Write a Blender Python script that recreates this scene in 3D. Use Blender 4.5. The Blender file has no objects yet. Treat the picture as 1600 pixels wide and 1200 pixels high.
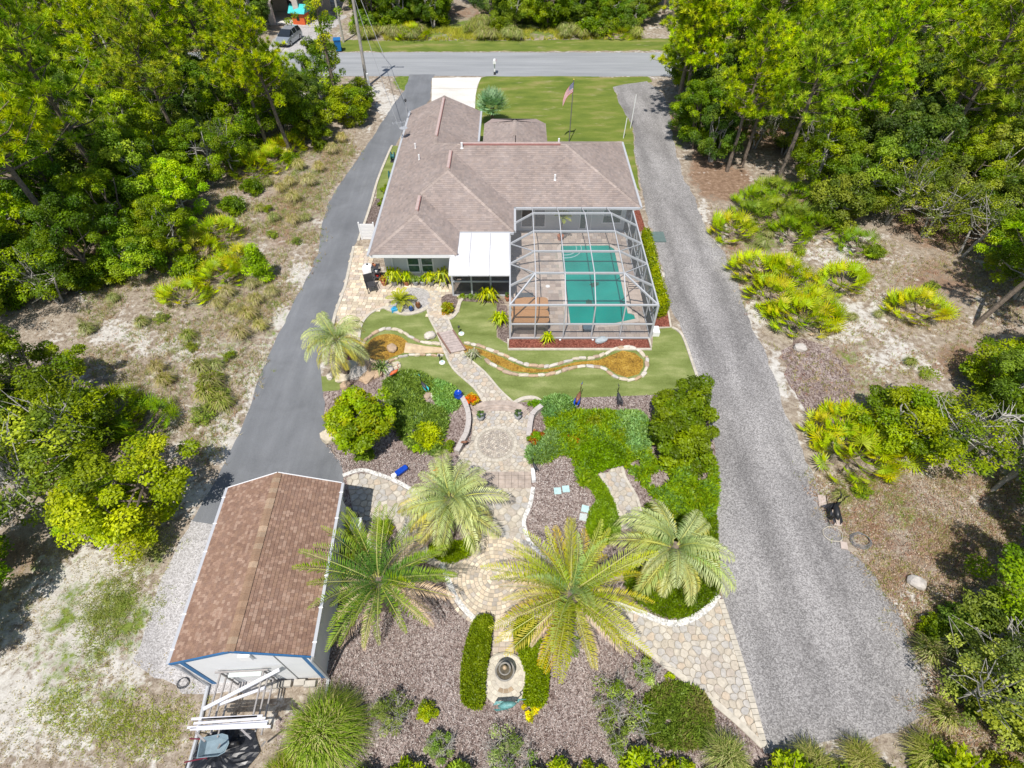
import bpy, bmesh, math, random
import numpy as np
from mathutils import Vector, Matrix, Euler
from mathutils.geometry import tessellate_polygon
from mathutils import noise as mnoise
R = math.radians
random.seed(7); np.random.seed(7)
rng = np.random.default_rng(11)
scene = bpy.context.scene
C = bpy.context.collection

# ------------------------------------------------------------------ camera, sky, sun, exposure
CAMH, F, YH = 20.0, 861.0, -370.0
PITCH = math.atan((600 - YH) / F)
cosp, sinp = math.cos(PITCH), math.sin(PITCH)
cd = bpy.data.cameras.new('camera'); cam = bpy.data.objects.new('camera', cd); C.objects.link(cam)
cam.location = (0, 0, CAMH); cam.rotation_euler = (math.pi / 2 - PITCH, 0, 0)
cd.sensor_width = 36; cd.lens = F / 1600 * 36; cd.clip_start = 0.2; cd.clip_end = 6000
scene.camera = cam
SUN_TO = Vector((-0.15, -0.50, 1.0)).normalized()
w = bpy.data.worlds.new('World'); scene.world = w; w.use_nodes = True
nt = w.node_tree; sk = nt.nodes.new('ShaderNodeTexSky'); sk.sky_type = 'NISHITA'; sk.sun_disc = False
sk.sun_elevation = math.asin(SUN_TO.z); sk.sun_rotation = math.atan2(SUN_TO.x, SUN_TO.y)
bg = nt.nodes['Background']; bg.inputs['Strength'].default_value = 0.105
nt.links.new(sk.outputs[0], bg.inputs['Color'])
sl = bpy.data.lights.new('sun', 'SUN'); sl.energy = 4.6; sl.angle = R(0.5); sl.color = (1.0, 0.955, 0.89)
so = bpy.data.objects.new('sun', sl); C.objects.link(so); so.rotation_euler = SUN_TO.to_track_quat('Z', 'Y').to_euler()
scene.view_settings.view_transform = 'Standard'; scene.view_settings.look = 'None'
scene.view_settings.exposure = 0.17; scene.view_settings.gamma = 1.0
scene.cycles.max_bounces = 6; scene.cycles.transparent_max_bounces = 12; scene.cycles.diffuse_bounces = 3

# ------------------------------------------------------------------ surveying: plan position of a photo point at height z
def G(px, py, z=0.0):
    h = CAMH - z
    return ((px - 800) * h / ((py - YH) * cosp), h * (F / (cosp * cosp * (py - YH)) - sinp / cosp))
def GP(pts, z=0.0): return [G(a, b, z) for a, b in pts]
def toPX(x, y, z=0.0):
    h = CAMH - z; q = y * cosp + h * sinp
    return 800 + F * x / q, YH + h * F / (cosp * q)

# ------------------------------------------------------------------ materials
MATS = {}
def newmat(name):
    m = bpy.data.materials.new(name); m.use_nodes = True; t = m.node_tree; t.nodes.clear()
    o = t.nodes.new('ShaderNodeOutputMaterial'); b = t.nodes.new('ShaderNodeBsdfPrincipled')
    t.links.new(b.outputs[0], o.inputs[0]); MATS[name] = m
    return m, t, b, o
def nd(t, typ, **kw):
    n = t.nodes.new(typ)
    for k, v in kw.items():
        if k in n.inputs: n.inputs[k].default_value = v
        else: setattr(n, k, v)
    return n
def ramp(t, fac, stops, interp='LINEAR'):
    r = t.nodes.new('ShaderNodeValToRGB'); r.color_ramp.interpolation = interp
    e = r.color_ramp.elements
    while len(e) < len(stops): e.new(0.5)
    for el, (p, c) in zip(e, stops):
        el.position = p; el.color = (c[0], c[1], c[2], 1) if not isinstance(c, (int, float)) else (c, c, c, 1)
    t.links.new(fac, r.inputs[0]); return r.outputs[0]
def mix(t, fac, a, b, mode='MIX'):
    n = t.nodes.new('ShaderNodeMix'); n.data_type = 'RGBA'; n.blend_type = mode
    for s, v in ((n.inputs[0], fac), (n.inputs[6], a), (n.inputs[7], b)):
        if isinstance(v, bpy.types.NodeSocket): t.links.new(v, s)
        elif isinstance(v, (int, float)): s.default_value = v
        else: s.default_value = (v[0], v[1], v[2], 1)
    return n.outputs[2]
def mth(t, op, a, b=0.0, c=0.0):
    n = t.nodes.new('ShaderNodeMath'); n.operation = op
    for s, v in zip(n.inputs, (a, b, c)):
        if isinstance(v, bpy.types.NodeSocket): t.links.new(v, s)
        else: s.default_value = v
    return n.outputs[0]
def wpos(t): return t.nodes.new('ShaderNodeNewGeometry').outputs['Position']
def noise(t, scale, detail=4, rough=.6, vec=None, dist=0.0):
    n = nd(t, 'ShaderNodeTexNoise', Scale=scale, Detail=detail, Roughness=rough, Distortion=dist)
    t.links.new(vec if vec is not None else wpos(t), n.inputs['Vector']); return n.outputs[0]
def voro(t, scale, vec=None, out='Color', feature='F1'):
    n = nd(t, 'ShaderNodeTexVoronoi', Scale=scale); n.feature = feature
    t.links.new(vec if vec is not None else wpos(t), n.inputs['Vector']); return n.outputs[out]
def bump(t, b, h, strength=.3, dist=.02):
    n = nd(t, 'ShaderNodeBump', Strength=strength, Distance=dist); t.links.new(h, n.inputs['Height']); t.links.new(n.outputs[0], b.inputs['Normal'])
def plain(name, c, rough=.6, metal=0.0, var=.12, scale=6, spec=.4):
    if name in MATS: return MATS[name]
    m, t, b, o = newmat(name)
    n = noise(t, scale, 3)
    t.links.new(ramp(t, n, [(.3, [v * (1 - var) for v in c]), (.7, [min(1, v * (1 + var)) for v in c])]), b.inputs['Base Color'])
    b.inputs['Roughness'].default_value = rough; b.inputs['Metallic'].default_value = metal; b.inputs['Specular IOR Level'].default_value = spec
    return m
def leafmat(name, trans=.32, var=.42, rough=.5, spec=.3, gain=1.5):
    m, t, b, o = newmat(name)
    a = nd(t, 'ShaderNodeAttribute'); a.attribute_name = 'col'
    oi = t.nodes.new('ShaderNodeObjectInfo')
    hs = t.nodes.new('ShaderNodeHueSaturation')
    t.links.new(mth(t, 'MULTIPLY_ADD', oi.outputs['Random'], .024, .471), hs.inputs['Hue']); t.links.new(mth(t, 'MULTIPLY_ADD', mth(t, 'FRACT', mth(t, 'MULTIPLY', oi.outputs['Random'], 7.31)),   .22, 1.02), hs.inputs['Saturation'])
    t.links.new(mth(t, 'MULTIPLY', mth(t, 'MULTIPLY_ADD', mth(t, 'FRACT', mth(t, 'MULTIPLY', oi.outputs['Random'], 3.77)), var, 1 - var / 2), gain), hs.inputs['Value'])
    t.links.new(a.outputs['Color'], hs.inputs['Color'])
    t.links.new(hs.outputs[0], b.inputs['Base Color']); b.inputs['Roughness'].default_value = rough; b.inputs['Specular IOR Level'].default_value = spec
    tr = t.nodes.new('ShaderNodeBsdfTranslucent'); t.links.new(mix(t, 1.0, hs.outputs[0], (1.5, 1.5, .6), 'MULTIPLY'), tr.inputs[0])
    mx = t.nodes.new('ShaderNodeMixShader'); mx.inputs[0].default_value = trans
    t.links.new(b.outputs[0], mx.inputs[1]); t.links.new(tr.outputs[0], mx.inputs[2]); t.links.new(mx.outputs[0], o.inputs[0])
    return m
def attrmat(name, rough=.8, n2=.12, scale=20, spec=.25, bmp=.2):
    m, t, b, o = newmat(name); a = nd(t, 'ShaderNodeAttribute'); a.attribute_name = 'col'
    n = noise(t, scale, 3); v = ramp(t, n, [(.25, 1 - n2), (.75, 1 + n2)])
    t.links.new(mix(t, 1.0, a.outputs['Color'], v, 'MULTIPLY'), b.inputs['Base Color'])
    b.inputs['Roughness'].default_value = rough; b.inputs['Specular IOR Level'].default_value = spec
    if bmp: bump(t, b, n, bmp)
    return m
def stonemat(name, cols, rough=.75, scale=9, bmp=.3):
    """each piece takes its own colour from the list, with mottling"""
    m, t, b, o = newmat(name); oi = t.nodes.new('ShaderNodeObjectInfo')
    k = len(cols); c = ramp(t, oi.outputs['Random'], [(i / k, cols[i]) for i in range(k)], 'CONSTANT')
    n = noise(t, scale, 5, .65); v = ramp(t, n, [(.25, .72), (.75, 1.18)])
    t.links.new(mix(t, 1.0, c, v, 'MULTIPLY'), b.inputs['Base Color']); b.inputs['Roughness'].default_value = rough
    bump(t, b, n, bmp); return m

LEAF = leafmat('leaf_surface'); NEEDLE = leafmat('needle_surface', .25, gain=1.78); FROND = leafmat('frond_surface', .25, .2, gain=1.5)
BARK = plain('bark', (.17, .135, .105), .9, var=.45, scale=9); GREYBARK = plain('grey_bark', (.34, .32, .29), .9, var=.35, scale=9)
WHITE = plain('white_paint', (.80, .80, .80), .4, var=.03); ALU = plain('white_aluminium', (.46, .47, .49), .35, .0, .04)
CREAM = plain('cream_concrete', (.50, .455, .38), .8, var=.18, scale=5); WHITEGRAVEL = None
WALLM = plain('stucco_wall', (.66, .66, .66), .8, var=.04, scale=3)
BLACK = plain('black_plastic', (.02, .02, .022), .4); DARK = plain('dark_metal', (.05, .05, .055), .5)
TERRA = plain('terracotta', (.42, .16, .08), .7); GREYPOT = plain('grey_ceramic', (.35, .36, .38), .5)
BLUE = plain('cobalt_glaze', (.01, .06, .42), .2, var=.3); RED = plain('red_paint', (.5, .03, .02), .4); ORANGE = plain('orange_red_paint', (.65, .13, .04), .5)
TEAL = plain('teal_paint', (.05, .42, .42), .4); PALEBLUE = plain('pale_blue_concrete', (.42, .60, .60), .7); VERD = plain('verdigris_metal', (.12, .28, .27), .5, var=.4, scale=20)

m, t, b, o = newmat('ground_soil')
a = nd(t, 'ShaderNodeAttribute'); a.attribute_name = 'mask'; sp = t.nodes.new('ShaderNodeSeparateColor'); t.links.new(a.outputs['Color'], sp.inputs[0])
n1 = noise(t, .55, 8, .62, dist=.4); n2 = noise(t, 3.2, 6, .65); n3 = noise(t, 17, 4, .7)
fine = mth(t, 'MULTIPLY_ADD', n2, .6, mth(t, 'MULTIPLY', n3, .4))
base = ramp(t, fine, [(.34, (.13, .10, .075)), (.46, (.26, .21, .16)), (.56, (.38, .325, .26)), (.68, (.52, .47, .40))])
sand = ramp(t, fine, [(.32, (.24, .21, .17)), (.43, (.43, .40, .355)), (.55, (.55, .525, .48)), (.7, (.64, .62, .58))])
grass = ramp(t, fine, [(.32, (.055, .09, .015)), (.5, (.13, .185, .03)), (.68, (.25, .28, .07))])
lit = ramp(t, fine, [(.32, (.09, .055, .035)), (.5, (.23, .15, .10)), (.68, (.40, .29, .21))])
def msk(ch, amp=.9, lo=.47, hi=.60, nn=None):
    s = mth(t, 'MULTIPLY_ADD', mth(t, 'SUBTRACT', nn or n1, .5), amp, sp.outputs[ch])
    s = mth(t, 'MULTIPLY_ADD', mth(t, 'SUBTRACT', n2, .5), .7, s)
    return ramp(t, s, [(lo, 0.0), (hi, 1.0)])
c = mix(t, msk(2), base, lit); c = mix(t, msk(0), c, sand); c = mix(t, msk(1, .8, .46, .62, noise(t, 1.1, 6, .6)), c, grass)
t.links.new(c, b.inputs['Base Color']); b.inputs['Roughness'].default_value = .95; b.inputs['Specular IOR Level'].default_value = .1
bump(t, b, fine, .7, .06); GROUND = m

def gravelmat(name, lo, mid, hi, patch=.25, sc=26, tracks=False):
    m, t, b, o = newmat(name)
    v = voro(t, sc); g = nd(t, 'ShaderNodeSeparateColor'); t.links.new(v, g.inputs[0])
    k = mth(t, 'MULTIPLY_ADD', g.outputs[0], .55, mth(t, 'MULTIPLY', noise(t, 9, 5, .7), .5))
    col = ramp(t, k, [(.22, lo), (.5, mid), (.82, hi)])
    st = nd(t, 'ShaderNodeMapping'); t.links.new(wpos(t), st.inputs[0]); st.inputs['Scale'].default_value = (1.0, .22, 1); st.inputs['Rotation'].default_value = (0, 0, R(-6))
    pn = ramp(t, noise(t, .75, 5, .6, st.outputs[0]), [(.33, 1 - patch), (.62, 1 + patch * .5)])
    col = mix(t, 1.0, col, pn, 'MULTIPLY')
    if tracks:      # two wheel ruts worn along the drive, broken up by patches
        sx_ = t.nodes.new('ShaderNodeSeparateXYZ'); t.links.new(wpos(t), sx_.inputs[0]); wob = mth(t, 'MULTIPLY', mth(t, 'SUBTRACT', noise(t, .22, 3), .5), 1.6)
        for x0 in (10.0, 11.8):
            d = mth(t, 'ABSOLUTE', mth(t, 'ADD', mth(t, 'SUBTRACT', sx_.outputs[0], x0), wob)); f = ramp(t, mth(t, 'ADD', d, mth(t, 'MULTIPLY', mth(t, 'SUBTRACT', noise(t, 1.1, 6, .7), .5), 2.6)), [(.05, .84), (.75, 1.0)])
            col = mix(t, 1.0, col, f, 'MULTIPLY')
    t.links.new(col, b.inputs['Base Color']); b.inputs['Roughness'].default_value = .95; b.inputs['Specular IOR Level'].default_value = .1
    bump(t, b, k, .8, .03); return m
GRAVEL = gravelmat('grey_gravel', (.165, .157, .153), (.285, .272, .266), (.435, .418, .408), .26, 28, True)
GRAVEL2 = gravelmat('pale_gravel', (.28, .265, .255), (.43, .41, .40), (.56, .54, .53), .15)
WHITEGRAVEL = gravelmat('white_pebbles', (.36, .345, .32), (.62, .60, .57), (.80, .78, .75), .08, 16)
REDMULCH = gravelmat('red_mulch', (.07, .02, .014), (.20, .062, .042), (.34, .14, .10), .15)
DARKMULCH = gravelmat('dark_mulch', (.06, .045, .04), (.16, .12, .105), (.32, .26, .23), .15)
m, t, b, o = newmat('pine_bark_mulch')
mp = nd(t, 'ShaderNodeMapping'); t.links.new(wpos(t), mp.inputs[0]); mp.inputs['Scale'].default_value = (1, .6, 1); mp.inputs['Rotation'].default_value = (0, 0, .7)
g = nd(t, 'ShaderNodeSeparateColor'); t.links.new(voro(t, 17, mp.outputs[0]), g.inputs[0])
g2 = nd(t, 'ShaderNodeSeparateColor'); t.links.new(voro(t, 31), g2.inputs[0])
k = mth(t, 'MULTIPLY_ADD', g.outputs[0], .5, mth(t, 'MULTIPLY', g2.outputs[1], .45))
c = ramp(t, k, [(.10, (.09, .062, .055)), (.30, (.20, .155, .140)), (.55, (.315, .258, .235)), (.85, (.47, .415, .385))])
c = mix(t, 1.0, c, ramp(t, noise(t, .6, 5, .6), [(.35, (.78, .72, .70)), (.65, (1.12, 1.1, 1.1))]), 'MULTIPLY')
t.links.new(c, b.inputs['Base Color']); b.inputs['Roughness'].default_value = .95; b.inputs['Specular IOR Level'].default_value = .1; bump(t, b, k, .9, .04); MULCH = m

m, t, b, o = newmat('asphalt')
st = nd(t, 'ShaderNodeMapping'); t.links.new(wpos(t), st.inputs[0]); st.inputs['Scale'].default_value = (1.1, .12, 1); st.inputs['Rotation'].default_value = (0, 0, R(-14))
c = ramp(t, noise(t, 1.2, 5, .6, st.outputs[0]), [(.33, (.142, .149, .160)), (.55, (.168, .175, .187)), (.72, (.200, .207, .217))])
c = mix(t, 1.0, c, ramp(t, noise(t, 35, 3, .7), [(.3, .86), (.7, 1.14)]), 'MULTIPLY'); c = mix(t, 1.0, c, ramp(t, noise(t, .45, 6, .65, dist=.6), [(.36, .86), (.5, 1.0), (.66, 1.10)]), 'MULTIPLY')
t.links.new(c, b.inputs['Base Color']); b.inputs['Roughness'].default_value = .85; bump(t, b, noise(t, 60, 2), .3, .01); ASPHALT = m
m, t, b, o = newmat('road_asphalt')
st = nd(t, 'ShaderNodeMapping'); t.links.new(wpos(t), st.inputs[0]); st.inputs['Scale'].default_value = (.1, 1, 1)
c = ramp(t, noise(t, 1.0, 5, .6, st.outputs[0]), [(.33, (.235, .245, .255)), (.55, (.29, .30, .31)), (.72, (.33, .34, .35))])
c = mix(t, 1.0, c, ramp(t, noise(t, 14, 3, .7), [(.3, .9), (.7, 1.1)]), 'MULTIPLY')
t.links.new(c, b.inputs['Base Color']); b.inputs['Roughness'].default_value = .9; ROAD = m
def lawnmat(name, c1, c2, c3, big=.5, dry=None):
    m, t, b, o = newmat(name)
    st = nd(t, 'ShaderNodeMapping'); t.links.new(wpos(t), st.inputs[0]); st.inputs['Scale'].default_value = (.5, 1.3, 1)
    c = ramp(t, noise(t, big, 6, .6, st.outputs[0]), [(.33, c1), (.52, c2), (.70, c3)])
    f = noise(t, 24, 3, .8); c = mix(t, 1.0, c, ramp(t, f, [(.3, .78), (.7, 1.22)]), 'MULTIPLY')
    if dry: c = mix(t, ramp(t, noise(t, .9, 8, .7, st.outputs[0]), [(.58, 0.0), (.70, .8)]), c, dry)
    t.links.new(c, b.inputs['Base Color']); b.inputs['Roughness'].default_value = .95; b.inputs['Specular IOR Level'].default_value = .1; bump(t, b, f, .5, .03); return m
TURF = lawnmat('artificial_turf', (.13, .165, .042), (.19, .23, .07), (.29, .31, .125), 1.1)
LAWN = lawnmat('front_grass', (.10, .145, .025), (.155, .195, .036), (.26, .235, .085), .6, (.36, .30, .18))
CONC = lawnmat('concrete', (.58, .55, .50), (.66, .64, .60), (.70, .68, .64), .5)
POOLDECK = plain('deck_pavers', (.50, .40, .34), .8, var=.3, scale=2.2)
m, t, b, o = newmat('pool_water')
b.inputs['Base Color'].default_value = (.0, .3, .25, 1); b.inputs['Roughness'].default_value = .06; b.inputs['Specular IOR Level'].default_value = .35
c = ramp(t, noise(t, .5, 2), [(.3, (.0, .22, .18)), (.7, (.004, .31, .25))]); t.links.new(c, b.inputs['Base Color']); bump(t, b, noise(t, 5, 3), .12, .03); WATER = m
m, t, b, o = newmat('stream_water')
k = mth(t, 'MULTIPLY_ADD', noise(t, 13, 6, .75), .7, mth(t, 'MULTIPLY', noise(t, 2.0, 4), .3))
t.links.new(ramp(t, k, [(.36, (.07, .04, .008)), (.46, (.25, .14, .022)), (.56, (.41, .245, .035)), (.68, (.54, .40, .14))]), b.inputs['Base Color'])
b.inputs['Roughness'].default_value = .12; bump(t, b, noise(t, 9, 3), .15, .02); STREAM = m
def screenmat(name, dens, col):
    m, t, b, o = newmat(name); b.inputs['Base Color'].default_value = (*col, 1); b.inputs['Roughness'].default_value = .7
    tr = t.nodes.new('ShaderNodeBsdfTransparent'); mx = t.nodes.new('ShaderNodeMixShader'); lw = nd(t, 'ShaderNodeLayerWeight', Blend=.35)
    t.links.new(mth(t, 'MULTIPLY_ADD', lw.outputs['Facing'], 1.1 * dens, dens * .55), mx.inputs[0])
    t.links.new(tr.outputs[0], mx.inputs[1]); t.links.new(b.outputs[0], mx.inputs[2]); t.links.new(mx.outputs[0], o.inputs[0]); return m
SCREEN = screenmat('insect_screen', .25, (.20, .21, .22))
SCREEN2 = screenmat('dark_insect_screen', .62, (.06, .065, .07))
m, t, b, o = newmat('window_glass'); t.links.new(ramp(t, noise(t, 2.5, 4), [(.35, (.02, .06, .035)), (.65, (.10, .18, .13))]), b.inputs['Base Color']); b.inputs['Roughness'].default_value = .05; GLASS = m
PAVER = stonemat('flagstone', [(.49, .43, .345), (.455, .425, .385), (.53, .475, .39), (.43, .405, .375), (.51, .42, .32), (.56, .51, .43), (.45, .39, .325), (.49, .445, .38)])
ROCK = stonemat('pale_rock', [(.55, .48, .37), (.62, .56, .46), (.46, .33, .22), (.58, .53, .46), (.40, .30, .22), (.50, .46, .42)], .8, 7, .5)
MORTAR = plain('mortar_sand', (.37, .335, .28), .9, var=.2, scale=12)
PAVEATTR = attrmat('small_pavers', .8, .15, 14)
SHINGLE = attrmat('asphalt_shingles', .9, .22, 30, .15, .4)
t = SHINGLE.node_tree; b_ = t.nodes['Principled BSDF']; src = b_.inputs['Base Color'].links[0].from_socket
t.links.new(mix(t, 1.0, src, ramp(t, noise(t, .55, 6, .65), [(.33, (.86, .84, .83)), (.66, (1.08, 1.08, 1.08))]), 'MULTIPLY'), b_.inputs['Base Color'])
PLASTICBLUE = plain('blue_plastic', (.01, .14, .38), .35)

# ------------------------------------------------------------------ mesh helpers
def tag(o, label=None, cat=None, group=None, kind=None):
    if label: o['label'] = label
    if cat: o['category'] = cat
    if group: o['group'] = group
    if kind: o['kind'] = kind
    return o
def link(o, parent=None):
    C.objects.link(o)
    if parent is not None: o.parent = parent
    return o
def empty(name, loc=(0, 0, 0), rz=0.0, label=None, cat=None, group=None):
    o = bpy.data.objects.new(name, None); o.empty_display_size = .3; link(o); o.location = (loc[0], loc[1], loc[2] if len(loc) > 2 else 0); o.rotation_euler = (0, 0, rz)
    return tag(o, label, cat, group)
def mesh_obj(name, verts, faces, mat, parent=None, col=None, smooth=False, loc=None, rot=None):
    me = bpy.data.meshes.new(name); me.from_pydata([tuple(v) for v in verts], [], faces)
    if isinstance(mat, (list, tuple)):
        for q in mat: me.materials.append(q)
    else: me.materials.append(mat)
    if col is not None:
        at = me.attributes.new('col', 'FLOAT_COLOR', 'POINT'); at.data.foreach_set('color', np.asarray([(c[0], c[1], c[2], 1) for c in col], dtype=np.float32).ravel())
    if smooth: me.polygons.foreach_set('use_smooth', [True] * len(me.polygons))
    me.update(); o = bpy.data.objects.new(name, me); link(o, parent)
    if loc is not None: o.location = loc
    if rot is not None: o.rotation_euler = rot
    return o
def data_obj(name, me, parent=None, loc=(0, 0, 0), rot=(0, 0, 0), sc=1.0):
    o = bpy.data.objects.new(name, me); link(o, parent); o.location = loc; o.rotation_euler = rot
    o.scale = (sc, sc, sc) if isinstance(sc, (int, float)) else sc
    return o
def copy_tree(o, loc=None, rz=None, sc=None, parent=None):
    c = o.copy(); C.objects.link(c); c.parent = parent
    if loc is not None: c.location = (loc[0], loc[1], loc[2] if len(loc) > 2 else 0)
    if rz is not None: c.rotation_euler = (0, 0, rz)
    if sc is not None: c.scale = (sc, sc, sc) if isinstance(sc, (int, float)) else sc
    for ch in KIDS.get(o.name, []) if o.name in KIDS else [x for x in o.children]:
        copy_tree(ch, parent=c)
    return c
KIDS = {}
class MB:
    def __init__(s): s.v = []; s.f = []; s.c = []
    def add(s, verts, faces, col=None):
        n = len(s.v); s.v += [tuple(q) for q in verts]; s.f += [tuple(i + n for i in q) for q in faces]
        s.c += [col or (1, 1, 1)] * len(verts); return s
    def box(s, c, d, rz=0.0, col=None):
        cx, cy, cz = c; a, b_, h = d[0] / 2, d[1] / 2, d[2] / 2; co, si = math.cos(rz), math.sin(rz)
        vs = [(cx + x * co - y * si, cy + x * si + y * co, cz + z) for z in (-h, h) for x, y in ((-a, -b_), (a, -b_), (a, b_), (-a, b_))]
        return s.add(vs, [(3, 2, 1, 0), (4, 5, 6, 7), (0, 1, 5, 4), (1, 2, 6, 5), (2, 3, 7, 6), (3, 0, 4, 7)], col)
    def bar(s, p, q, w=.08, h=None, col=None):
        p = Vector(p); q = Vector(q); d = (q - p).normalized(); up = Vector((0, 0, 1)) if abs(d.z) < .95 else Vector((0, 1, 0))
        a = d.cross(up).normalized() * (w / 2); b_ = d.cross(a).normalized() * ((h or w) / 2)
        vs = [e + x * a + y * b_ for e in (p, q) for x, y in ((-1, -1), (1, -1), (1, 1), (-1, 1))]
        return s.add(vs, [(3, 2, 1, 0), (4, 5, 6, 7), (0, 1, 5, 4), (1, 2, 6, 5), (2, 3, 7, 6), (3, 0, 4, 7)], col)
    def tube(s, pts, rad, seg=6, col=None, cap=True):
        n0 = len(s.v); pts = [Vector(p) for p in pts]; k = len(pts)
        rad = rad if isinstance(rad, (list, tuple)) else [rad] * k; vs = []
        for i, p in enumerate(pts):
            d = (pts[min(i + 1, k - 1)] - pts[max(i - 1, 0)]).normalized(); up = Vector((0, 0, 1)) if abs(d.z) < .9 else Vector((1, 0, 0))
            a = d.cross(up).normalized(); b_ = d.cross(a)
            vs += [p + rad[i] * (math.cos(6.2832 * j / seg) * a + math.sin(6.2832 * j / seg) * b_) for j in range(seg)]
        fs = [(i * seg + j, i * seg + (j + 1) % seg, (i + 1) * seg + (j + 1) % seg, (i + 1) * seg + j) for i in range(k - 1) for j in range(seg)]
        if cap: fs += [tuple(range(seg))[::-1], tuple((k - 1) * seg + j for j in range(seg))]
        return s.add(vs, fs, col)
    def lathe(s, prof, c=(0, 0, 0), seg=16, col=None, sx=1, sy=1):
        vs = [(c[0] + r * sx * math.cos(6.2832 * j / seg), c[1] + r * sy * math.sin(6.2832 * j / seg), c[2] + z) for r, z in prof for j in range(seg)]
        k = len(prof)
        fs = [(i * seg + j, i * seg + (j + 1) % seg, (i + 1) * seg + (j + 1) % seg, (i + 1) * seg + j) for i in range(k - 1) for j in range(seg)]
        fs += [tuple(range(seg))[::-1], tuple((k - 1) * seg + j for j in range(seg))]
        return s.add(vs, fs, col)
    def prism(s, poly, z0, z1, col=None):
        n = len(poly)
        if sum(poly[i][0] * poly[(i + 1) % n][1] - poly[(i + 1) % n][0] * poly[i][1] for i in range(n)) < 0: poly = poly[::-1]
        vs = [(x, y, z0) for x, y in poly] + [(x, y, z1) for x, y in poly]
        tr = tessellate_polygon([[Vector((x, y, 0)) for x, y in poly]])
        fs = []
        for a_, b_, c_ in tr:
            pa, pb, pc = poly[a_], poly[b_], poly[c_]
            if (pb[0] - pa[0]) * (pc[1] - pa[1]) - (pb[1] - pa[1]) * (pc[0] - pa[0]) < 0: b_, c_ = c_, b_
            fs.append((a_ + n, b_ + n, c_ + n)); fs.append((c_, b_, a_))
        fs += [(i, (i + 1) % n, n + (i + 1) % n, n + i) for i in range(n)]
        return s.add(vs, fs, col)
    def build(s, name, mat, parent=None, smooth=False, loc=None, rot=None, col=False):
        return mesh_obj(name, s.v, s.f, mat, parent, s.c if col else None, smooth, loc, rot)
def smoothpoly(pts, n=5, closed=True):
    out = []; k = len(pts); rngi = range(k if closed else k - 1)
    g = (lambda i: pts[i % k]) if closed else (lambda i: pts[max(0, min(k - 1, i))])
    for i in rngi:
        p0, p1, p2, p3 = g(i - 1), g(i), g(i + 1), g(i + 2)
        for j in range(n):
            u = j / n
            out.append(tuple(.5 * ((2 * p1[d]) + (-p0[d] + p2[d]) * u + (2 * p0[d] - 5 * p1[d] + 4 * p2[d] - p3[d]) * u * u + (-p0[d] + 3 * p1[d] - 3 * p2[d] + p3[d]) * u ** 3) for d in (0, 1)))
    if not closed: out.append(tuple(pts[-1]))
    return out
def densify(pts, step=.4, amp=0.0, freq=.9):
    out = []; k = len(pts)
    for i in range(k):
        a_, b_ = Vector(pts[i]), Vector(pts[(i + 1) % k]); L = (b_ - a_).length; n = max(1, int(L / step))
        for j in range(n):
            p = a_.lerp(b_, j / n)
            if amp:
                q = Vector((p.x * freq, p.y * freq, 3.3)); p = p + Vector((mnoise.noise(q), mnoise.noise(q + Vector((9, 4, 2))))) * amp + Vector((mnoise.noise(q * 3.7), mnoise.noise(q * 3.7 + Vector((5, 1, 2))))) * amp * .5
            out.append((p.x, p.y))
    return out
def sheet(name, px, z, mat, amp=0.0, sm=0, kind='structure', world=False, th=0.0):
    p = px if world else GP(px)
    if sm: p = smoothpoly(p, sm)
    if amp: p = densify(p, .35, amp)
    vs = [(x, y, z) for x, y in p]; tr = tessellate_polygon([[Vector((x, y, 0)) for x, y in p]])
    fs = []
    for a_, b_, c_ in tr:
        pa, pb, pc = p[a_], p[b_], p[c_]
        if (pb[0] - pa[0]) * (pc[1] - pa[1]) - (pb[1] - pa[1]) * (pc[0] - pa[0]) < 0: b_, c_ = c_, b_
        fs.append((a_, b_, c_))
    if th:
        n = len(p); vs += [(x, y, z - th) for x, y in p]; fs += [(i, (i + 1) % n, n + (i + 1) % n, n + i) for i in range(n)]
    o = mesh_obj(name, vs, fs, mat); o['kind'] = kind; return o
def ribbon_mb(pts, wd, z0, z1, closed=False, mb=None, col=None):
    mb = mb or MB(); k = len(pts); P_ = [Vector(p) for p in pts]; L = []; Rr = []
    for i in range(k):
        a_ = P_[(i - 1) % k] if closed or i > 0 else P_[i]; b_ = P_[(i + 1) % k] if closed or i < k - 1 else P_[i]
        d = (b_ - a_).normalized(); nrm = Vector((-d.y, d.x)) * wd / 2; L.append(P_[i] + nrm); Rr.append(P_[i] - nrm)
    vs = []
    for i in range(k): vs += [(L[i].x, L[i].y, z0), (L[i].x, L[i].y, z1), (Rr[i].x, Rr[i].y, z1), (Rr[i].x, Rr[i].y, z0)]
    fs = []
    for i in range(k if closed else k - 1):
        a_, b_ = i * 4, ((i + 1) % k) * 4
        fs += [(a_ + 1, a_ + 2, b_ + 2, b_ + 1), (a_, a_ + 1, b_ + 1, b_), (a_ + 2, a_ + 3, b_ + 3, b_ + 2)]
    if not closed: fs += [(3, 2, 1, 0), (k * 4 - 4, k * 4 - 3, k * 4 - 2, k * 4 - 1)]
    return mb.add(vs, fs, col)
def ribbon(name, px, wd, z0, z1, mat, closed=False, sm=4, world=False, kind='structure', parent=None):
    p = px if world else GP(px)
    if sm: p = smoothpoly(p, sm, closed)
    o = ribbon_mb(p, wd, z0, z1, closed).build(name, mat, parent)
    if kind: o['kind'] = kind
    return o
def inside(p, poly):
    x, y = p; c_ = False; n = len(poly)
    for i in range(n):
        x1, y1 = poly[i]; x2, y2 = poly[(i + 1) % n]
        if (y1 > y) != (y2 > y) and x < (x2 - x1) * (y - y1) / (y2 - y1) + x1: c_ = not c_
    return c_
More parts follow.
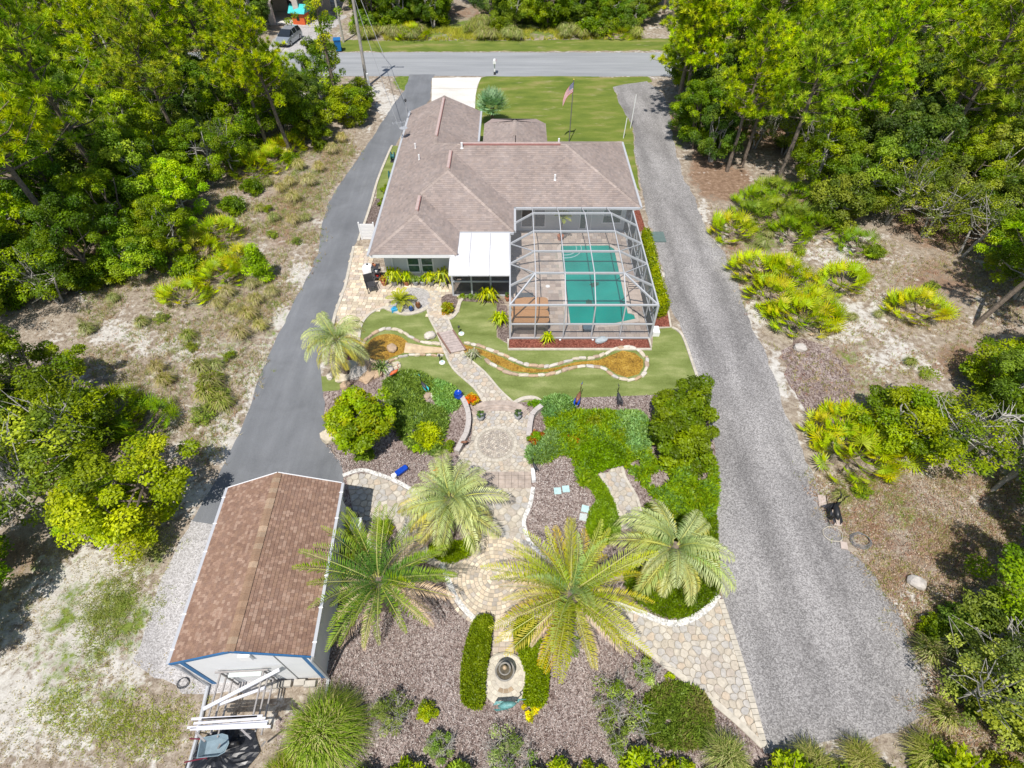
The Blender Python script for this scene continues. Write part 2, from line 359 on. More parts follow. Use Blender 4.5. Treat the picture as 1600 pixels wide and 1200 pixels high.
def nearest_on(p, poly):
    best = None; bd = 1e9; px_, py_ = p; n = len(poly)
    for i in range(n):
        x1, y1 = poly[i]; x2, y2 = poly[(i + 1) % n]; dx, dy = x2 - x1, y2 - y1; L = dx * dx + dy * dy
        u = 0 if L == 0 else max(0, min(1, ((px_ - x1) * dx + (py_ - y1) * dy) / L)); qx, qy = x1 + u * dx, y1 + u * dy
        d = (qx - px_) ** 2 + (qy - py_) ** 2
        if d < bd: bd = d; best = (qx, qy)
    return best, math.sqrt(bd)
def cliphp(poly, nx, ny, c_):
    out = []; n = len(poly)
    for i in range(n):
        a_, b_ = poly[i], poly[(i + 1) % n]; da = nx * a_[0] + ny * a_[1] - c_; db = nx * b_[0] + ny * b_[1] - c_
        if da <= 0: out.append(a_)
        if (da < 0) != (db < 0) and da != db:
            u = da / (da - db); out.append((a_[0] + u * (b_[0] - a_[0]), a_[1] + u * (b_[1] - a_[1])))
    return out
def parea(p): return abs(sum(p[i][0] * p[(i + 1) % len(p)][1] - p[(i + 1) % len(p)][0] * p[i][1] for i in range(len(p)))) / 2
def voronoi_cells(region, s, jit=.42, holes=(), gap=.012, rows=False):
    xs = [p[0] for p in region]; ys = [p[1] for p in region]; seeds = {}
    nx = int((max(xs) - min(xs)) / s) + 3; ny = int((max(ys) - min(ys)) / (s * .87)) + 3
    for j in range(-1, ny):
        for i in range(-1, nx):
            seeds[i, j] = (min(xs) + (i + (j % 2) * .5 + random.uniform(-jit, jit) * .9) * s, min(ys) + (j + random.uniform(-jit, jit) * .9) * s * .87)
    cells = []
    for (i, j), p in seeds.items():
        if not inside(p, region) or any(inside(p, h) for h in holes): continue
        poly = [(p[0] - s, p[1] - s), (p[0] + s, p[1] - s), (p[0] + s, p[1] + s), (p[0] - s, p[1] + s)]
        for di in (-2, -1, 0, 1, 2):
            for dj in (-2, -1, 0, 1, 2):
                q = seeds.get((i + di, j + dj))
                if q is None or (di == 0 and dj == 0): continue
                ax, ay = q[0] - p[0], q[1] - p[1]; L = math.hypot(ax, ay) or 1
                poly = cliphp(poly, ax / L, ay / L, (ax * (p[0] + q[0]) / 2 + ay * (p[1] + q[1]) / 2) / L - gap)
        poly = [v if inside(v, region) and not any(inside(v, h) for h in holes) else nearest_on(v, region)[0] if not inside(v, region) else v for v in poly]
        q = []
        for v in poly:
            if not q or math.hypot(v[0] - q[-1][0], v[1] - q[-1][1]) > .03: q.append(v)
        if len(q) > 3 and parea(q) > s * s * .2: cells.append(q)
    return cells
def paver_pieces(cells, parent, mat, z0=.0, h=.03, name='flagstone', limit=300, rnd=.25):
    """each stone an object: rounded corners, slightly uneven top"""
    cells.sort(key=lambda c_: sum(p[1] for p in c_) / len(c_))
    rest = MB()
    for k, c_ in enumerate(cells):
        n = len(c_); cx = sum(p[0] for p in c_) / n; cy = sum(p[1] for p in c_) / n; q = []
        for i in range(n):
            a_, b_, d_ = c_[i - 1], c_[i], c_[(i + 1) % n]
            q.append((b_[0] + (a_[0] - b_[0]) * rnd, b_[1] + (a_[1] - b_[1]) * rnd)); q.append((b_[0] + (d_[0] - b_[0]) * rnd, b_[1] + (d_[1] - b_[1]) * rnd))
        hh = h + random.uniform(-.006, .006); m_ = len(q); tx, ty = random.uniform(-.012, .012), random.uniform(-.012, .012)
        vs = [(x - cx, y - cy, z0) for x, y in q] + [((x - cx) * .96, (y - cy) * .96, z0 + hh + tx * (x - cx) + ty * (y - cy)) for x, y in q]
        fs = [tuple(m_ + i for i in range(m_))] + [(i, (i + 1) % m_, m_ + (i + 1) % m_, m_ + i) for i in range(m_)]
        if k < limit: mesh_obj(name, vs, fs, mat, parent, loc=(cx, cy, 0))
        else: rest.add([(v[0] + cx, v[1] + cy, v[2]) for v in vs], fs)
    if rest.v: tag(rest.build('small_' + name, mat, parent), kind='stuff')
# ------------------------------------------------------------------ foliage generators (numpy)
def leaf_mesh(name, pos, axis, nrm, ln, wd, col, mat, shape='rhomb'):
    """leaves as rhombs: pos base, axis along leaf, nrm roughly normal"""
    n = len(pos); side = np.cross(axis, nrm); side /= np.linalg.norm(side, axis=1, keepdims=True) + 1e-9
    ln = np.broadcast_to(np.asarray(ln), (n,))[:, None]; wd = np.broadcast_to(np.asarray(wd), (n,))[:, None]
    if shape == 'tri':
        V = np.stack([pos - side * wd / 2, pos + side * wd / 2, pos + axis * ln], 1); k = 3
    else:
        mid = pos + axis * ln * .5 + np.cross(side, axis) * ln * .06
        V = np.stack([pos, mid + side * wd / 2, pos + axis * ln, mid - side * wd / 2], 1); k = 4
    me = bpy.data.meshes.new(name); me.vertices.add(n * k); me.vertices.foreach_set('co', V.reshape(-1).astype(np.float32))
    me.loops.add(n * k); me.loops.foreach_set('vertex_index', np.arange(n * k, dtype=np.int32))
    me.polygons.add(n); me.polygons.foreach_set('loop_start', np.arange(0, n * k, k, dtype=np.int32)); me.polygons.foreach_set('loop_total', np.full(n, k, dtype=np.int32))
    at = me.attributes.new('col', 'FLOAT_COLOR', 'POINT'); c4 = np.ones((n, k, 4), np.float32); c4[:, :, :3] = np.asarray(col)[:, None, :]
    at.data.foreach_set('color', c4.reshape(-1)); me.materials.append(mat); me.update(); me.validate()
    return me
def rdir(n):
    v = rng.normal(size=(n, 3)); return v / np.linalg.norm(v, axis=1, keepdims=True)
def norm(v): return v / (np.linalg.norm(v, axis=1, keepdims=True) + 1e-9)
def palette(n, cols, w=None, jit=.18):
    c = np.array(cols)[rng.choice(len(cols), n, p=w)]; return np.clip(c * rng.uniform(1 - jit, 1 + jit, (n, 1)), 0, 1)
def crown_pts(nc, rad, h0, hh, rc, flat=1.0, hollow=.45):
    """clump centres in an ellipsoid, biased to its skin"""
    d = rdir(nc); r = rng.uniform(hollow, 1, nc) ** .6
    c = d * r[:, None] * np.array([rad, rad, hh / 2]); c[:, 2] += h0 + hh / 2
    c *= np.array([1, 1, 1]); c[:, :2] += rng.normal(size=(nc, 2)) * rad * .08
    return c
def crown_mesh(name, centres, rc, per, ll, lw, cols, mat=None, w=None, up=.5):
    nc = len(centres); n = nc * per; cc = np.repeat(centres, per, 0); rr = np.repeat(rng.uniform(.6, 1.15, nc) * rc, per)
    d = norm(rdir(n) + np.array([0, 0, .25])); r = rng.uniform(.35, 1, n) ** .5 * rr
    pos = cc + d * r[:, None] * np.array([1, 1, .75])
    nr = norm(d * .6 + rdir(n) * .6 + np.array([0, 0, up])); ax = norm(np.cross(nr, rdir(n)))
    cb = palette(nc, cols, w, .3); col = np.repeat(cb, per, 0) * rng.uniform(.75, 1.3, (n, 1))
    return leaf_mesh(name, pos, ax, nr, ll * rng.uniform(.7, 1.3, n), lw * rng.uniform(.7, 1.3, n), np.clip(col, 0, 1), mat or LEAF)
def trunk_mb(h, r0, targets, lean=(0, 0), nl=9, multi=1, fork=.35, wob=.12):
    mb = MB()
    for m_ in range(multi):
        a0 = random.uniform(0, 6.28); off = (math.cos(a0) * .12 * (multi > 1), math.sin(a0) * .12 * (multi > 1))
        sp = (lean[0] + (math.cos(a0) * .22 * h if multi > 1 else 0), lean[1] + (math.sin(a0) * .22 * h if multi > 1 else 0))
        pts = []; k = 7
        for i in range(k):
            u = i / (k - 1); pts.append((off[0] + sp[0] * u + random.uniform(-wob, wob) * u * .8, off[1] + sp[1] * u + random.uniform(-wob, wob) * u * .8, h * u - .08 * (i == 0)))
        mb.tube(pts, [r0 * (1.15 - .85 * i / (k - 1)) / (1 + .35 * (multi > 1)) for i in range(k)], 6)
        for _ in range(nl // multi):
            t_ = targets[rng.integers(len(targets))]; u = random.uniform(fork, .95); f = u * (k - 1); i = min(int(f), k - 2)
            p = Vector(pts[i]).lerp(Vector(pts[i + 1]), f - i); q = Vector(t_)
            if q.z < p.z - .3: continue
            mid = p.lerp(q, .5) + Vector((random.uniform(-.2, .2), random.uniform(-.2, .2), -.08 * (q - p).length))
            mb.tube([p, mid, q], [r0 * .42 * (1.1 - u * .6), r0 * .28 * (1.1 - u * .6), r0 * .07], 4, cap=False)
    return mb
def tree_proto(kind, seed):
    """returns (trunk mesh, crown mesh, height) of one individual growth form at natural size"""
    global rng
    random.seed(seed); rng = np.random.default_rng(seed)
    if kind == 'pine':
        h = 12.0; cs = []; limbs = MB(); k = 8
        ax = [(random.uniform(-.2, .2) * i / k, random.uniform(-.2, .2) * i / k, h * i / (k - 1) - .1) for i in range(k)]
        limbs.tube(ax, [.17 * (1.1 - .95 * i / (k - 1)) for i in range(k)], 7)
        z = h * .40
        while z < h * .99:
            u = (z / h - .40) / .6; Lmax = 2.7 * (1 - u) ** .55 * (.75 + .5 * random.random()) + .35
            for _ in range(3 + (u < .8)):
                a0 = random.uniform(0, 6.28); L = Lmax * random.uniform(.6, 1.1); el = R(random.uniform(5, 40)) + u * .5
                d = Vector((math.cos(a0) * math.cos(el), math.sin(a0) * math.cos(el), math.sin(el))); p0 = Vector((ax[0][0], 0, z))
                tip = p0 + d * L; mid = p0 + d * L * .5 - Vector((0, 0, .1 * L)); limbs.tube([p0, mid, tip], [.045 * (1.2 - u), .03, .012], 4, cap=False)
                nt_ = max(3, int(L * 4.2))
                for q in range(nt_):
                    v = .35 + .65 * (q + 1) / nt_; pp = p0.lerp(tip, v)
                    cs.append((pp.x + random.gauss(0, .34) * v, pp.y + random.gauss(0, .34) * v, pp.z + random.gauss(.05, .16)))
            z += random.uniform(.34, .55)
        cs = np.array(cs); nc = len(cs); per = 46; n = nc * per; cc = np.repeat(cs, per, 0)
        outw = cs.copy(); outw[:, 2] = 0; outw = norm(outw) * .6 + np.array([0, 0, .9]); outw = norm(outw)
        d = norm(rdir(n) * 1.0 + np.repeat(outw, per, 0) * .75)
        cb = palette(nc, [(.17, .27, .015), (.24, .35, .02), (.10, .19, .015), (.30, .38, .03), (.20, .31, .02)], None, .2)
        col = np.repeat(cb, per, 0) * rng.uniform(.7, 1.3, (n, 1))
        cr = leaf_mesh('pine_needles', cc, d, norm(rdir(n) + np.array([0, 0, .6])), rng.uniform(.22, .40, n), .052, np.clip(col, 0, 1), NEEDLE, 'tri')
        me = limbs.build('tmp', BARK).data
    elif kind in ('oak', 'oak_yellow', 'oak_dark', 'oak_low'):
        par = {'oak': (5.2, 2.3, 4.7, [(.075, .14, .012), (.11, .18, .016), (.15, .23, .02), (.20, .27, .03)]),
               'oak_yellow': (4.2, 2.1, 3.9, [(.18, .28, .012), (.22, .33, .015), (.14, .24, .012), (.27, .36, .02)]),
               'oak_dark': (5.6, 2.4, 5.1, [(.045, .09, .016), (.065, .12, .02), (.09, .155, .022), (.12, .18, .03)]),
               'oak_low': (3.0, 1.7, 2.8, [(.08, .15, .014), (.13, .20, .02), (.18, .25, .025)])}[kind]
        h, rad, ch, cols = par; cs = crown_pts(int(66 * rad / 2.3), rad, h - ch, ch, .5); cs[:, :2] *= (1.18 - .42 * (cs[:, 2:3] - (h - ch)) / ch)
        cr = crown_mesh('oak_leaves', cs, .50, 330, .125, .07, cols)
        me = trunk_mb(h * .82, .13, cs, nl=26, multi=2 if seed % 2 else 3, wob=.25).build('tmp', GREYBARK if seed % 3 else BARK).data
    elif kind == 'scraggly':
        h, rad, ch = 4.3, 2.0, 3.7; cs = crown_pts(46, rad, h - ch, ch, .5, hollow=.2)
        cr = crown_mesh('oak_leaves', cs, .42, 120, .11, .06, [(.12, .18, .03), (.18, .24, .04), (.08, .13, .025)])
        allc = crown_pts(60, rad * 1.05, h - ch, ch, .5)
        me = trunk_mb(h * .7, .09, allc, nl=46, multi=3, wob=.3).build('tmp', GREYBARK).data
    elif kind == 'vine_tree':
        h = 9.5; cs = [(random.gauss(0, .35), random.gauss(0, .35), z) for z in np.linspace(.3, 7.2, 42)]
        cs += [(random.gauss(0, 1.1), random.gauss(0, 1.1), random.uniform(7, 9.5)) for _ in range(22)]; cs = np.array(cs)
        cr = crown_mesh('vine_leaves', cs, .45, 110, .14, .09, [(.12, .2, .015), (.2, .28, .02), (.3, .33, .02), (.08, .14, .02)])
        me = trunk_mb(h, .17, cs, nl=16).build('tmp', BARK).data
    for ob in [o for o in C.objects if o.name.startswith('tmp')]: bpy.data.objects.remove(ob)
    rng = np.random.default_rng(seed + 99)
    return me, cr, h
PROTO = {}
def protos(kind, n=3):
    if kind not in PROTO: PROTO[kind] = [tree_proto(kind, 100 + 17 * i + len(kind)) for i in range(n)]
    return PROTO[kind]
def plant_tree(name, kind, x, y, h=None, label=None, cat='tree', group=None, variant=None, wide=1.0, rz=None, lean=None):
    pr = protos(kind); me, cr, h0 = pr[(variant if variant is not None else random.randrange(99)) % len(pr)]
    s = (h or h0) / h0; e = empty(name, (x, y, 0), random.uniform(0, 6.28) if rz is None else rz, label, cat, group); e.scale = (s * wide, s * wide, s)
    if lean: e.rotation_euler = (lean[0], lean[1], e.rotation_euler[2])
    data_obj('trunk', me, e); tag(data_obj('crown', cr, e), kind='stuff')
    return e
# ---- shrubs and small plants
SHR = {}
def shrub_mesh(key, rad, h, nc, per, ll, lw, cols, rc=None, seed=1, squareness=0):
    if key in SHR: return SHR[key]
    global rng; rng = np.random.default_rng(seed * 7 + 3)
    d = rdir(nc); d[:, 2] = np.abs(d[:, 2]) * .9; r = rng.uniform(.45, 1, nc) ** .5
    c = d * r[:, None] * np.array([rad * .82, rad * .82, h * .82]); c[:, 2] += h * .1
    SHR[key] = crown_mesh('shrub_leaves', c, rc or rad * .28, per, ll, lw, cols, up=.4); return SHR[key]
def stems_mesh(rad, h, n=6, r=.02):
    mb = MB()
    for i in range(n):
        a_ = 6.28 * i / n + random.random(); q = (math.cos(a_) * rad * .6, math.sin(a_) * rad * .6, h * .75)
        mb.tube([(math.cos(a_) * .04, math.sin(a_) * .04, -.03), (q[0] * .4, q[1] * .4, h * .4), q], [r, r * .7, r * .3], 5, cap=False)
    return mb
def shrub(name, key, x, y, rad, h, label, cat='shrub', cols=None, nc=40, per=90, ll=.09, lw=.05, group=None, rc=None, sc=1.0, mat=None, seed=1):
    me = shrub_mesh(key, rad, h, nc, per, ll, lw, cols, rc, seed)
    e = empty(name, (x, y, 0), random.uniform(0, 6.28), label, cat, group); e.scale = (sc, sc, sc)
    if ('st', key) not in SHR: SHR['st', key] = mesh_data(stems_mesh(rad, h, 7, .012 + .012 * rad), BARK)
    data_obj('stem', SHR['st', key], e); tag(data_obj('foliage', me, e), kind='stuff'); return e
def mesh_data(mb, mat, smooth=False, col=False):
    o = mb.build('tmp', mat, None, smooth, col=col); me = o.data; bpy.data.objects.remove(o); return me
# palmetto fan
def fan_mesh(seed, size=.56, cols=((.16, .26, .02), (.24, .33, .025), (.10, .18, .02), (.19, .29, .02), (.30, .31, .03)), blades=15, tip=(.38, .34, .05), ptl=.34):
    r_ = random.Random(seed); v = []; f = []; c = []; base = r_.choice(cols)
    v += [(-.012, 0, 0), (.012, 0, 0), (.008, 0, ptl), (-.008, 0, ptl)]; f.append((0, 1, 2, 3)); c += [base] * 4
    for i in range(blades):
        a_ = R(-125 + 250 * i / (blades - 1)) + r_.uniform(-.06, .06); L = size * (1 - .22 * abs(i / (blades - 1) - .5) * 2) * r_.uniform(.85, 1.08); w_ = size * .048
        dx, dz = math.sin(a_), math.cos(a_); sx_, sz = math.cos(a_), -math.sin(a_); n = len(v); dr = .10 * size
        p0 = (0, 0, ptl); m_ = (dx * L * .55, dr * .2, ptl + dz * L * .55); e_ = (dx * L, -dr * 1.6 * r_.uniform(.4, 1.6), ptl + dz * L)
        v += [p0, (m_[0] + sx_ * w_, m_[1], m_[2] + sz * w_), e_, (m_[0] - sx_ * w_, m_[1] + .02, m_[2] - sz * w_)]
        f.append((n, n + 1, n + 2, n + 3)); q = r_.uniform(.8, 1.2); bc = tuple(x * q for x in base); tp = tip if r_.random() < .4 else bc
        c += [bc, bc, tp, bc]
    me = bpy.data.meshes.new('fan_leaf'); me.from_pydata(v, [], f); at = me.attributes.new('col', 'FLOAT_COLOR', 'POINT')
    at.data.foreach_set('color', np.array([(*x, 1) for x in c], np.float32).ravel()); me.materials.append(FROND); me.update(); return me
FANS = [fan_mesh(i) for i in range(6)]
FANSG = [fan_mesh(i + 40, .5, ((.10, .18, .02), (.15, .23, .025)), tip=(.2, .25, .04)) for i in range(4)]
DRYFAN = [fan_mesh(i + 20, .42, ((.36, .30, .22), (.28, .23, .18)), tip=(.4, .35, .28)) for i in range(2)]
def join_meshes(name, items, mat):
    """items: (mesh, 4x4) -> one mesh with its col attribute"""
    vs, fs, cs, n = [], [], [], 0
    for me, M in items:
        k = len(me.vertices); co = np.empty(k * 3, np.float32); me.vertices.foreach_get('co', co); co = co.reshape(-1, 3)
        Mn = np.array(M); vs.append(co @ Mn[:3, :3].T + Mn[:3, 3]); cc = np.empty(k * 4, np.float32); me.attributes['col'].data.foreach_get('color', cc); cs.append(cc.reshape(-1, 4))
        fs += [tuple(i + n for i in p.vertices) for p in me.polygons]; n += k
    out = bpy.data.meshes.new(name); out.from_pydata(np.concatenate(vs).tolist(), [], fs); at = out.attributes.new('col', 'FLOAT_COLOR', 'POINT')
    at.data.foreach_set('color', np.concatenate(cs).astype(np.float32).ravel()); out.materials.append(mat); out.update(); return out
def palmetto(x, y, rad, nf, label, group='saw palmettos in the sand', near=True, green=False, sc=1.0, dry=.2, ell=1.0, rz=0.0):
    e = empty('saw_palmetto', (x, y, 0), rz, label, 'palmetto', group); items = []
    for i in range(int(nf * 1.45)):
        a_ = random.uniform(0, 6.28); rr = math.sqrt(random.random()) * rad; px_, py_ = math.cos(a_) * rr * .8 * ell, math.sin(a_) * rr * .8
        tilt = R(34 + 40 * rr / rad + random.uniform(-16, 16)); zz = .06 + (1 - (rr / rad) ** 2) * .5 * min(1.3, rad)
        isdry = random.random() < dry
        me = random.choice(DRYFAN if isdry else (FANSG if green else FANS)); s = random.uniform(.8, 1.25) * sc
        loc = (px_, py_, .02 if isdry else zz * sc); M = Matrix.Translation(loc) @ Euler((0, 0, a_ - math.pi / 2 + random.uniform(-.5, .5))).to_matrix().to_4x4() @ Euler((-tilt * (1.5 if isdry else 1), 0, 0)).to_matrix().to_4x4() @ Euler((0, 0, random.uniform(-.6, .6))).to_matrix().to_4x4() @ Matrix.Scale(s, 4)
        if near:
            o = bpy.data.objects.new('dead_frond' if isdry else 'frond', me); C.objects.link(o); o.parent = e; o.matrix_local = M
        else: items.append((me, M))
    if items: tag(bpy_obj('fronds', join_meshes('fronds', items, FROND), e), kind='stuff')
    mb = MB()
    for i in range(5):
        a_ = i * 1.3; mb.tube([(0, 0, .02), (math.cos(a_) * rad * .35, math.sin(a_) * rad * .35, .06), (math.cos(a_) * rad * .6, math.sin(a_) * rad * .6, .25)], [.07, .06, .04], 5)
    mb.build('trunk', BARK, e); return e
def bpy_obj(name, me, parent=None):
    o = bpy.data.objects.new(name, me); return link(o, parent)
# feather palm frond
def feather(seed, L=2.4, e0=50, droop=60, nl=46, ll=.34, lw=.035, cols=((.14, .2, .05), (.22, .27, .05)), tipc=(.42, .42, .08), vee=.5, hang=.25, rw=.022):
    r_ = random.Random(seed); pts = []; p = Vector((0, 0, 0)); k = 24; el = R(e0)
    for i in range(k + 1):
        pts.append(p.copy()); el2 = R(e0 - droop * (i / k) ** 1.3); p = p + Vector((math.cos(el2), 0, math.sin(el2))) * (L / k)
    base = r_.choice(cols); v = []; f = []; c = []
    for i in range(k):
        n = len(v); w_ = rw * (1 - .8 * i / k); a_, b_ = pts[i], pts[i + 1]
        v += [a_ + Vector((0, w_, 0)), a_ - Vector((0, w_, 0)), b_ - Vector((0, w_ * .95, 0)), b_ + Vector((0, w_ * .95, 0))]; f.append((n, n + 1, n + 2, n + 3)); rc_ = (.30, .33, .12) ; c += [rc_] * 4
        n = len(v); v += [a_ + Vector((0, 0, 0)), a_ + Vector((0, 0, -w_ * 1.2)), b_ + Vector((0, 0, -w_ * 1.2)), b_]; f.append((n, n + 1, n + 2, n + 3)); c += [rc_] * 4
    for i in range(nl):
        u = .10 + .90 * i / (nl - 1); q = u * k; j = min(int(q), k - 1); o_ = pts[j].lerp(pts[j + 1], q - j); t_ = (pts[j + 1] - pts[j]).normalized(); up = Vector((-t_.z, 0, t_.x))
        for sgn in (-1, 1):
            Lf = ll * (math.sin(math.pi * min(1, (u * .82 + .16))) ** .7) * r_.uniform(.85, 1.12) + .04
            d = (t_ * r_.uniform(.55, .8) + Vector((0, sgn, 0)) * .85 + up * vee * r_.uniform(.5, 1.3)).normalized()
            e_ = o_ + d * Lf + Vector((0, 0, -hang * Lf)); m_ = o_ + d * Lf * .5 + Vector((0, 0, .04 * Lf)); sd = t_ * lw / 2
            n = len(v); v += [o_, m_ + sd, e_, m_ - sd]; f.append((n, n + 1, n + 2, n + 3)); g_ = r_.uniform(.75, 1.25); b0 = tuple(x * g_ for x in base)
            tt = tuple(.35 * b0[z] + .65 * tipc[z] for z in range(3)) if u > .45 else b0
            bb = tuple(b0[z] * (1 - u * .5) + tipc[z] * u * .5 for z in range(3)); c += [bb, bb, tt, bb]
    me = bpy.data.meshes.new('palm_frond'); me.from_pydata([tuple(q) for q in v], [], f); at = me.attributes.new('col', 'FLOAT_COLOR', 'POINT')
    at.data.foreach_set('color', np.array([(*x, 1) for x in c], np.float32).ravel()); me.materials.append(FROND); me.update(); return me
def palm(x, y, th, label, sets, r=.16, cat='palm', boots=True, fruit=False, seed=0, name='palm_tree'):
    """sets: list of (meshes, count)"""
    random.seed(seed + 500); e = empty(name, (x, y, 0), 0, label, cat); mb = MB(); k = 9
    mb.tube([(random.uniform(-.03, .03), random.uniform(-.03, .03), -.05 + (th + .1) * i / (k - 1)) for i in range(k)], [r * (1.35 - .35 * i / (k - 1)) * (1.0 if i % 2 else 1.1) for i in range(k)], 10)
    for i in range(int(th * 34)):
        z = random.uniform(.1, th); a_ = i * 2.4; rr = r * 1.1
        mb.box((math.cos(a_) * rr, math.sin(a_) * rr, z), (.09, .07, .1), a_)
    mb.build('trunk', BARK, e); j = 0
    for meshes, n, zo in sets:
        for i in range(n):
            a_ = j * 2.39996 + random.uniform(-.42, .42); j += 1
            if random.random() < .08: continue
            o = data_obj('frond', meshes[i % len(meshes)], e, (math.cos(a_) * r * .5, math.sin(a_) * r * .5, th + zo + random.uniform(-.06, .06)), (random.uniform(-.32, .32), random.uniform(-.16, .2), a_), random.uniform(.72, 1.1))
    if fruit:
        mb = MB()
        for i in range(26): mb.lathe([(.0, 0), (.035, .03), (.035, .07), (0, .1)], (random.gauss(-.22, .1), random.gauss(-.32, .1), th + random.uniform(-.25, .05)), 6)
        mb.build('fruit_cluster', plain('orange_fruit', (.55, .24, .03), .6), e)
    return e
def grass_tuft_mesh(name, n, h, spread, cols, w_=.018, arch=.6, seed=1):
    r_ = np.random.default_rng(seed); v = np.zeros((n, 6, 3)); a_ = r_.uniform(0, 6.283, n); d = np.stack([np.cos(a_), np.sin(a_)], 1); s = np.stack([-np.sin(a_), np.cos(a_)], 1)
    L = h * r_.uniform(.6, 1.15, n); out = spread * r_.uniform(.02, 1.05, n) ** .75; b0 = d * (out * .12)[:, None] + r_.normal(size=(n, 2)) * (.03 + .05 * (n > 900))
    ws = w_ * r_.uniform(.7, 1.3, n); m_ = b0 + d * (out * .45)[:, None]; e_ = b0 + d * out[:, None] + s * (out * r_.normal(size=n) * .22)[:, None]
    for k, (p, z, ww) in enumerate(((b0, 0 * L, 1), (b0, 0 * L, -1), (m_, L * .85, 1), (m_, L * .85, -1), (e_, L * (1 - arch * out / spread), 0), (e_, L * (1 - arch * out / spread), 0))):
        v[:, k, :2] = p + s * (ws * ww / 2)[:, None]; v[:, k, 2] = z
    c = palette(n, cols, None, .2); vs = v[:, :5].reshape(-1, 3)
    fs = []
    for i in range(n): q = i * 5; fs += [(q, q + 1, q + 3, q + 2), (q + 2, q + 3, q + 4)]
    me = bpy.data.meshes.new(name); me.from_pydata(vs.tolist(), [], fs); at = me.attributes.new('col', 'FLOAT_COLOR', 'POINT')
    c4 = np.ones((n, 5, 4), np.float32); c4[:, :, :3] = c[:, None, :]; at.data.foreach_set('color', c4.ravel()); me.materials.append(FROND); me.update(); return me
def field_mesh(name, region, n, h, hw, cols, mat=None, holes=(), ll=.1, lw=.04, up=.5, relief=.5, relf=1.3, seed=5, z0=0.0, edge=.5, gaps=0):
    """leaves filling a low mass above an area, with a mounded top"""
    r_ = np.random.default_rng(seed); xs = [p[0] for p in region]; ys = [p[1] for p in region]; P_ = []
    poly = np.array(region)
    def ins(X, Y, poly):
        c_ = np.zeros(len(X), bool); x1, y1 = poly[:, 0], poly[:, 1]; x2, y2 = np.roll(x1, -1), np.roll(y1, -1)
        for a1, b1, a2, b2 in zip(x1, y1, x2, y2):
            cond = ((b1 > Y) != (b2 > Y)) & (X < (a2 - a1) * (Y - b1) / (b2 - b1 + 1e-12) + a1); c_ ^= cond
        return c_
    tot = 0; out = []
    while tot < n:
        X = r_.uniform(min(xs), max(xs), n); Y = r_.uniform(min(ys), max(ys), n); m_ = ins(X, Y, poly)
        for hh in holes: m_ &= ~ins(X, Y, np.array(hh))
        out.append(np.stack([X[m_], Y[m_]], 1)); tot += m_.sum()
        if len(out) > 60: break
    XY = np.concatenate(out)[:n]; n = len(XY)
    dist = np.full(n, 9.0)
    for i in range(len(poly)):
        a_, b_ = poly[i], poly[(i + 1) % len(poly)]; ab = b_ - a_; L = ab @ ab + 1e-9; u = np.clip(((XY - a_) @ ab) / L, 0, 1); dist = np.minimum(dist, np.linalg.norm(XY - a_ - u[:, None] * ab, axis=1))
    e_ = np.clip(dist / edge, 0, 1) ** .5
    px_ = np.sin(XY[:, 0] * relf * 2.1 + np.sin(XY[:, 1] * relf * 1.7) * 1.3) * np.cos(XY[:, 1] * relf * 1.9 + np.sin(XY[:, 0] * relf * 2.3)) * .5 + .5
    px2 = np.sin(XY[:, 0] * relf * 5.1 + 1.3 * np.sin(XY[:, 1] * relf * 4.7)) * np.cos(XY[:, 1] * relf * 6.1) * .5 + .5
    top = h * (1 - relief + relief * (.65 * px_ + .35 * px2)) * (.25 + .75 * e_)
    if gaps:
        kq = (.5 * px_ + .5 * px2 + r_.normal(size=n) * .05) > gaps; XY, top, px_, px2, e_ = XY[kq], top[kq], px_[kq], px2[kq], e_[kq]; n = len(XY)
    z = z0 + top * r_.uniform(.25, 1.0, n) ** .5 + r_.normal(size=n) * hw
    global rng; rng = r_
    pos = np.stack([XY[:, 0], XY[:, 1], np.maximum(z, .01)], 1); nr = norm(rdir(n) + np.array([0, 0, up])); ax = norm(np.cross(nr, rdir(n)) + np.array([0, 0, .25]))
    ci = np.clip((px_ * .6 + r_.uniform(0, 1, n) * .5) * len(cols), 0, len(cols) - 1).astype(int); c = np.array(cols)[ci] * r_.uniform(.75, 1.25, (n, 1))
    return leaf_mesh(name, pos, ax, nr, ll * r_.uniform(.7, 1.4, n), lw * r_.uniform(.7, 1.3, n), np.clip(c, 0, 1), mat or LEAF)
def massplant(name, px, n, h, cols, label, cat, kind=None, **kw):
    reg = smoothpoly(GP(px), 4); o = bpy.data.objects.new(name, field_mesh(name, reg, n, h, kw.pop('hw', .03), cols, holes=[GP(q) for q in kw.pop('holes', [])], **kw)); link(o)
    return tag(o, label, cat, None, kind)
# ------------------------------------------------------------------ ground: one sheet to the horizon, fine where it is seen
def axis_pts(a, b, step, far):
    p = list(np.arange(a, b + 1e-6, step)); q = step; lo = []; hi = []
    x = a; s = step
    while x > -far: s *= 1.6; x -= s; lo.append(x)
    x = b; s = step
    while x < far: s *= 1.6; x += s; hi.append(x)
    return np.array(lo[::-1] + p + hi)
gx = axis_pts(-46, 46, .4, 2500); gy = axis_pts(0, 96, .4, 2500)
GX, GY = np.meshgrid(gx, gy); q_ = GY * cosp + CAMH * sinp; q_ = np.maximum(q_, 1)
PXX = 800 + F * GX / q_; PYY = YH + CAMH * F / (cosp * q_)
def blobs(lst):
    m_ = np.zeros_like(GX)
    for cx, cy, rx, ry, wt in lst: m_ = np.maximum(m_, wt * np.exp(-(((PXX - cx) / rx) ** 2 + ((PYY - cy) / ry) ** 2) ** 1.5)) if wt > 0 else m_ * (1 + wt * np.exp(-(((PXX - cx) / rx) ** 2 + ((PYY - cy) / ry) ** 2) ** 1.5))
    return m_
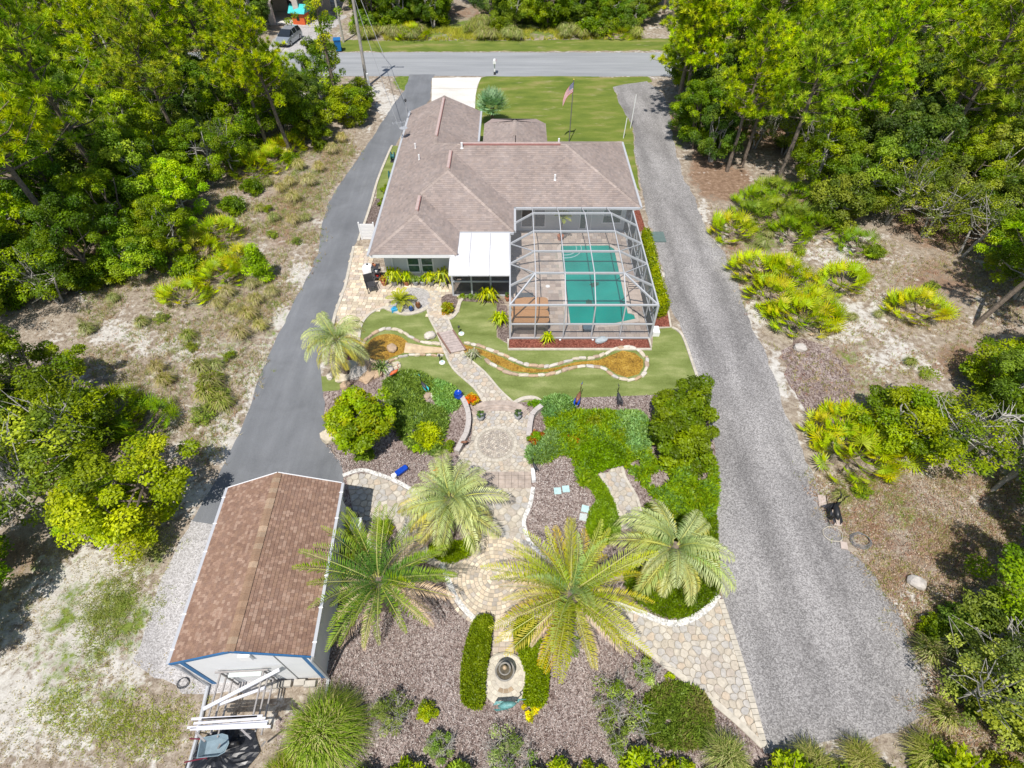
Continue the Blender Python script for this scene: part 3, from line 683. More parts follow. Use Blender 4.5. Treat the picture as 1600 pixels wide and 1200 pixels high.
SAND = .42 + .0 * GX; SAND = np.maximum(SAND, blobs([(120, 960, 190, 150, .70), (60, 1100, 190, 130, .66), (210, 890, 70, 60, .60), (200, 1040, 60, 90, .62), (300, 545, 110, 40, .58), (190, 520, 120, 35, .56), (400, 560, 40, 60, .55),
    (350, 690, 40, 70, .72), (300, 770, 60, 60, .62), (468, 425, 22, 50, .66), (440, 500, 25, 60, .62), (395, 620, 26, 60, .70), (610, 165, 34, 26, .70), (590, 140, 25, 18, .62), (365, 390, 60, 30, .5),
    (1340, 500, 75, 55, .66), (1300, 400, 70, 30, .60), (1400, 560, 70, 45, .60), (1210, 590, 22, 60, .72), (1260, 640, 26, 50, .60), (1180, 500, 18, 60, .68), (1100, 330, 18, 40, .62), (1410, 930, 26, 60, .66), (1450, 980, 35, 70, .62),
    (1440, 1060, 40, 50, .62), (1440, 430, 60, 40, .5), (1470, 800, 50, 50, .5), (1530, 640, 60, 40, .5), (1160, 700, 16, 80, .3), (500, 30, 28, 30, .8), (450, 72, 22, 12, .85), (700, 45, 30, 26, .55), (520, 60, 30, 12, .5), (1300, 1140, 160, 25, .5)]))
GRASS = blobs([(760, 45, 300, 22, .62), (130, 1000, 200, 200, .46), (330, 380, 110, 90, .44), (470, 300, 70, 90, .45), (380, 560, 80, 80, .44), (1350, 620, 120, 100, .42), (190, 960, 60, 70, .58), (230, 870, 45, 40, .52), (90, 1060, 60, 60, .46), (180, 1100, 60, 50, .52), (60, 960, 60, 80, .44), (240, 1010, 40, 50, .50), (700, 70, 330, 9, .85), (860, 70, 220, 8, .85), (580, 72, 60, 8, .75), (420, 500, 60, 80, .42), (340, 470, 90, 60, .42),
    (1190, 380, 40, 26, .62), (1330, 560, 60, 60, .42), (1060, 215, 30, 30, .5), (1400, 800, 60, 60, .5), (480, 125, 90, 14, .6), (480, 60, 60, 20, .6), (760, 50, 60, 18, .65), (640, 128, 30, 16, .9), (1500, 1000, 80, 80, .44), (1180, 130, 100, 30, .5), (1100, 68, 140, 9, .7), (1350, 690, 60, 60, .44)])
LIT = blobs([(1130, 285, 60, 45, .75), (1100, 245, 30, 40, .7), (1470, 440, 90, 60, .62), (1250, 330, 90, 40, .62), (1500, 560, 60, 50, .6), (440, 330, 50, 90, .58), (400, 470, 60, 60, .50), (520, 240, 40, 40, .55), (120, 300, 260, 170, .70), (1290, 150, 280, 130, .75), (1480, 350, 130, 60, .66), (1290, 580, 60, 55, .66), (1300, 640, 45, 50, .58), (1470, 870, 90, 70, .60), (1440, 1000, 60, 50, .60), (1370, 830, 70, 60, .56), (1540, 560, 70, 70, .55), (100, 700, 130, 110, .66), (20, 870, 100, 60, .6), (1090, 270, 25, 40, .6), (1150, 385, 25, 30, .55),
    (1390, 900, 50, 50, .62), (470, 300, 50, 50, .52), (200, 60, 300, 100, .6), (1060, 200, 30, 40, .62), (1560, 1080, 90, 80, .6), (700, 20, 200, 25, .55)])
SAND = SAND * np.clip(1.25 - .75 * LIT, .35, 1); GRASS = GRASS * 1.08
nx_, ny_ = len(gx), len(gy); V = np.stack([GX, GY, np.zeros_like(GX)], -1).reshape(-1, 3)
idx = np.arange(nx_ * ny_).reshape(ny_, nx_); Fq = np.stack([idx[:-1, :-1], idx[:-1, 1:], idx[1:, 1:], idx[1:, :-1]], -1).reshape(-1, 4)
me = bpy.data.meshes.new('ground'); me.vertices.add(len(V)); me.vertices.foreach_set('co', V.astype(np.float32).ravel()); me.loops.add(Fq.size); me.loops.foreach_set('vertex_index', Fq.astype(np.int32).ravel())
me.polygons.add(len(Fq)); me.polygons.foreach_set('loop_start', np.arange(0, Fq.size, 4, dtype=np.int32)); me.polygons.foreach_set('loop_total', np.full(len(Fq), 4, np.int32))
at = me.attributes.new('mask', 'FLOAT_COLOR', 'POINT'); mk = np.ones(GX.shape + (4,), np.float32); mk[..., 0] = SAND; mk[..., 1] = GRASS; mk[..., 2] = LIT; at.data.foreach_set('color', mk.ravel())
me.materials.append(GROUND); me.update(); o = link(bpy.data.objects.new('ground', me)); o['kind'] = 'structure'

# ------------------------------------------------------------------ roads, drives, lawns, beds
ya, yb = G(800, 119)[1], G(800, 82)[1]
sheet('road', [(-400, ya - .2), (-10, ya), (11, ya - .1), (400, ya - 1.5), (400, yb - .5), (0, yb), (-400, yb + .6)], .008, ROAD, .12, world=True)
sheet('asphalt_drive', [(640, 116.5), (632, 140), (612, 168), (592, 200), (561, 245), (530, 288), (512, 320), (503, 350), (497, 400), (475, 442), (452, 490), (425, 545), (405, 590), (385, 650), (352, 720), (301, 816), (420, 822), (533, 780), (539, 743), (536, 722), (520, 705), (509, 680), (507, 640), (505, 610), (501, 588), (500, 560), (519, 500), (540, 447), (553, 386), (560, 372), (578, 320), (588, 285), (612, 236), (640, 190), (673, 155), (674, 125), (680, 116.5)], .012, ASPHALT, .12)
sheet('concrete_driveway', [(675, 122), (674, 175), (742, 175), (743, 150), (746, 134), (752, 121)], .016, CONC)
ribbon('driveway_joint', [(675, 138.5), (745, 138.5)], .06, .014, .0175, MORTAR, sm=0)
sheet('front_lawn', [(752, 121), (770, 117), (932, 117), (937, 121), (1012, 120), (1020, 128), (975, 133), (957, 137), (967, 160), (987, 197), (993, 250), (1000, 300), (960, 250), (740, 250), (742, 175), (743, 150), (746, 134)], .004, LAWN, .12)
sheet('grass_verge', [(-300, 64), (440, 79), (640, 81), (1000, 79), (1600, 77), (1600, 62), (1000, 60), (850, 63), (640, 66), (560, 62), (470, 66), (300, 66)], .004, LAWN, .3)
sheet('side_lawn', [(612, 228), (606, 243), (590, 285), (588, 310), (603, 312), (612, 270), (622, 228)], .016, TURF)
sheet('side_mulch_bed', [(588, 310), (578, 330), (563, 374), (588, 374), (600, 312)], .016, DARKMULCH)
ribbon('side_kerb', [(613, 228), (606, 243), (590, 283), (578, 325), (560, 377)], .16, .0, .07, CREAM)
sheet('gravel_road', [(957, 137), (975, 132), (1010, 127), (1035, 145), (1046, 180), (1054, 225), (1062, 262), (1071, 285), (1090, 320), (1106, 364), (1132, 395), (1148, 432), (1162, 480), (1195, 553), (1216, 600), (1226, 640), (1252, 700), (1272, 745), (1290, 785), (1322, 858), (1347, 875), (1377, 917), (1402, 950), (1435, 1029), (1462, 1105), (1400, 1142), (1320, 1160), (1194, 1170), (1147, 1000), (1127, 937), (1120, 830), (1118, 760), (1117, 705), (1106, 637), (1095, 608), (1068, 525), (1046, 470), (1030, 400), (1008, 330), (995, 250), (987, 197), (967, 160)], .010, GRAVEL, .22)
sheet('gravel_strip', [(301, 816), (440, 800), (470, 1060), (330, 1085), (245, 1060), (208, 1035), (222, 990), (246, 930), (268, 875)], .008, GRAVEL2, .3)
sheet('mulch_bed', [(502, 600), (560, 590), (640, 590), (860, 622), (1079, 603), (1098, 606), (1106, 637), (1117, 705), (1119, 800), (1127, 937), (1192, 1166), (1230, 1190), (1180, 1290), (430, 1290), (430, 1130), (500, 1075), (540, 800), (536, 730), (509, 680)], .006, MULCH, .1)
sheet('wild_mulch', [(1240, 530), (1290, 540), (1330, 600), (1320, 640), (1270, 650), (1232, 600), (1225, 560)], .005, MULCH, .5, sm=3)
TURFPX = [(563, 530), (566, 506), (581, 489), (601, 481), (612, 485), (633, 490), (655, 487), (667, 482), (690, 496), (706, 494), (714, 484), (719, 470), (776, 474), (776, 527), (798, 541), (1019, 543), (1021, 515), (1050, 512), (1066, 525), (1084, 575), (1094, 606), (1079, 606), (1027, 617), (982, 619), (888, 622), (854, 627), (802, 629), (751, 624), (722, 625), (690, 602), (668, 592), (632, 584), (612, 566), (585, 560)]
sheet('turf_lawn', TURFPX, .014, TURF)
sheet('turf_corner', [(502, 588), (540, 590), (530, 610), (504, 612)], .014, TURF)
ribbon('turf_kerb', [(1050, 512), (1066, 525), (1084, 575), (1096, 610), (1104, 640)], .13, .0, .07, CREAM)

# streams and pond
P1 = [(568, 552), (575, 536), (588, 526), (606, 522), (623, 525), (636, 534), (639, 543), (632, 551), (614, 558), (597, 565), (582, 561)]
sheet('pond', P1, .022, STREAM, sm=4)
S_TOP = [(636, 536), (660, 541), (690, 543), (722, 538), (748, 545), (765, 551), (785, 559), (800, 567), (820, 575), (848, 578), (872, 574), (900, 566), (935, 563), (952, 556), (973, 548), (992, 552), (1005, 563)]
S_BOT = [(632, 551), (660, 551), (696, 553), (722, 552), (755, 556), (775, 569), (800, 580), (830, 583), (862, 581), (890, 572), (920, 569), (945, 572), (963, 585), (980, 590), (998, 585), (1005, 573), (1005, 563)]
sheet('stream', S_TOP + S_BOT[::-1][1:], .020, STREAM)
FLAT = plain('sandstone_slab', (.52, .40, .26), .8, var=.3, scale=2.5)
sheet('stream_slab', [(634, 536), (664, 541), (692, 544), (697, 552), (660, 552), (631, 552)], .030, FLAT, .05, th=.02)
sheet('waterfall_slab', [(566, 566), (578, 562), (598, 567), (608, 563), (600, 572), (580, 580), (560, 578), (556, 570)], .10, FLAT, .05, th=.1)
sheet('pond_apron', [(530, 585), (556, 570), (600, 572), (640, 580), (625, 600), (560, 602), (528, 600)], .012, MULCH)

def rock_mesh(seed, flat=.5, blocky=.5):
    random.seed(seed); bm = bmesh.new(); bmesh.ops.create_icosphere(bm, subdivisions=1 if blocky > .9 else 2, radius=.5)
    for v in bm.verts:
        c_ = v.co.copy(); m_ = max(abs(c_.x), abs(c_.y), abs(c_.z)); v.co = c_.lerp(c_ * (.46 / m_), blocky)
        v.co *= 1 + .22 * mnoise.noise(c_ * 2.7 + Vector((seed * 3.1, 0, 0))); v.co.z *= flat
    me = bpy.data.meshes.new('rock'); bm.to_mesh(me); bm.free(); me.materials.append(ROCK); return me
ROCKS = [rock_mesh(i, .55, .75) for i in range(7)]; BOULDERS = [rock_mesh(i + 30, .75, .45) for i in range(5)]
def stones_along(px, wd, parent, name='stone', z=.06, jit=.03, world=False):
    p = px if world else GP(px); p = smoothpoly(p, 6, False); d = 0; i = 0; acc = 0
    P_ = [Vector(q) for q in p]
    while i < len(P_) - 1:
        L = wd * random.uniform(.75, 1.25); s = P_[i].copy(); run = 0
        while i < len(P_) - 1 and run < L:
            run += (P_[i + 1] - P_[i]).length; i += 1
        e_ = P_[i]; m_ = (s + e_) / 2; a_ = math.atan2(e_.y - s.y, e_.x - s.x); LL = (e_ - s).length
        if LL < .05: continue
        data_obj(name, random.choice(ROCKS), parent, (m_.x + random.uniform(-jit, jit), m_.y + random.uniform(-jit, jit), z), (random.uniform(-.1, .1), random.uniform(-.1, .1), a_ + random.uniform(-.15, .15)), (LL * 1.13, wd * .62 * random.uniform(.8, 1.2), .26 * random.uniform(.8, 1.3)))
e = empty('stone_edging', G(800, 560), 0, 'pale stone edging of the long golden stream running right of the footbridge', 'stone edging'); e.location = (0, 0, 0)
stones_along([(726, 536), (748, 541), (765, 547), (785, 555), (802, 563), (822, 571), (850, 574), (872, 570), (900, 562), (933, 559), (950, 551), (973, 543), (994, 546), (1010, 560)], .30, e)
stones_along([(1010, 560), (1011, 575), (1002, 589), (980, 595), (960, 589), (942, 576), (920, 573), (892, 576), (862, 586), (830, 588), (800, 585), (772, 573), (757, 562)], .32, e)
e = empty('stone_edging', (0, 0, 0), 0, 'rounded stone rim round the golden pond left of the footbridge', 'stone edging')
stones_along([(562, 556), (566, 541), (577, 527), (592, 518), (606, 515), (625, 518), (641, 528), (660, 536), (690, 538)], .30, e)
stones_along([(693, 557), (670, 556), (645, 556), (628, 559), (612, 564), (600, 570)], .22, e)
for a_, b_, s, l in ((613, 547, .55, 'flat pale stone lying alone in the golden pond'), (520, 684, .95, 'big white boulder at the kerb beside the asphalt drive'), (1249, 546, .6, 'pale stone below the big palmetto clump by the gravel'), (1430, 912, .6, 'round pale rock in the litter right of the gravel turnaround'), (672, 527, .6, 'grey rock on the turf just left of the footbridge'), (540, 604, .5, 'tan rock at the turf corner below the palm by the drive')):
    o = data_obj('boulder', random.choice(BOULDERS), None, (*G(a_, b_), s * .22), (0, 0, random.random() * 6), (s * 1.1, s * .85, s * .8)); tag(o, l, 'rock')
for hp_i, (a_, b_, s) in enumerate(((548, 575, .7), (560, 585, .8), (575, 590, .7), (535, 592, .6), (590, 585, .5), (570, 574, .6), (605, 578, .55), (620, 572, .4))):
    o = data_obj('waterfall_rock', random.choice(ROCKS), None, (*G(a_, b_), s * .15), (0, 0, random.random() * 6), (s * 1.2, s, s * .7)); tag(o, ['tan rock nearest the palm foot in the heap below the pond', 'second tan rock from the palm in the heap below the pond', 'tan rock in the middle of the heap below the pond', 'leftmost tan rock of the heap below the pond', 'low tan rock at the front of the heap below the pond', 'tan rock at the back of the heap touching the pond rim', 'tan rock at the right of the heap near the spiky plant', 'smallest and rightmost tan rock of the heap below the pond'][hp_i], 'rock', 'tan rocks heaped below the pond')

# ------------------------------------------------------------------ pavings
def rect_pavers(name, region, s, parent, ang=0.0, z0=.0, h=.022, cols=((.62, .52, .38), (.52, .44, .33), (.66, .58, .45), (.48, .41, .34), (.58, .47, .36))):
    mb = MB(); xs = [p[0] for p in region]; ys = [p[1] for p in region]; y = min(ys); row = 0; ca, sa = math.cos(ang), math.sin(ang); cx, cy = sum(xs) / len(xs), sum(ys) / len(ys); ext = max(max(xs) - min(xs), max(ys) - min(ys))
    yy = -ext
    while yy < ext:
        xx = -ext + (row % 2) * s * .7
        while xx < ext:
            w_ = s * random.choice((.9, 1.2, 1.5)); px_, py_ = xx + w_ / 2, yy + s / 2; X, Y = cx + px_ * ca - py_ * sa, cy + px_ * sa + py_ * ca
            if inside((X, Y), region): q = random.uniform(.8, 1.15); mb.box((X, Y, z0 + h / 2 + random.uniform(-.002, .002)), (w_ - .014, s - .014, h), ang, tuple(v * q for v in random.choice(cols)))
            xx += w_
        yy += s; row += 1
    return tag(mb.build('paver_field', PAVEATTR, parent, col=True), kind='stuff')
UP = [(553, 386), (581, 386), (585, 440), (706, 445), (708, 462), (722, 462), (722, 470), (716, 484), (708, 494), (698, 499), (671, 497), (667, 482), (655, 487), (633, 490), (612, 485), (601, 481), (581, 489), (566, 506), (561, 530), (558, 552), (544, 540), (524, 491), (540, 447)]
pt = sheet('upper_patio', UP, .020, MORTAR); rect_pavers('u', GP(UP), .24, pt, R(-4), .021)
ribbon('patio_kerb', [(553, 386), (540, 447), (524, 491), (520, 510)], .16, .0, .07, CREAM, sm=0)
ribbon('patio_kerb', [(558, 552), (561, 530), (566, 506), (581, 489), (601, 481)], .14, .0, .07, CREAM)
BED1 = [(668, 455), (672, 470), (668, 483), (655, 488), (633, 491), (612, 486), (605, 481), (620, 470), (625, 455), (645, 450)]
sheet('white_gravel_bed', BED1, .05, GRAVEL2, sm=3); ribbon('bed_kerb', [(601, 481), (612, 486), (633, 491.5), (655, 488), (667, 482)], .22, .0, .09, CREAM)
ribbon('bed_kerb', [(692, 497), (704, 498), (714, 488), (718, 474), (724, 464), (722, 455)], .2, .0, .08, CREAM); sheet('planter_bed', [(692, 480), (690, 465), (705, 460), (716, 466), (712, 482), (700, 492)], .045, DARKMULCH, sm=2)
PATH = [(667, 478), (671, 497), (683, 521), (698, 558), (711, 580), (742, 608), (756, 630), (803, 630), (781, 610), (757, 582), (725, 553), (708, 519), (700, 499), (692, 486), (690, 470), (688, 455), (670, 455)]
pt = sheet('garden_path', PATH, .026, MORTAR)
cells = voronoi_cells(GP(PATH), .27, .42); paver_pieces(cells, pt, PAVER, .027, .026)
for q in ([(667, 478), (671, 497), (683, 521), (698, 558), (711, 580), (742, 608), (756, 631)], [(692, 486), (700, 499), (708, 519), (725, 553), (757, 582), (781, 610), (804, 631)]): ribbon('path_kerb', q, .10, .0, .06, CREAM)
br = empty('footbridge', (0, 0, 0), 0, 'short plank footbridge carrying the stone path over the stream', 'bridge')
A0, A1, B0, B1 = [Vector(G(*q)) for q in ((684, 523), (708, 518.5), (704, 554), (728, 549))]
for i in range(9):
    u = i / 9; v = (i + .92) / 9; q = [A0.lerp(B0, u), A1.lerp(B1, u), A1.lerp(B1, v), A0.lerp(B0, v)]
    MB().prism([(p.x, p.y) for p in q], .09, .13).build('plank', plain('weathered_plank', (.42, .35, .32), .85, var=.2), br)
for a_, b_ in ((A0, B0), (A1, B1)): MB().bar((a_.x, a_.y, .12), (b_.x, b_.y, .12), .07, .10).build('side_beam', plain('dark_timber', (.22, .13, .10), .8), br)
# medallion terrace
TERR = [(738, 640), (746, 633), (756, 630), (780, 627), (803, 630), (818, 636), (830, 650), (826, 668), (824, 690), (827, 720), (828, 742), (760, 742), (724, 742), (714, 722), (722, 704), (735, 690), (738, 665)]
pt = sheet('round_terrace', TERR, .020, MORTAR, sm=2)
mc = G(774.5, 694); ra, rb = (1.0 * 65 / 2) / 35.3, (57 / 2) / 30.5
hole = [(mc[0] + ra * 1.06 * math.cos(a_ * .2618), mc[1] + rb * 1.06 * math.sin(a_ * .2618)) for a_ in range(24)]
cells = voronoi_cells(smoothpoly(GP(TERR), 2), .22, .42, [hole]); paver_pieces(cells, pt, PAVER, .021, .026)
med = empty('paving_medallion', (mc[0], mc[1], 0), 0, 'round paving medallion with cream ring in the middle of the terrace', 'paving')
mb = MB()
for k in range(1, 9):
    r0, r1 = (k - 1) / 8.6, (k - .12) / 8.6; n = max(5, int(k * 5.5))
    for j in range(n):
        a0, a1 = 6.2832 * (j + .5 * (k % 2)) / n, 6.2832 * (j + .5 * (k % 2) + .86) / n; q = random.uniform(.75, 1.2); cc = tuple(v * q for v in random.choice(((.40, .345, .29), (.45, .395, .33), (.37, .33, .29), (.49, .44, .37))))
        mb.prism([(ra * .86 * r * math.cos(t_), rb * .86 * r * math.sin(t_)) for r, t_ in ((r0, a0), (r1, a0), (r1, (a0 + a1) / 2), (r1, a1), (r0, a1))], .021, .045 + random.uniform(-.003, .003), cc)
tag(mb.build('cobble_ring', PAVEATTR, med, col=True), kind='stuff')
n = 32
for j in range(n):
    a0, a1 = 6.2832 * j / n, 6.2832 * (j + .93) / n
    MB().prism([(ra * r * math.cos(t_), rb * r * math.sin(t_)) for r, t_ in ((.88, a0), (1.03, a0), (1.03, a1), (.88, a1))], .02, .055).build('rim_stone', CREAM, med)
# curved steps behind, straight steps in front of the terrace
STEP = plain('brown_step', (.40, .33, .28), .85, var=.25, scale=4)
st = empty('curved_steps', (0, 0, 0), 0, 'two shallow curved paver steps where the path meets the terrace', 'steps')
for k in range(3): ribbon('step', [(742 - 2 * k, 641 + k * 3.4), (752, 635.5 + k * 3.6), (770, 632 + k * 3.6), (790, 632 + k * 3.6), (806, 635.5 + k * 3.6), (822, 643 + k * 3.4)], .30, .0, .12 - k * .025, STEP, kind=None, parent=st)
st = empty('straight_steps', (0, 0, 0), 0, 'wide straight brown paver steps below the medallion terrace', 'steps')
for k in range(4):
    x0, y0 = G(738, 742 + k * 6.2); x1, y1 = G(830, 742 + k * 6.2)
    for j in range(9): xa = x0 + (x1 - x0) * j / 9; MB().box((xa + .14, y0, .035 + .012 * (3 - k)), ((x1 - x0) / 9 - .012, .19, .07)).build('step_stone', STEP, st)
def wall_curve(px, label, h=.30, wd=.2):
    e = empty('retaining_wall', (0, 0, 0), 0, label, 'garden wall'); p = [Vector(q) for q in smoothpoly(GP(px), 6, False)]; acc = 0; last = p[0]; W = plain('block_wall', (.44, .38, .35), .9, var=.25, scale=5)
    for q in p[1:]:
        if (q - last).length >= .3:
            m_ = (q + last) / 2; d = q - last; o = MB().box((0, 0, h / 2), (d.length - .015, wd, h)).build('wall_block', W, e, loc=(m_.x, m_.y, 0), rot=(0, 0, math.atan2(d.y, d.x)))
            MB().box((0, 0, h + .022), (d.length - .01, wd + .03, .04)).build('cap_block', plain('cap_grey', (.46, .42, .39), .85), e, loc=(m_.x, m_.y, 0), rot=(0, 0, math.atan2(d.y, d.x))); last = q
    return e
wall_curve([(722, 626), (729, 640), (733, 658), (730, 680), (721, 698), (712, 716)], 'low curved block wall on the left of the terrace beside the blue jar')
wall_curve([(846, 640), (832, 652), (828, 668), (826, 690)], 'low curved block wall on the right of the terrace beside the round bush')
ribbon('white_edging', [(803, 631), (818, 624), (834, 623), (846, 630), (848, 640)], .2, .0, .1, CREAM)
# lower patio, shed patio, walkway
SHEDP = [(541, 747), (555, 741), (570, 739.5), (588, 744), (604, 750), (622, 758), (640, 768), (668, 786), (690, 800), (700, 815), (690, 850), (690, 890), (640, 868), (612, 880), (590, 860), (566, 862), (548, 850), (552, 800)]
pt = sheet('shed_patio', SHEDP, .016, MORTAR)
ISL2 = [(582, 815), (600, 812), (618, 822), (622, 850), (616, 872), (590, 876), (580, 850)]
ISLp = [(672, 800), (700, 795), (735, 800), (752, 830), (740, 868), (705, 878), (672, 862), (660, 830)]
cells = voronoi_cells(GP(SHEDP), .29, .42, [GP(ISL2), GP(ISLp)], .014); paver_pieces(cells, pt, PAVER, .017, .03)
cc_ = G(772, 903); LOW = [(690, 790), (715, 775), (735, 765), (760, 764), (830, 762), (826, 790), (818, 812), (819, 832), (826, 850), (845, 868), (870, 890), (890, 920), (870, 945), (830, 962), (803, 972), (802, 1030), (770, 1030), (768, 972), (747, 969), (733, 957), (713, 934), (700, 905), (692, 885), (700, 830)]
pt = sheet('lower_patio', LOW, .020, MORTAR); Lw = GP(LOW); Rmax = 1.75
hole = [(cc_[0] + Rmax * math.cos(a_ * .2618), cc_[1] + Rmax * math.sin(a_ * .2618)) for a_ in range(24)]
walk = GP([(770, 968), (802, 968), (802, 1030), (770, 1030)])
cells = voronoi_cells(Lw, .30, .40, [hole, GP(ISLp), walk]); paver_pieces(cells, pt, PAVER, .021, .028)
mb = MB(); rg = 0; k = 0
while rg < Rmax - .1:
    r0, r1 = rg, rg + .135; n = max(4, int(6.2832 * (r0 + .07) / .17))
    for j in range(n):
        a0, a1 = 6.2832 * (j + .5 * (k % 2)) / n, 6.2832 * (j + .5 * (k % 2) + .9) / n; q = random.uniform(.8, 1.15); cl = tuple(v * q for v in random.choice(((.56, .46, .34), (.50, .42, .33), (.62, .54, .42), (.44, .39, .34), (.60, .50, .38))))
        P4 = [(r * math.cos(t_), r * math.sin(t_)) for r, t_ in ((r0 + .01, a0), (r1, a0), (r1, a1), (r0 + .01, a1))]
        if not inside((cc_[0] + P4[1][0], cc_[1] + P4[1][1]), GP(ISLp)): mb.prism([(x + cc_[0], y + cc_[1]) for x, y in P4], .021, .046 + random.uniform(-.003, .003), cl)
    rg += .15; k += 1
tag(mb.build('cobble_ring', PAVEATTR, pt, col=True), kind='stuff')
rect_pavers('w', walk, .17, pt, 0, .021, .026)
TRI = [(890, 900), (930, 930), (965, 948), (1000, 962), (1035, 975), (1065, 978), (1092, 966), (1110, 952), (1125, 937), (1146, 1010), (1168, 1085), (1192, 1166), (1150, 1127), (1090, 1077), (1040, 1040), (990, 1002), (950, 985), (900, 972), (850, 955), (870, 930)]
pt = sheet('flagstone_walkway', TRI, .018, MORTAR)
cells = voronoi_cells(GP(TRI), .26, .42, gap=.008); paver_pieces(cells, pt, PAVER, .019, .03)
KERB = [Vector(q) for q in densify(GP([(1125, 937), (1146, 1010), (1168, 1085), (1192, 1166)]), .2)[:60]]
kb = empty('walkway_kerb', (0, 0, 0), 0, 'cream brick kerb between the flagstone walkway and gravel turnaround', 'kerb')
a_, b_ = Vector(G(1125, 937)), Vector(G(1193, 1168)); n = 26
for i in range(n):
    p = a_.lerp(b_, (i + .5) / n) + Vector((.06 * math.sin(i / n * 3.1), 0)); MB().box((0, 0, .04), ((b_ - a_).length / n - .014, .2, .08)).build('brick', CREAM, kb, loc=(p.x, p.y, 0), rot=(0, 0, math.atan2(b_.y - a_.y, b_.x - a_.x)))
ribbon('path_kerb', [(940, 978), (990, 1002), (1040, 1040), (1090, 1077), (1150, 1127), (1191, 1166)], .20, .0, .07, CREAM)
ribbon('path_kerb', [(806, 972), (850, 962), (900, 968), (945, 984)], .16, .0, .07, CREAM)
sheet('flagstone_spur', [(936, 740), (950, 738), (960, 728), (972, 730), (976, 748), (992, 775), (1000, 800), (1005, 825), (968, 828), (966, 800), (955, 775)], .018, MORTAR)
SPUR = [(936, 740), (950, 738), (960, 728), (972, 730), (976, 748), (992, 775), (1000, 800), (1005, 825), (968, 828), (966, 800), (955, 775)]
cells = voronoi_cells(GP(SPUR), .26, .40); paver_pieces(cells, bpy.data.objects['flagstone_spur'], PAVER, .019, .028)
ribbon('path_kerb', [(937, 741), (955, 775), (966, 800), (969, 826)], .12, 0, .06, CREAM); ribbon('path_kerb', [(972, 730), (977, 748), (993, 775), (1003, 805)], .12, 0, .06, CREAM)
# white pebble edgings
ribbon('white_pebble_edging', [(536, 744), (555, 737), (570, 735.5), (588, 741), (606, 747), (624, 755), (645, 767), (668, 782)], 0.17, .0, .06, WHITEGRAVEL)
ribbon('white_pebble_edging', [(833, 762), (828, 790), (819, 812), (821, 832), (829, 850), (848, 868), (862, 882)], 0.17, .0, .06, WHITEGRAVEL)
ribbon('white_pebble_edging', [(690, 880), (700, 905), (712, 934), (733, 960), (750, 974)], 0.19, .0, .06, WHITEGRAVEL)
ribbon('white_pebble_edging', [(960, 944), (1000, 958), (1035, 972), (1062, 974), (1090, 962), (1110, 946), (1122, 930)], 0.22, .0, .06, WHITEGRAVEL)
sheet('palm_island_bed', ISLp, .055, MULCH, sm=3); sheet('small_island_bed', ISL2, .05, MULCH, sm=3)
# fountain circle
fc = G(789, 1061)
mb = MB().lathe([(.80, 0), (.80, .12), (.74, .15), (0, .15)], (0, 0, 0), 40); base = empty('fountain', (fc[0], fc[1], 0), 0, 'small tiered bowl fountain on a round paved plinth between two hedges', 'fountain')
mb.build('plinth', CREAM, base, col=False)
mb = MB()
for k, r0 in enumerate((.33, .47, .61)):
    n = int(6.28 * (r0 + .06) / .16)
    for j in range(n):
        a0, a1 = 6.2832 * (j + .5 * (k % 2)) / n, 6.2832 * (j + .5 * (k % 2) + .9) / n; q = random.uniform(.82, 1.12); cl = (.36 * q, .27 * q, .18 * q) if (k == 0 and 4.0 < a0 % 6.28 < 5.4) else (.56 * q, .51 * q, .42 * q)
        mb.prism([(r * math.cos(t_), r * math.sin(t_)) for r, t_ in ((r0, a0), (r0 + .125, a0), (r0 + .125, a1), (r0, a1))], .15, .165, cl)
tag(mb.build('plinth_paver', PAVEATTR, base, col=True), kind='stuff')
BASINW = plain('basin_water', (.10, .085, .06), .08, var=.4, scale=14); FST = plain('fountain_stone', (.24, .225, .20), .6, var=.35, scale=10)
MB().lathe([(.10, .15), (.14, .2), (.27, .42), (.32, .52), (.32, .56), (.28, .57), (.26, .50), (0, .47)], (0, .12, 0), 28).build('lower_bowl', FST, base, True)
MB().lathe([(.05, .47), (.05, .62), (.10, .66), (.19, .74), (.20, .78), (.17, .78), (.15, .74), (0, .73)], (0, .12, 0), 24).build('upper_bowl', FST, base, True)
MB().lathe([(.03, .73), (.04, .84), (.075, .88), (.06, .95), (0, 1.0)], (0, .12, 0), 16).build('finial', plain('tan_stone', (.46, .34, .22), .6), base, True)
MB().lathe([(.26, .505), (0, .51)], (0, .12, 0), 28).build('water', BASINW, base)
MB().lathe([(.15, .75), (0, .755)], (0, .12, 0), 20).build('water', BASINW, base)

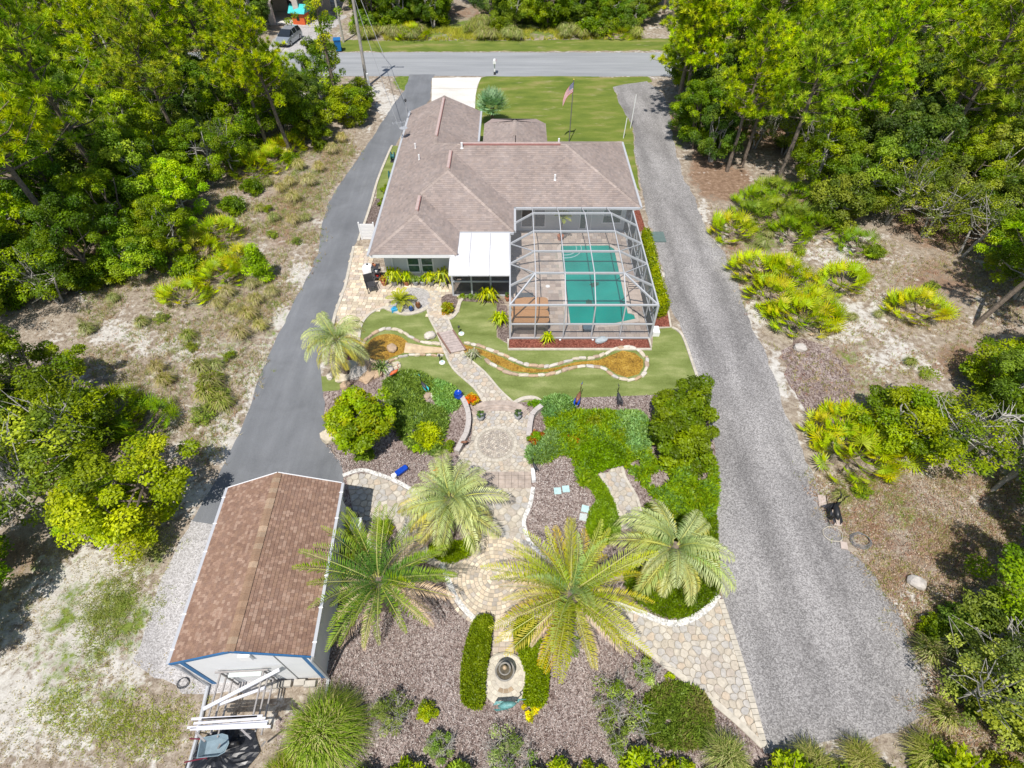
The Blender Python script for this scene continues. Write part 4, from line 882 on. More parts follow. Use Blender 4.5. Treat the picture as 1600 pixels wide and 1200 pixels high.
# ------------------------------------------------------------------ roofs of individually laid shingles
def shingles(mb, O, U, V, pitch, pieces, tw, th, cols, var=.14, lift=.014):
    O = Vector(O); U = Vector(U); V = Vector(V); Vv = V + Vector((0, 0, pitch)); sl = math.sqrt(1 + pitch * pitch); N = U.cross(Vv).normalized()
    if N.z < 0: N = -N
    dv = th / sl; us = [p[0] for q in pieces for p in q]; vmax = max(p[1] for q in pieces for p in q); row = 0; v0 = 0.0
    while v0 < vmax:
        v1 = v0 + dv; u0 = min(us) - tw * ((row * .5) % 1) - random.uniform(0, .04)
        while u0 < max(us):
            w_ = tw; u1 = u0 + w_; q_ = random.uniform(1 - var, 1 + var); bc = random.choice(cols); cl = tuple(x * q_ for x in bc)
            for pc in pieces:
                pu = [p[0] for p in pc]
                if max(pu) <= u0 or min(pu) >= u1: continue
                poly = pc
                for nx, ny, c_ in ((-1, 0, -u0), (1, 0, u1 - .006), (0, -1, -v0), (0, 1, v1)): poly = cliphp(poly, nx, ny, c_) if len(poly) > 2 else poly
                if len(poly) < 3 or parea(poly) < 1e-4: continue
                top = [O + U * a_ + Vv * b_ + N * (.003 + lift * (1 - (b_ - v0) / dv)) for a_, b_ in poly]; n0 = len(top)
                ar = sum((poly[i][0] * poly[(i + 1) % n0][1] - poly[(i + 1) % n0][0] * poly[i][1]) for i in range(n0)); cr = U.cross(Vv)
                order = list(range(n0)) if (ar > 0) == (cr.z > 0) else list(range(n0))[::-1]
                fs = [tuple(order)]; vs = list(top)
                low = [i for i in range(n0) if abs(poly[i][1] - v0) < 1e-4]
                if len(low) == 2:
                    i, j = low; vs += [top[i] - N * (lift + .006), top[j] - N * (lift + .006)]; fs.append((i, j, n0 + 1, n0))
                mb.add(vs, fs, cl)
            u0 = u1
        v0 = v1; row += 1
def plane_mesh(O, U, V, pitch, poly, mb):
    O = Vector(O); U = Vector(U); Vv = Vector(V) + Vector((0, 0, pitch)); vs = [O + U * a_ + Vv * b_ for a_, b_ in poly]; mb.add(vs, [tuple(range(len(vs)))])
def capline(p, q, parent, mat, w=.26, step=.3, cols=((.47, .37, .33),)):
    p = Vector(p); q = Vector(q); d = (q - p); n = max(1, int(d.length / step)); dn = d.normalized(); sd = dn.cross(Vector((0, 0, 1))).normalized(); up = sd.cross(dn); mb = MB()
    for i in range(n):
        a_ = p + d * (i / n); b_ = p + d * ((i + 1) / n); c_ = random.choice(cols); k = random.uniform(.85, 1.1); c_ = tuple(x * k for x in c_)
        vs = [a_ + sd * w / 2 - up * .035 + up * .02, a_ + up * .04, a_ - sd * w / 2 - up * .035 + up * .02, b_ + sd * w / 2 - up * .035 + up * .005, b_ + up * .025, b_ - sd * w / 2 - up * .035 + up * .005]
        mb.add(vs, [(0, 3, 4, 1), (1, 4, 5, 2), (0, 1, 2)], c_)
    return tag(mb.build('ridge_cap', mat, parent, col=True), kind='stuff')
Z0, PT = 2.5, .42
XW, YF = -7.65, 24.8
house = empty('house', (-1, 32, 0), 0, 'single storey white house with brown shingle hip roof beside the pool cage', 'house'); house.location = (0, 0, 0)
foot = [(-7.2, 25.8), (-3.4, 25.8), (-3.4, 27.4), (-.35, 27.4), (-.35, 30.9), (7.15, 30.9), (7.15, 37.65), (2.0, 37.65), (2.0, 40.8), (1.4, 41.4), (-1.2, 41.4), (-1.7, 40.8), (-1.7, 37.65), (-2.85, 37.65), (-2.85, 42.8), (-7.2, 42.8)]
MB().prism(foot, 0, 2.42).build('wall', WALLM, house)
eave = [(-7.65, 24.8), (-2.95, 24.8), (-2.95, 27.0), (.1, 27.0), (.1, 29.6), (7.6, 29.6), (7.6, 38.1), (2.45, 38.1), (2.45, 41.0), (1.8, 41.8), (-1.5, 41.8), (-2.0, 41.0), (-2.0, 38.1), (-2.4, 38.1), (-2.4, 43.2), (-7.65, 43.2)]
MB().prism(eave, 2.425, 2.44).build('soffit', WHITE, house)
fb = MB(); ribbon_mb(eave, .03, 2.30, 2.49, True, fb); fb.build('fascia', WHITE, house)
gb = MB()
for a_, b_ in (((-7.74, 24.8), (-7.74, 43.2)), ((.17, 27.05), (.17, 29.52)), ((.1, 29.52), (7.6, 29.52)), ((7.69, 29.6), (7.69, 38.1)), ((-2.95, 26.92), (.1, 26.92)), ((-2.32, 38.1), (-2.32, 43.2))):
    gb.bar((*a_, 2.44), (*b_, 2.44), .13, .12)
gb.build('gutter', ALU, house)
roof = bpy.data.objects.new('roof', None); link(roof, house)
e1, e2 = (-2.95 + 7.65) / 2, 3.875; 
def trap(top):   # piecewise-linear top edge -> convex trapezoids
    out = []
    for (u0, v0), (u1, v1) in zip(top[:-1], top[1:]):
        q = [(u0, 0), (u1, 0)] + ([(u1, v1)] if v1 > 0 else []) + ([(u0, v0)] if v0 > 0 else [])
        if len(q) > 2: out.append(q)
    return out
west = trap([(0, 0), (2.35, 2.35), (4.55, 2.35), (6.075, 3.875), (8.675, 3.875), (9.05, 4.25), (10.675, 2.625), (18.4, 2.625)])
PL = [((XW, YF, Z0), (0, 1, 0), (1, 0, 0), west),
      ((XW, YF, Z0), (1, 0, 0), (0, 1, 0), trap([(0, 0), (2.35, 2.35), (4.7, 0)])),
      ((-2.95, YF, Z0), (0, 1, 0), (-1, 0, 0), [[(0, 0), (2.2, 0), (4.55, 2.35), (2.35, 2.35)]]),
      ((-2.95, 27.0, Z0), (1, 0, 0), (0, 1, 0), [[(0, 0), (3.05, 0), (-.825, 3.875), (-2.35, 2.35)]]),
      ((.1, 27.0, Z0), (0, 1, 0), (-1, 0, 0), [[(0, 0), (2.6, 0), (6.475, 3.875), (3.875, 3.875)]]),
      ((.1, 29.6, Z0), (1, 0, 0), (0, 1, 0), [[(0, 0), (7.5, 0), (3.25, 4.25), (-3.5, 4.25), (-3.875, 3.875)]]),
      ((7.6, 29.6, Z0), (0, 1, 0), (-1, 0, 0), [[(0, 0), (8.5, 0), (4.25, 4.25)]]),
      ((-2.4, 38.1, Z0), (1, 0, 0), (0, -1, 0), [[(0, 0), (10.0, 0), (5.75, 4.25), (-1.0, 4.25), (-2.625, 2.625)]]),
      ((-2.4, 38.1, Z0), (0, 1, 0), (-1, 0, 0), [[(0, 0), (5.1, 0), (5.1, 2.625), (-2.625, 2.625)]]),
      ((-2.0, 36.0, Z0), (0, 1, 0), (1, 0, 0), [[(0, 0), (5.0, 0), (3.2, 2.2), (0, 2.2)]]),
      ((2.45, 36.0, Z0), (0, 1, 0), (-1, 0, 0), [[(0, 0), (5.0, 0), (3.2, 2.2), (0, 2.2)]]),
      ((-1.5, 41.8, Z0), (1, 0, 0), (0, -1, 0), [[(0, 0), (3.3, 0), (1.72, 2.2), (1.70, 2.2)]])]
HC = ((.305, .252, .228), (.33, .272, .245), (.275, .23, .21), (.32, .262, .232), (.29, .244, .225))
um = MB(); sm_ = MB()
for O, U, V_, pcs in PL:
    for pc in pcs: plane_mesh(O, U, V_, PT, pc, um)
    shingles(sm_, O, U, V_, PT, pcs, .22, .145, HC, .07)
um.add([(-2.0, 41.0, Z0), (-1.5, 41.8, Z0), (.2, 39.4, Z0 + .92), (2.45, 41, Z0), (1.8, 41.8, Z0)], [(0, 2, 1), (3, 4, 2)])
um.build('underlay', plain('roof_underlay', (.33, .26, .235), .9), roof); tag(sm_.build('shingles', SHINGLE, roof, col=True), kind='stuff')
zr = lambda v: Z0 + PT * v
for p, q in (((XW, YF, Z0), (-5.3, 27.15, zr(2.35))), ((-2.95, YF, Z0), (-5.3, 27.15, zr(2.35))), ((-5.3, 27.15, zr(2.35)), (-5.3, 29.35, zr(2.35))), ((-5.3, 29.35, zr(2.35)), (-3.775, 30.875, zr(3.875))), ((.1, 27.0, Z0), (-3.775, 30.875, zr(3.875))),
             ((-3.775, 30.875, zr(3.875)), (-3.775, 33.475, zr(3.875))), ((-3.775, 33.475, zr(3.875)), (-3.4, 33.85, zr(4.25))), ((-3.4, 33.85, zr(4.25)), (3.35, 33.85, zr(4.25))), ((7.6, 29.6, Z0), (3.35, 33.85, zr(4.25))), ((7.6, 38.1, Z0), (3.35, 33.85, zr(4.25))), ((-3.4, 33.85, zr(4.25)), (-5.025, 35.475, zr(2.625))), ((-5.025, 35.475, zr(2.625)), (-5.025, 43.2, zr(2.625))), ((.2, 37, 3.43), (.2, 39.4, 3.43))):
    capline(p, q, roof, SHINGLE, cols=((.355, .295, .262), (.34, .28, .25)))
VENT = plain('ridge_vent_metal', (.36, .17, .15), .6); VENTP = plain('ridge_vent_face', (.46, .35, .32), .6)
for p, q in (((-5.3, 27.5, zr(2.35)), (-5.3, 29.0, zr(2.35))), ((-3.775, 31.1, zr(3.875)), (-3.775, 33.2, zr(3.875))), ((-5.025, 36.5, zr(2.625)), (-5.025, 42.6, zr(2.625))), ((-4.9, 33.85, zr(4.25)), (3.0, 33.85, zr(4.25)))):
    if p[0] == -4.9: p = (-3.2, 33.85, zr(4.25))
    MB().bar((p[0], p[1], p[2] + .06), (q[0], q[1], q[2] + .06), .15, .08).build('ridge_vent', VENTP, roof)
    dx, dy = (.09, 0) if p[0] == q[0] else (0, -.09)
    MB().bar((p[0] + dx, p[1] + dy, p[2] + .03), (q[0] + dx, q[1] + dy, q[2] + .03), .035, .10).build('vent_edge', VENT, roof)
for x, y, v, r in ((-3.1, 33.6, 4.0, .07), (3.0, 35, 3.1, .06), (2.6, 31.4, 1.8, .06), (-6.4, 36, 1.25, .05), (-5.9, 34, 1.75, .05)):
    MB().lathe([(r * 1.6, 0), (r, .05), (r, .35), (0, .36)], (x, y, zr(v) - .02), 10).build('vent_pipe', WHITE, roof)
MB().add([(-7.2, 43.0, 2.4), (-2.85, 43.0, 2.4), (-5.025, 43.0, 3.5)], [(0, 1, 2)]).build('gable_wall', WALLM, house)
MB().box((-5.0, 42.83, 1.1), (3.6, .05, 2.1)).build('garage_door', WHITE, house)
def window(x, y, z, w_, h, parent, ax='x', frame=WHITE, glass=GLASS, panes=2, face=-1):
    f = MB(); t_ = .07; fd = .06
    def bx(cx, cz, sx, sz, m_, yy): m_.box((x + cx, y + face * yy, z + cz) if ax == 'x' else (x + face * yy, y + cx, z + cz), (sx, fd, sz) if ax == 'x' else (fd, sx, sz))
    bx(0, h / 2, w_ + t_, t_, f, .02); bx(0, -h / 2, w_ + t_ * 2, t_ * 1.2, f, .03); bx(-w_ / 2, 0, t_, h, f, .02); bx(w_ / 2, 0, t_, h, f, .02)
    fo = f.build('window_frame', frame, parent)
    for k in range(panes):
        zz = (k - (panes - 1) / 2) * h / panes; g = MB(); fd = .02; bx(0, zz, w_ - t_, h / panes - .05, g, .012); g.build('pane', glass, fo)
        if k: fd = .05; r_ = MB(); bx(0, 0, w_ - t_, .05, r_, .022); r_.build('meeting_rail', frame, fo)
        fd = .06
    return fo
for x in (-5.57, -4.80): window(x, 25.8, 1.12, .66, 1.0, house)
DGL = plain('dark_glass', (.05, .055, .06), .06, spec=.8)
window(.95, 30.9, 1.15, .7, 1.6, house, glass=DGL, panes=1); window(1.75, 30.9, 1.15, .7, 1.6, house, glass=DGL, panes=1)
window(4.5, 30.9, 1.05, .42, 1.7, house, panes=1); window(6.3, 30.9, 1.15, 1.15, 1.05, house)
window(7.15, 34, 1.5, 1.0, 1.0, house, ax='y', face=1); window(-7.2, 30, 1.5, 1.0, 1.0, house, ax='y', face=-1); window(-7.2, 36, 1.5, .8, .8, house, ax='y', face=-1)
MB().box((5.0, 30.86, 1.0), (.07, .05, 2.0)).build('downspout', WHITE, house); MB().box((-6.75, 25.75, 1.15), (.07, .06, 2.3)).build('downspout', WHITE, house); MB().box((-3.3, 25.7, 1.15), (.07, .07, 2.3)).build('downspout', plain('dark_bronze', (.10, .08, .07), .5), house)
# white aluminium patio roof and its screened front
aw = empty('patio_cover', (0, 0, 0), 0, 'bright white aluminium patio roof over a screened porch', 'patio roof')
ribs = MB(); prof = [(27.0, 2.50), (25.6, 2.47), (24.6, 2.40), (23.95, 2.28), (23.55, 2.10)]; WP = plain('white_panel', (.64, .64, .66), .35, var=.03)
xa, xb = -3.35, -.12; npn = 3
for k in range(npn):
    x0, x1 = xa + (xb - xa) * k / npn + .008, xa + (xb - xa) * (k + 1) / npn - .008; mb = MB()
    for i in range(len(prof) - 1):
        (ya_, za_), (yb_, zb_) = prof[i], prof[i + 1]; n0 = len(mb.v); xl0 = x0 if k or ya_ < 24.85 else -2.93
        xl1 = x0 if k or yb_ < 24.85 else -2.93
        mb.add([(xl0, ya_, za_), (x1, ya_, za_), (x1, yb_, zb_), (xl1, yb_, zb_), (xl0, ya_, za_ - .07), (x1, ya_, za_ - .07), (x1, yb_, zb_ - .07), (xl1, yb_, zb_ - .07)], [(3, 2, 1, 0), (4, 5, 6, 7), (0, 4, 7, 3), (1, 2, 6, 5), (2, 3, 7, 6), (0, 1, 5, 4)])
    mb.build('roof_panel', WP, aw)
for i in range(3):
    for j in range(2):
        x0, x1 = -3.3 + 1.06 * i + .05, -3.3 + 1.06 * (i + 1) - .05; z0, z1 = (.12, 1.0) if j == 0 else (1.08, 2.2)
        MB().box(((x0 + x1) / 2, 24.4, (z0 + z1) / 2), (x1 - x0, .01, z1 - z0)).build('screen_panel', SCREEN2, aw)
for i in range(4): MB().box((-3.3 + 1.06 * i, 24.4, 1.12), (.09, .09, 2.24)).build('post', ALU, aw)
for z in (.06, 1.04, 2.22): MB().box((-1.71, 24.4, z), (3.1, .08, .09)).build('rail', ALU, aw)
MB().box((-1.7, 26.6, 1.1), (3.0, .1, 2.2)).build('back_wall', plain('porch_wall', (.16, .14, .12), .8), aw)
sheet('porch_floor', [(-3.3, 24.4), (-.2, 24.4), (-.2, 27.3), (-3.3, 27.3)], .03, POOLDECK, world=True)

# ------------------------------------------------------------------ pool, deck, cage
DK = [(-.1, 20.9), (7.2, 20.9), (7.15, 30.88), (-.3, 30.88), (-.1, 27.3)]
PW = [(2.9, 29.0), (3.05, 29.35), (6.0, 29.4), (6.45, 28.9), (6.45, 22.9), (6.75, 22.85), (6.75, 22.3), (5.6, 21.95), (4.6, 21.85), (3.0, 22.0)]
pool = empty('swimming_pool', (0, 0, 0), 0, 'green swimming pool with pale coping under the white screen cage', 'pool')
mb = MB(); dk = densify(DK, 5); pl = PW
def ring_sheet(outer, inner, z, name, mat, parent):
    tr = tessellate_polygon([[Vector((x, y, 0)) for x, y in outer], [Vector((x, y, 0)) for x, y in inner]]); allp = outer + inner
    fs = []
    for a_, b_, c_ in tr:
        pa, pb, pc = allp[a_], allp[b_], allp[c_]
        if (pb[0] - pa[0]) * (pc[1] - pa[1]) - (pb[1] - pa[1]) * (pc[0] - pa[0]) < 0: b_, c_ = c_, b_
        fs.append((a_, b_, c_))
    return mesh_obj(name, [(x, y, z) for x, y in allp], fs, mat, parent)
dko = sheet('pool_deck', [(-.1, 20.9), (2.88, 20.9), (2.88, 30.88), (-.3, 30.88), (-.1, 27.3)], .05, MORTAR, world=True)
mb = MB(); cols = ((.42, .34, .29), (.47, .39, .33), (.37, .30, .26), (.49, .41, .35), (.40, .345, .31))
y = 20.95; r_ = 0
while y < 30.8:
    x = -.05 + (r_ % 2) * .15
    while x < 7.1:
        w_ = random.choice((.3, .3, .45)); 
        if not inside((x + w_ / 2, y + .15), [(px_ + (.12 if px_ > 4.5 else -.12), py_ + (.12 if py_ > 25 else -.12)) for px_, py_ in PW]): q = random.uniform(.85, 1.12); mb.box((x + w_ / 2, y + .15, .04), (w_ - .012, .288, .05), 0, tuple(v * q for v in random.choice(cols)))
        x += w_
    y += .3; r_ += 1
tag(mb.build('deck_paver', PAVEATTR, dko, col=True), kind='stuff')
sheet('pool_deck_base', [(2.88, 20.9), (7.2, 20.9), (7.15, 30.88), (2.88, 30.88)], .018, MORTAR, world=True)
o = sheet('x', PW, .03, WATER, world=True); o.name = 'water'; o.parent = pool; del o['kind']
ribbon('coping', PW, .26, .0, .075, plain('coping_stone', (.55, .47, .41), .7, var=.15, scale=5), True, 0, True, None, pool)
mb = MB(); mb.lathe([(0, .036), (1.0, .036), (1.0, .034)], (3.75, 28.9, 0), 24, sx=.95, sy=.95); 
stp = MB()
for k, rr in enumerate((1.05, .75)):
    stp.tube([(3.25 + rr * math.cos(a_), 29.0 + rr * math.sin(a_), .045) for a_ in np.linspace(-1.75, .25, 14)], .035, 5)
stp.build('step_edge', plain('pale_tile', (.30, .52, .52), .4), pool)
for x, y in ((4.75, 25.4), (4.3, 23.75)):
    t_ = empty('turtle_mosaic', (x, y, 0), random.uniform(0, 3), 'dark turtle ornament in the pool, %s' % ('nearer the middle of the water' if y > 24.5 else 'nearer the cage front'), 'mosaic'); D_ = plain('turtle_green', (.02, .09, .06), .5, var=.5, scale=18)
    MB().lathe([(0, .05), (.13, .045), (.19, .034)], (0, 0, 0), 14, sx=1.2).build('shell', D_, t_)
    for a_ in (.6, 2.5, 3.8, 5.7): MB().lathe([(0, .042), (.08, .034)], (.24 * math.cos(a_), .2 * math.sin(a_), 0), 8, sy=.6).build('flipper', D_, t_)
    MB().lathe([(0, .045), (.06, .034)], (.28, 0, 0), 8).build('head', D_, t_)
cage = empty('pool_cage', (0, 0, 0), 0, 'white aluminium screen cage with faceted roof over the pool', 'pool cage')
X0, X1, ZE, ZK = -.1, 7.2, 2.3, 3.1; KN = [1.18, 2.65, 4.12, 5.6]; AY = [27.9, 26.1, 24.25, 22.4]; YFc = 20.9
def bm_(p, q, w_=.07, h=.11, nm='beam'): MB().bar(p, q, w_, h).build(nm, ALU, cage)
for i, y in enumerate(AY):
    bm_((KN[0], y, ZK), (KN[3], y, ZK), .05, .115); bm_((X0, y if i else y, ZE), (KN[0], y, ZK), .05, .115); bm_((KN[3], y, ZK), (X1, y, ZE), .05, .115)
    bm_((X1, y, 0.05), (X1, y, ZE), .09, .09, 'post')
    if i: bm_((X0, y, 0.05), (X0, y, ZE), .09, .09, 'post')
for k in KN:
    ys = [29.5] + AY + [None]
    bm_((k, 29.5, 2.52), (k, AY[0], ZK - .01), .045, .06); 
    for a_, b_ in zip(AY[:-1], AY[1:]): bm_((k, a_, ZK), (k, b_, ZK), .045, .06)
    bm_((k, AY[3], ZK), (k, YFc, ZE), .045, .06); bm_((k, YFc, .05), (k, YFc, ZE), .06, .06, 'post')
bm_((X0, 27.0, ZE), (X0, YFc, ZE), .07, .09); bm_((X1, 29.5, ZE), (X1, YFc, ZE), .07, .09); bm_((X0, YFc, ZE), (X1, YFc, ZE), .07, .09)
for z in (.09, 1.05): bm_((X0, YFc, z), (X1, YFc, z), .07, .07, 'rail'); bm_((X1, YFc, z), (X1, 30.8, z), .07, .07, 'rail'); bm_((X0, YFc, z), (X0, 24.4, z), .07, .07, 'rail')
bm_((X0, YFc, .03), (X0, YFc, ZE), .10, .10, 'post'); bm_((X1, YFc, .03), (X1, YFc, ZE), .10, .10, 'post'); bm_((X1, 29.5, .03), (X1, 29.5, ZE), .09, .09, 'post')
bm_((KN[0], AY[3], ZK), (X0, YFc, ZE), .07, .08, 'brace'); bm_((KN[3], AY[3], ZK), (X1, YFc, ZE), .07, .08, 'brace')
for a_, b_ in ((26.1, 24.25), (24.25 , 22.4)):
    bm_((X0, a_, ZE), (KN[0], b_, ZK), .05, .05, 'brace')
for a_, b_ in ((26.1, 27.9), (24.25, 26.1)):
    bm_((KN[3], a_ - 1.85, ZK), (X1, a_, ZE), .05, .05, 'brace')
yy = [29.5] + AY + [YFc]
for i in range(5):
    a_, b_ = yy[i], yy[i + 1]
    if i in (1, 2, 4): bm_((X1, a_, ZE - .1), (X1, b_, 1.05), .05, .05, 'brace')
    if i in (1, 3, 4): bm_((X1, b_, ZE - .1), (X1, (a_ + b_) / 2, 1.05), .05, .05, 'brace')
def scr(*p): mesh_obj('screen_panel', [tuple(q) for q in p], [tuple(range(len(p)))], SCREEN, cage)
rows = [(29.45, 2.5)] + [(y, ZK + .0) for y in AY]
for (ya_, za_), (yb_, zb_) in zip(rows[:-1], rows[1:]):
    for k0, k1 in zip(KN[:-1], KN[1:]): scr((k0 + .03, ya_, za_), (k1 - .03, ya_, za_), (k1 - .03, yb_, zb_), (k0 + .03, yb_, zb_))
    if ya_ < 28: scr((X0, ya_, ZE), (KN[0], ya_, ZK), (KN[0], yb_, ZK), (X0, yb_, ZE))
    scr((KN[3], ya_, za_), (X1, ya_, ZE), (X1, yb_, ZE), (KN[3], yb_, ZK))
for k0, k1 in zip(KN[:-1], KN[1:]): scr((k0, AY[3], ZK), (k1, AY[3], ZK), (k1, YFc, ZE), (k0, YFc, ZE))
scr((X0, AY[3], ZE), (KN[0], AY[3], ZK), (X0, YFc, ZE)); scr((KN[3], AY[3], ZK), (X1, AY[3], ZE), (X1, YFc, ZE)); scr((KN[0], AY[3], ZK), (KN[0], YFc, ZE), (X0, YFc, ZE)); scr((KN[3], AY[3], ZK), (X1, YFc, ZE), (KN[3], YFc, ZE))
xs_ = [X0] + KN + [X1]
for a_, b_ in zip(xs_[:-1], xs_[1:]):
    for z0, z1 in ((.13, 1.01), (1.09, ZE - .05)): scr((a_ + .03, YFc, z0), (b_ - .03, YFc, z0), (b_ - .03, YFc, z1), (a_ + .03, YFc, z1))
for a_, b_ in zip(yy[:-1], yy[1:]):
    for z0, z1 in ((.13, 1.01), (1.09, ZE - .05)): mesh_obj('screen_panel', [(X1, a_ - .04, z0), (X1, b_ + .04, z0), (X1, b_ + .04, z1), (X1, a_ - .04, z1)], [(0, 1, 2, 3)], SCREEN2, cage)
# cage beds
sheet('front_bed', [(-.15, 20.15), (7.1, 20.15), (7.1, 20.84), (-.15, 20.84)], .035, REDMULCH, world=True)
ribbon('bed_kerb', [(-.2, 20.86), (-.2, 20.1), (7.15, 20.1), (7.15, 20.86)], .12, 0, .08, CREAM, sm=0, world=True)
sheet('side_bed', GP([(776, 475), (792, 478), (797, 538), (778, 527)]), .03, DARKMULCH, world=True)
sheet('hedge_bed', GP([(1004, 372), (1014, 372), (1034, 430), (1048, 512), (1021, 513), (1017, 470)]), .03, REDMULCH, world=True); ribbon('bed_kerb', [(1014, 372), (1034, 430), (1048, 512), (1021, 513)], .1, 0, .06, CREAM, sm=0)
sheet('wall_bed', GP([(990, 330), (999, 328), (1009, 360), (997, 363)]), .03, REDMULCH, world=True)
sheet('screen_bed', GP([(721, 460), (776, 460), (790, 475), (722, 471)]), .03, DARKMULCH, world=True)

# ------------------------------------------------------------------ shed
shed = empty('shed', (-8.1, 7.6, 0), R(2.85), 'white shed with brown shingle gable roof and blue corner trim', 'shed')
SW, SL = 2.03, 2.95; ZS, PS = 2.6, .42
sl_ = lambda x, y, z: (x, y, z)
w1 = 1.84; w2 = 2.87
MB().add([(-w1, -w2, 0), (w1, -w2, 0), (w1, w2, 0), (-w1, w2, 0), (-w1, -w2, ZS), (w1, -w2, ZS), (w1, w2, ZS), (-w1, w2, ZS), (0, -w2, ZS + w1 * PS + .02), (0, w2, ZS + w1 * PS + .02)],
         [(0, 1, 5, 8, 4), (2, 3, 7, 9, 6), (1, 2, 6, 5), (3, 0, 4, 7), (3, 2, 1, 0)]).build('wall', plain('shed_wall', (.72, .73, .74), .6, var=.03, scale=2), shed)
BT = plain('blue_trim', (.03, .14, .32), .5)
for sx_ in (-1, 1):
    MB().box((sx_ * (w1 - .07), -w2 - .012, ZS / 2), (.14, .024, ZS)).build('corner_trim', BT, shed)
    MB().box((sx_ * (w1 + .022), -w2 + .03, ZS / 2), (.05, .12, ZS)).build('corner_post', WHITE, shed)
for x in (.95,): MB().box((x, -w2 - .008, 1.35), (.03, .016, 2.6)).build('panel_seam', plain('seam_grey', (.25, .25, .25), .6), shed)
MB().box((.2, -w2 - .05, 2.72), (.34, .08, .34)).build('gable_vent', WHITE, shed)
sr = bpy.data.objects.new('roof', None); link(sr, shed)
SCc = ((.25, .155, .11), (.275, .175, .122), (.225, .14, .102), (.31, .20, .145), (.26, .165, .12), (.24, .155, .115), (.345, .235, .175))
sm_ = MB(); um = MB()
for U, V_, O in (((0, 1, 0), (1, 0, 0), (-SW, -SL, ZS - .03)), ((0, 1, 0), (-1, 0, 0), (SW, -SL, ZS - .03))):
    pc = [(0, 0), (2 * SL, 0), (2 * SL, SW), (0, SW)]; plane_mesh(O, U, V_, PS, pc, um); shingles(sm_, O, U, V_, PS, [pc], .115, .115, SCc, .07)
um.build('underlay', plain('shed_underlay', (.24, .15, .12), .9), sr); tag(sm_.build('shingles', SHINGLE, sr, col=True), kind='stuff')
capline((0, -SL, ZS - .03 + PS * SW), (0, SL, ZS - .03 + PS * SW), sr, SHINGLE, .28, .2, ((.34, .225, .15), (.30, .195, .13), (.40, .29, .20)))
for sx_ in (-1, 1):
    MB().bar((sx_ * (SW + .05), -SL, ZS - .07), (sx_ * (SW + .05), SL, ZS - .07), .11, .10).build('gutter', ALU, shed)
    for q in np.linspace(-SL + .4, SL - .4, 6): MB().box((sx_ * (SW + .01), q, ZS - .015), (.22, .035, .012)).build('gutter_strap', WHITE, shed)
    for yv in (-SL, SL): MB().bar((sx_ * SW, yv, ZS - .06), (0, yv, ZS - .06 + PS * SW), .03, .12).build('rake_trim', BT if yv < 0 else WHITE, shed)
MB().tube([(-SW - .05, -SL + .05, ZS - .1), (-w1 - .1, -w2 - .06, ZS - .5), (-w1 - .1, -w2 - .06, .1), (-w1 - .0, -w2 - 1.6, .06), (-w1 - .0, -w2 - 3.6, .06)], .06, 6).build('downspout', ALU, shed)
MB().tube([(SW + .05, -SL + .05, ZS - .1), (w1 + .1, -w2 - .06, ZS - .5), (w1 + .1, -w2 - .06, .1), (w1 + .1, -w2 - .6, .06)], .05, 6).build('downspout', ALU, shed)
MARKS = [(215, 120, 'the bleached dead trees'), (425, 160, 'the bare leaning pine trunk'), (532, 120, 'the vine-wrapped trunk'), (408, 412, 'the upright conical bush'), (345, 360, 'the palmettos left of the drive'), (0, 0, 'the top left corner'), (0, 200, 'the upper left edge'), (0, 420, 'the left edge'), (120, 420, 'the edge of the sandy clearing'), (452, 60, 'the silver car'), (300, 10, 'the top edge left of the neighbour'),
 (0, 640, 'the left edge above the sand yard'), (150, 640, 'the dark palmetto thicket'), (590, 20, 'the tall utility pole'), (760, 20, 'the weedy gap beyond the road'), (880, 20, 'the top edge above the flag'), (965, 45, 'the yellow palmettos beyond the road'), (1055, 110, 'the pines heading the gravel road'), (1140, 200, 'the thin straight pine'), (1245, 190, 'the long bare pine trunk'), (1100, 0, 'the top edge right of the lawn'), (1300, 0, 'the top edge of the right wood'),
 (1480, 0, 'the top edge near the right corner'), (1600, 0, 'the top right corner'), (1600, 180, 'the upper right edge'), (1420, 180, 'the heart of the right wood'), (1330, 270, 'the bright low palmetto patch'), (1440, 330, 'the twiggy oaks'), (1560, 420, 'the leaning right-hand pine'), (1600, 620, 'the right edge below the leaning pine'), (1440, 650, 'the tangled grey-limbed oak'), (1560, 960, 'the shade on the lower right litter'), (1600, 1180, 'the bottom right corner'), (300, 560, 'the middle of the left clearing'), (400, 520, 'the feathery grasses by the drive'), (330, 620, 'the lower end of the left sand'), (1190, 380, 'the big palmetto thicket'), (1370, 540, 'the white sand on the right')]
def where(x, y, z=0):
    a_, b_ = toPX(x, y, z); d, mx, my, ph = min((math.hypot(m_[0] - a_, (m_[1] - b_) * 1.3), m_[0], m_[1], m_[2]) for m_ in MARKS)
    dx, dy = a_ - mx, (b_ - my) * 1.3; far_ = 'just ' if d < 35 else ('' if d < 80 else 'well ')
    dr = ('right of ' if dx > 0 else 'left of ') if abs(dx) > abs(dy) else ('below ' if dy > 0 else 'above ')
    return far_ + dr + ph
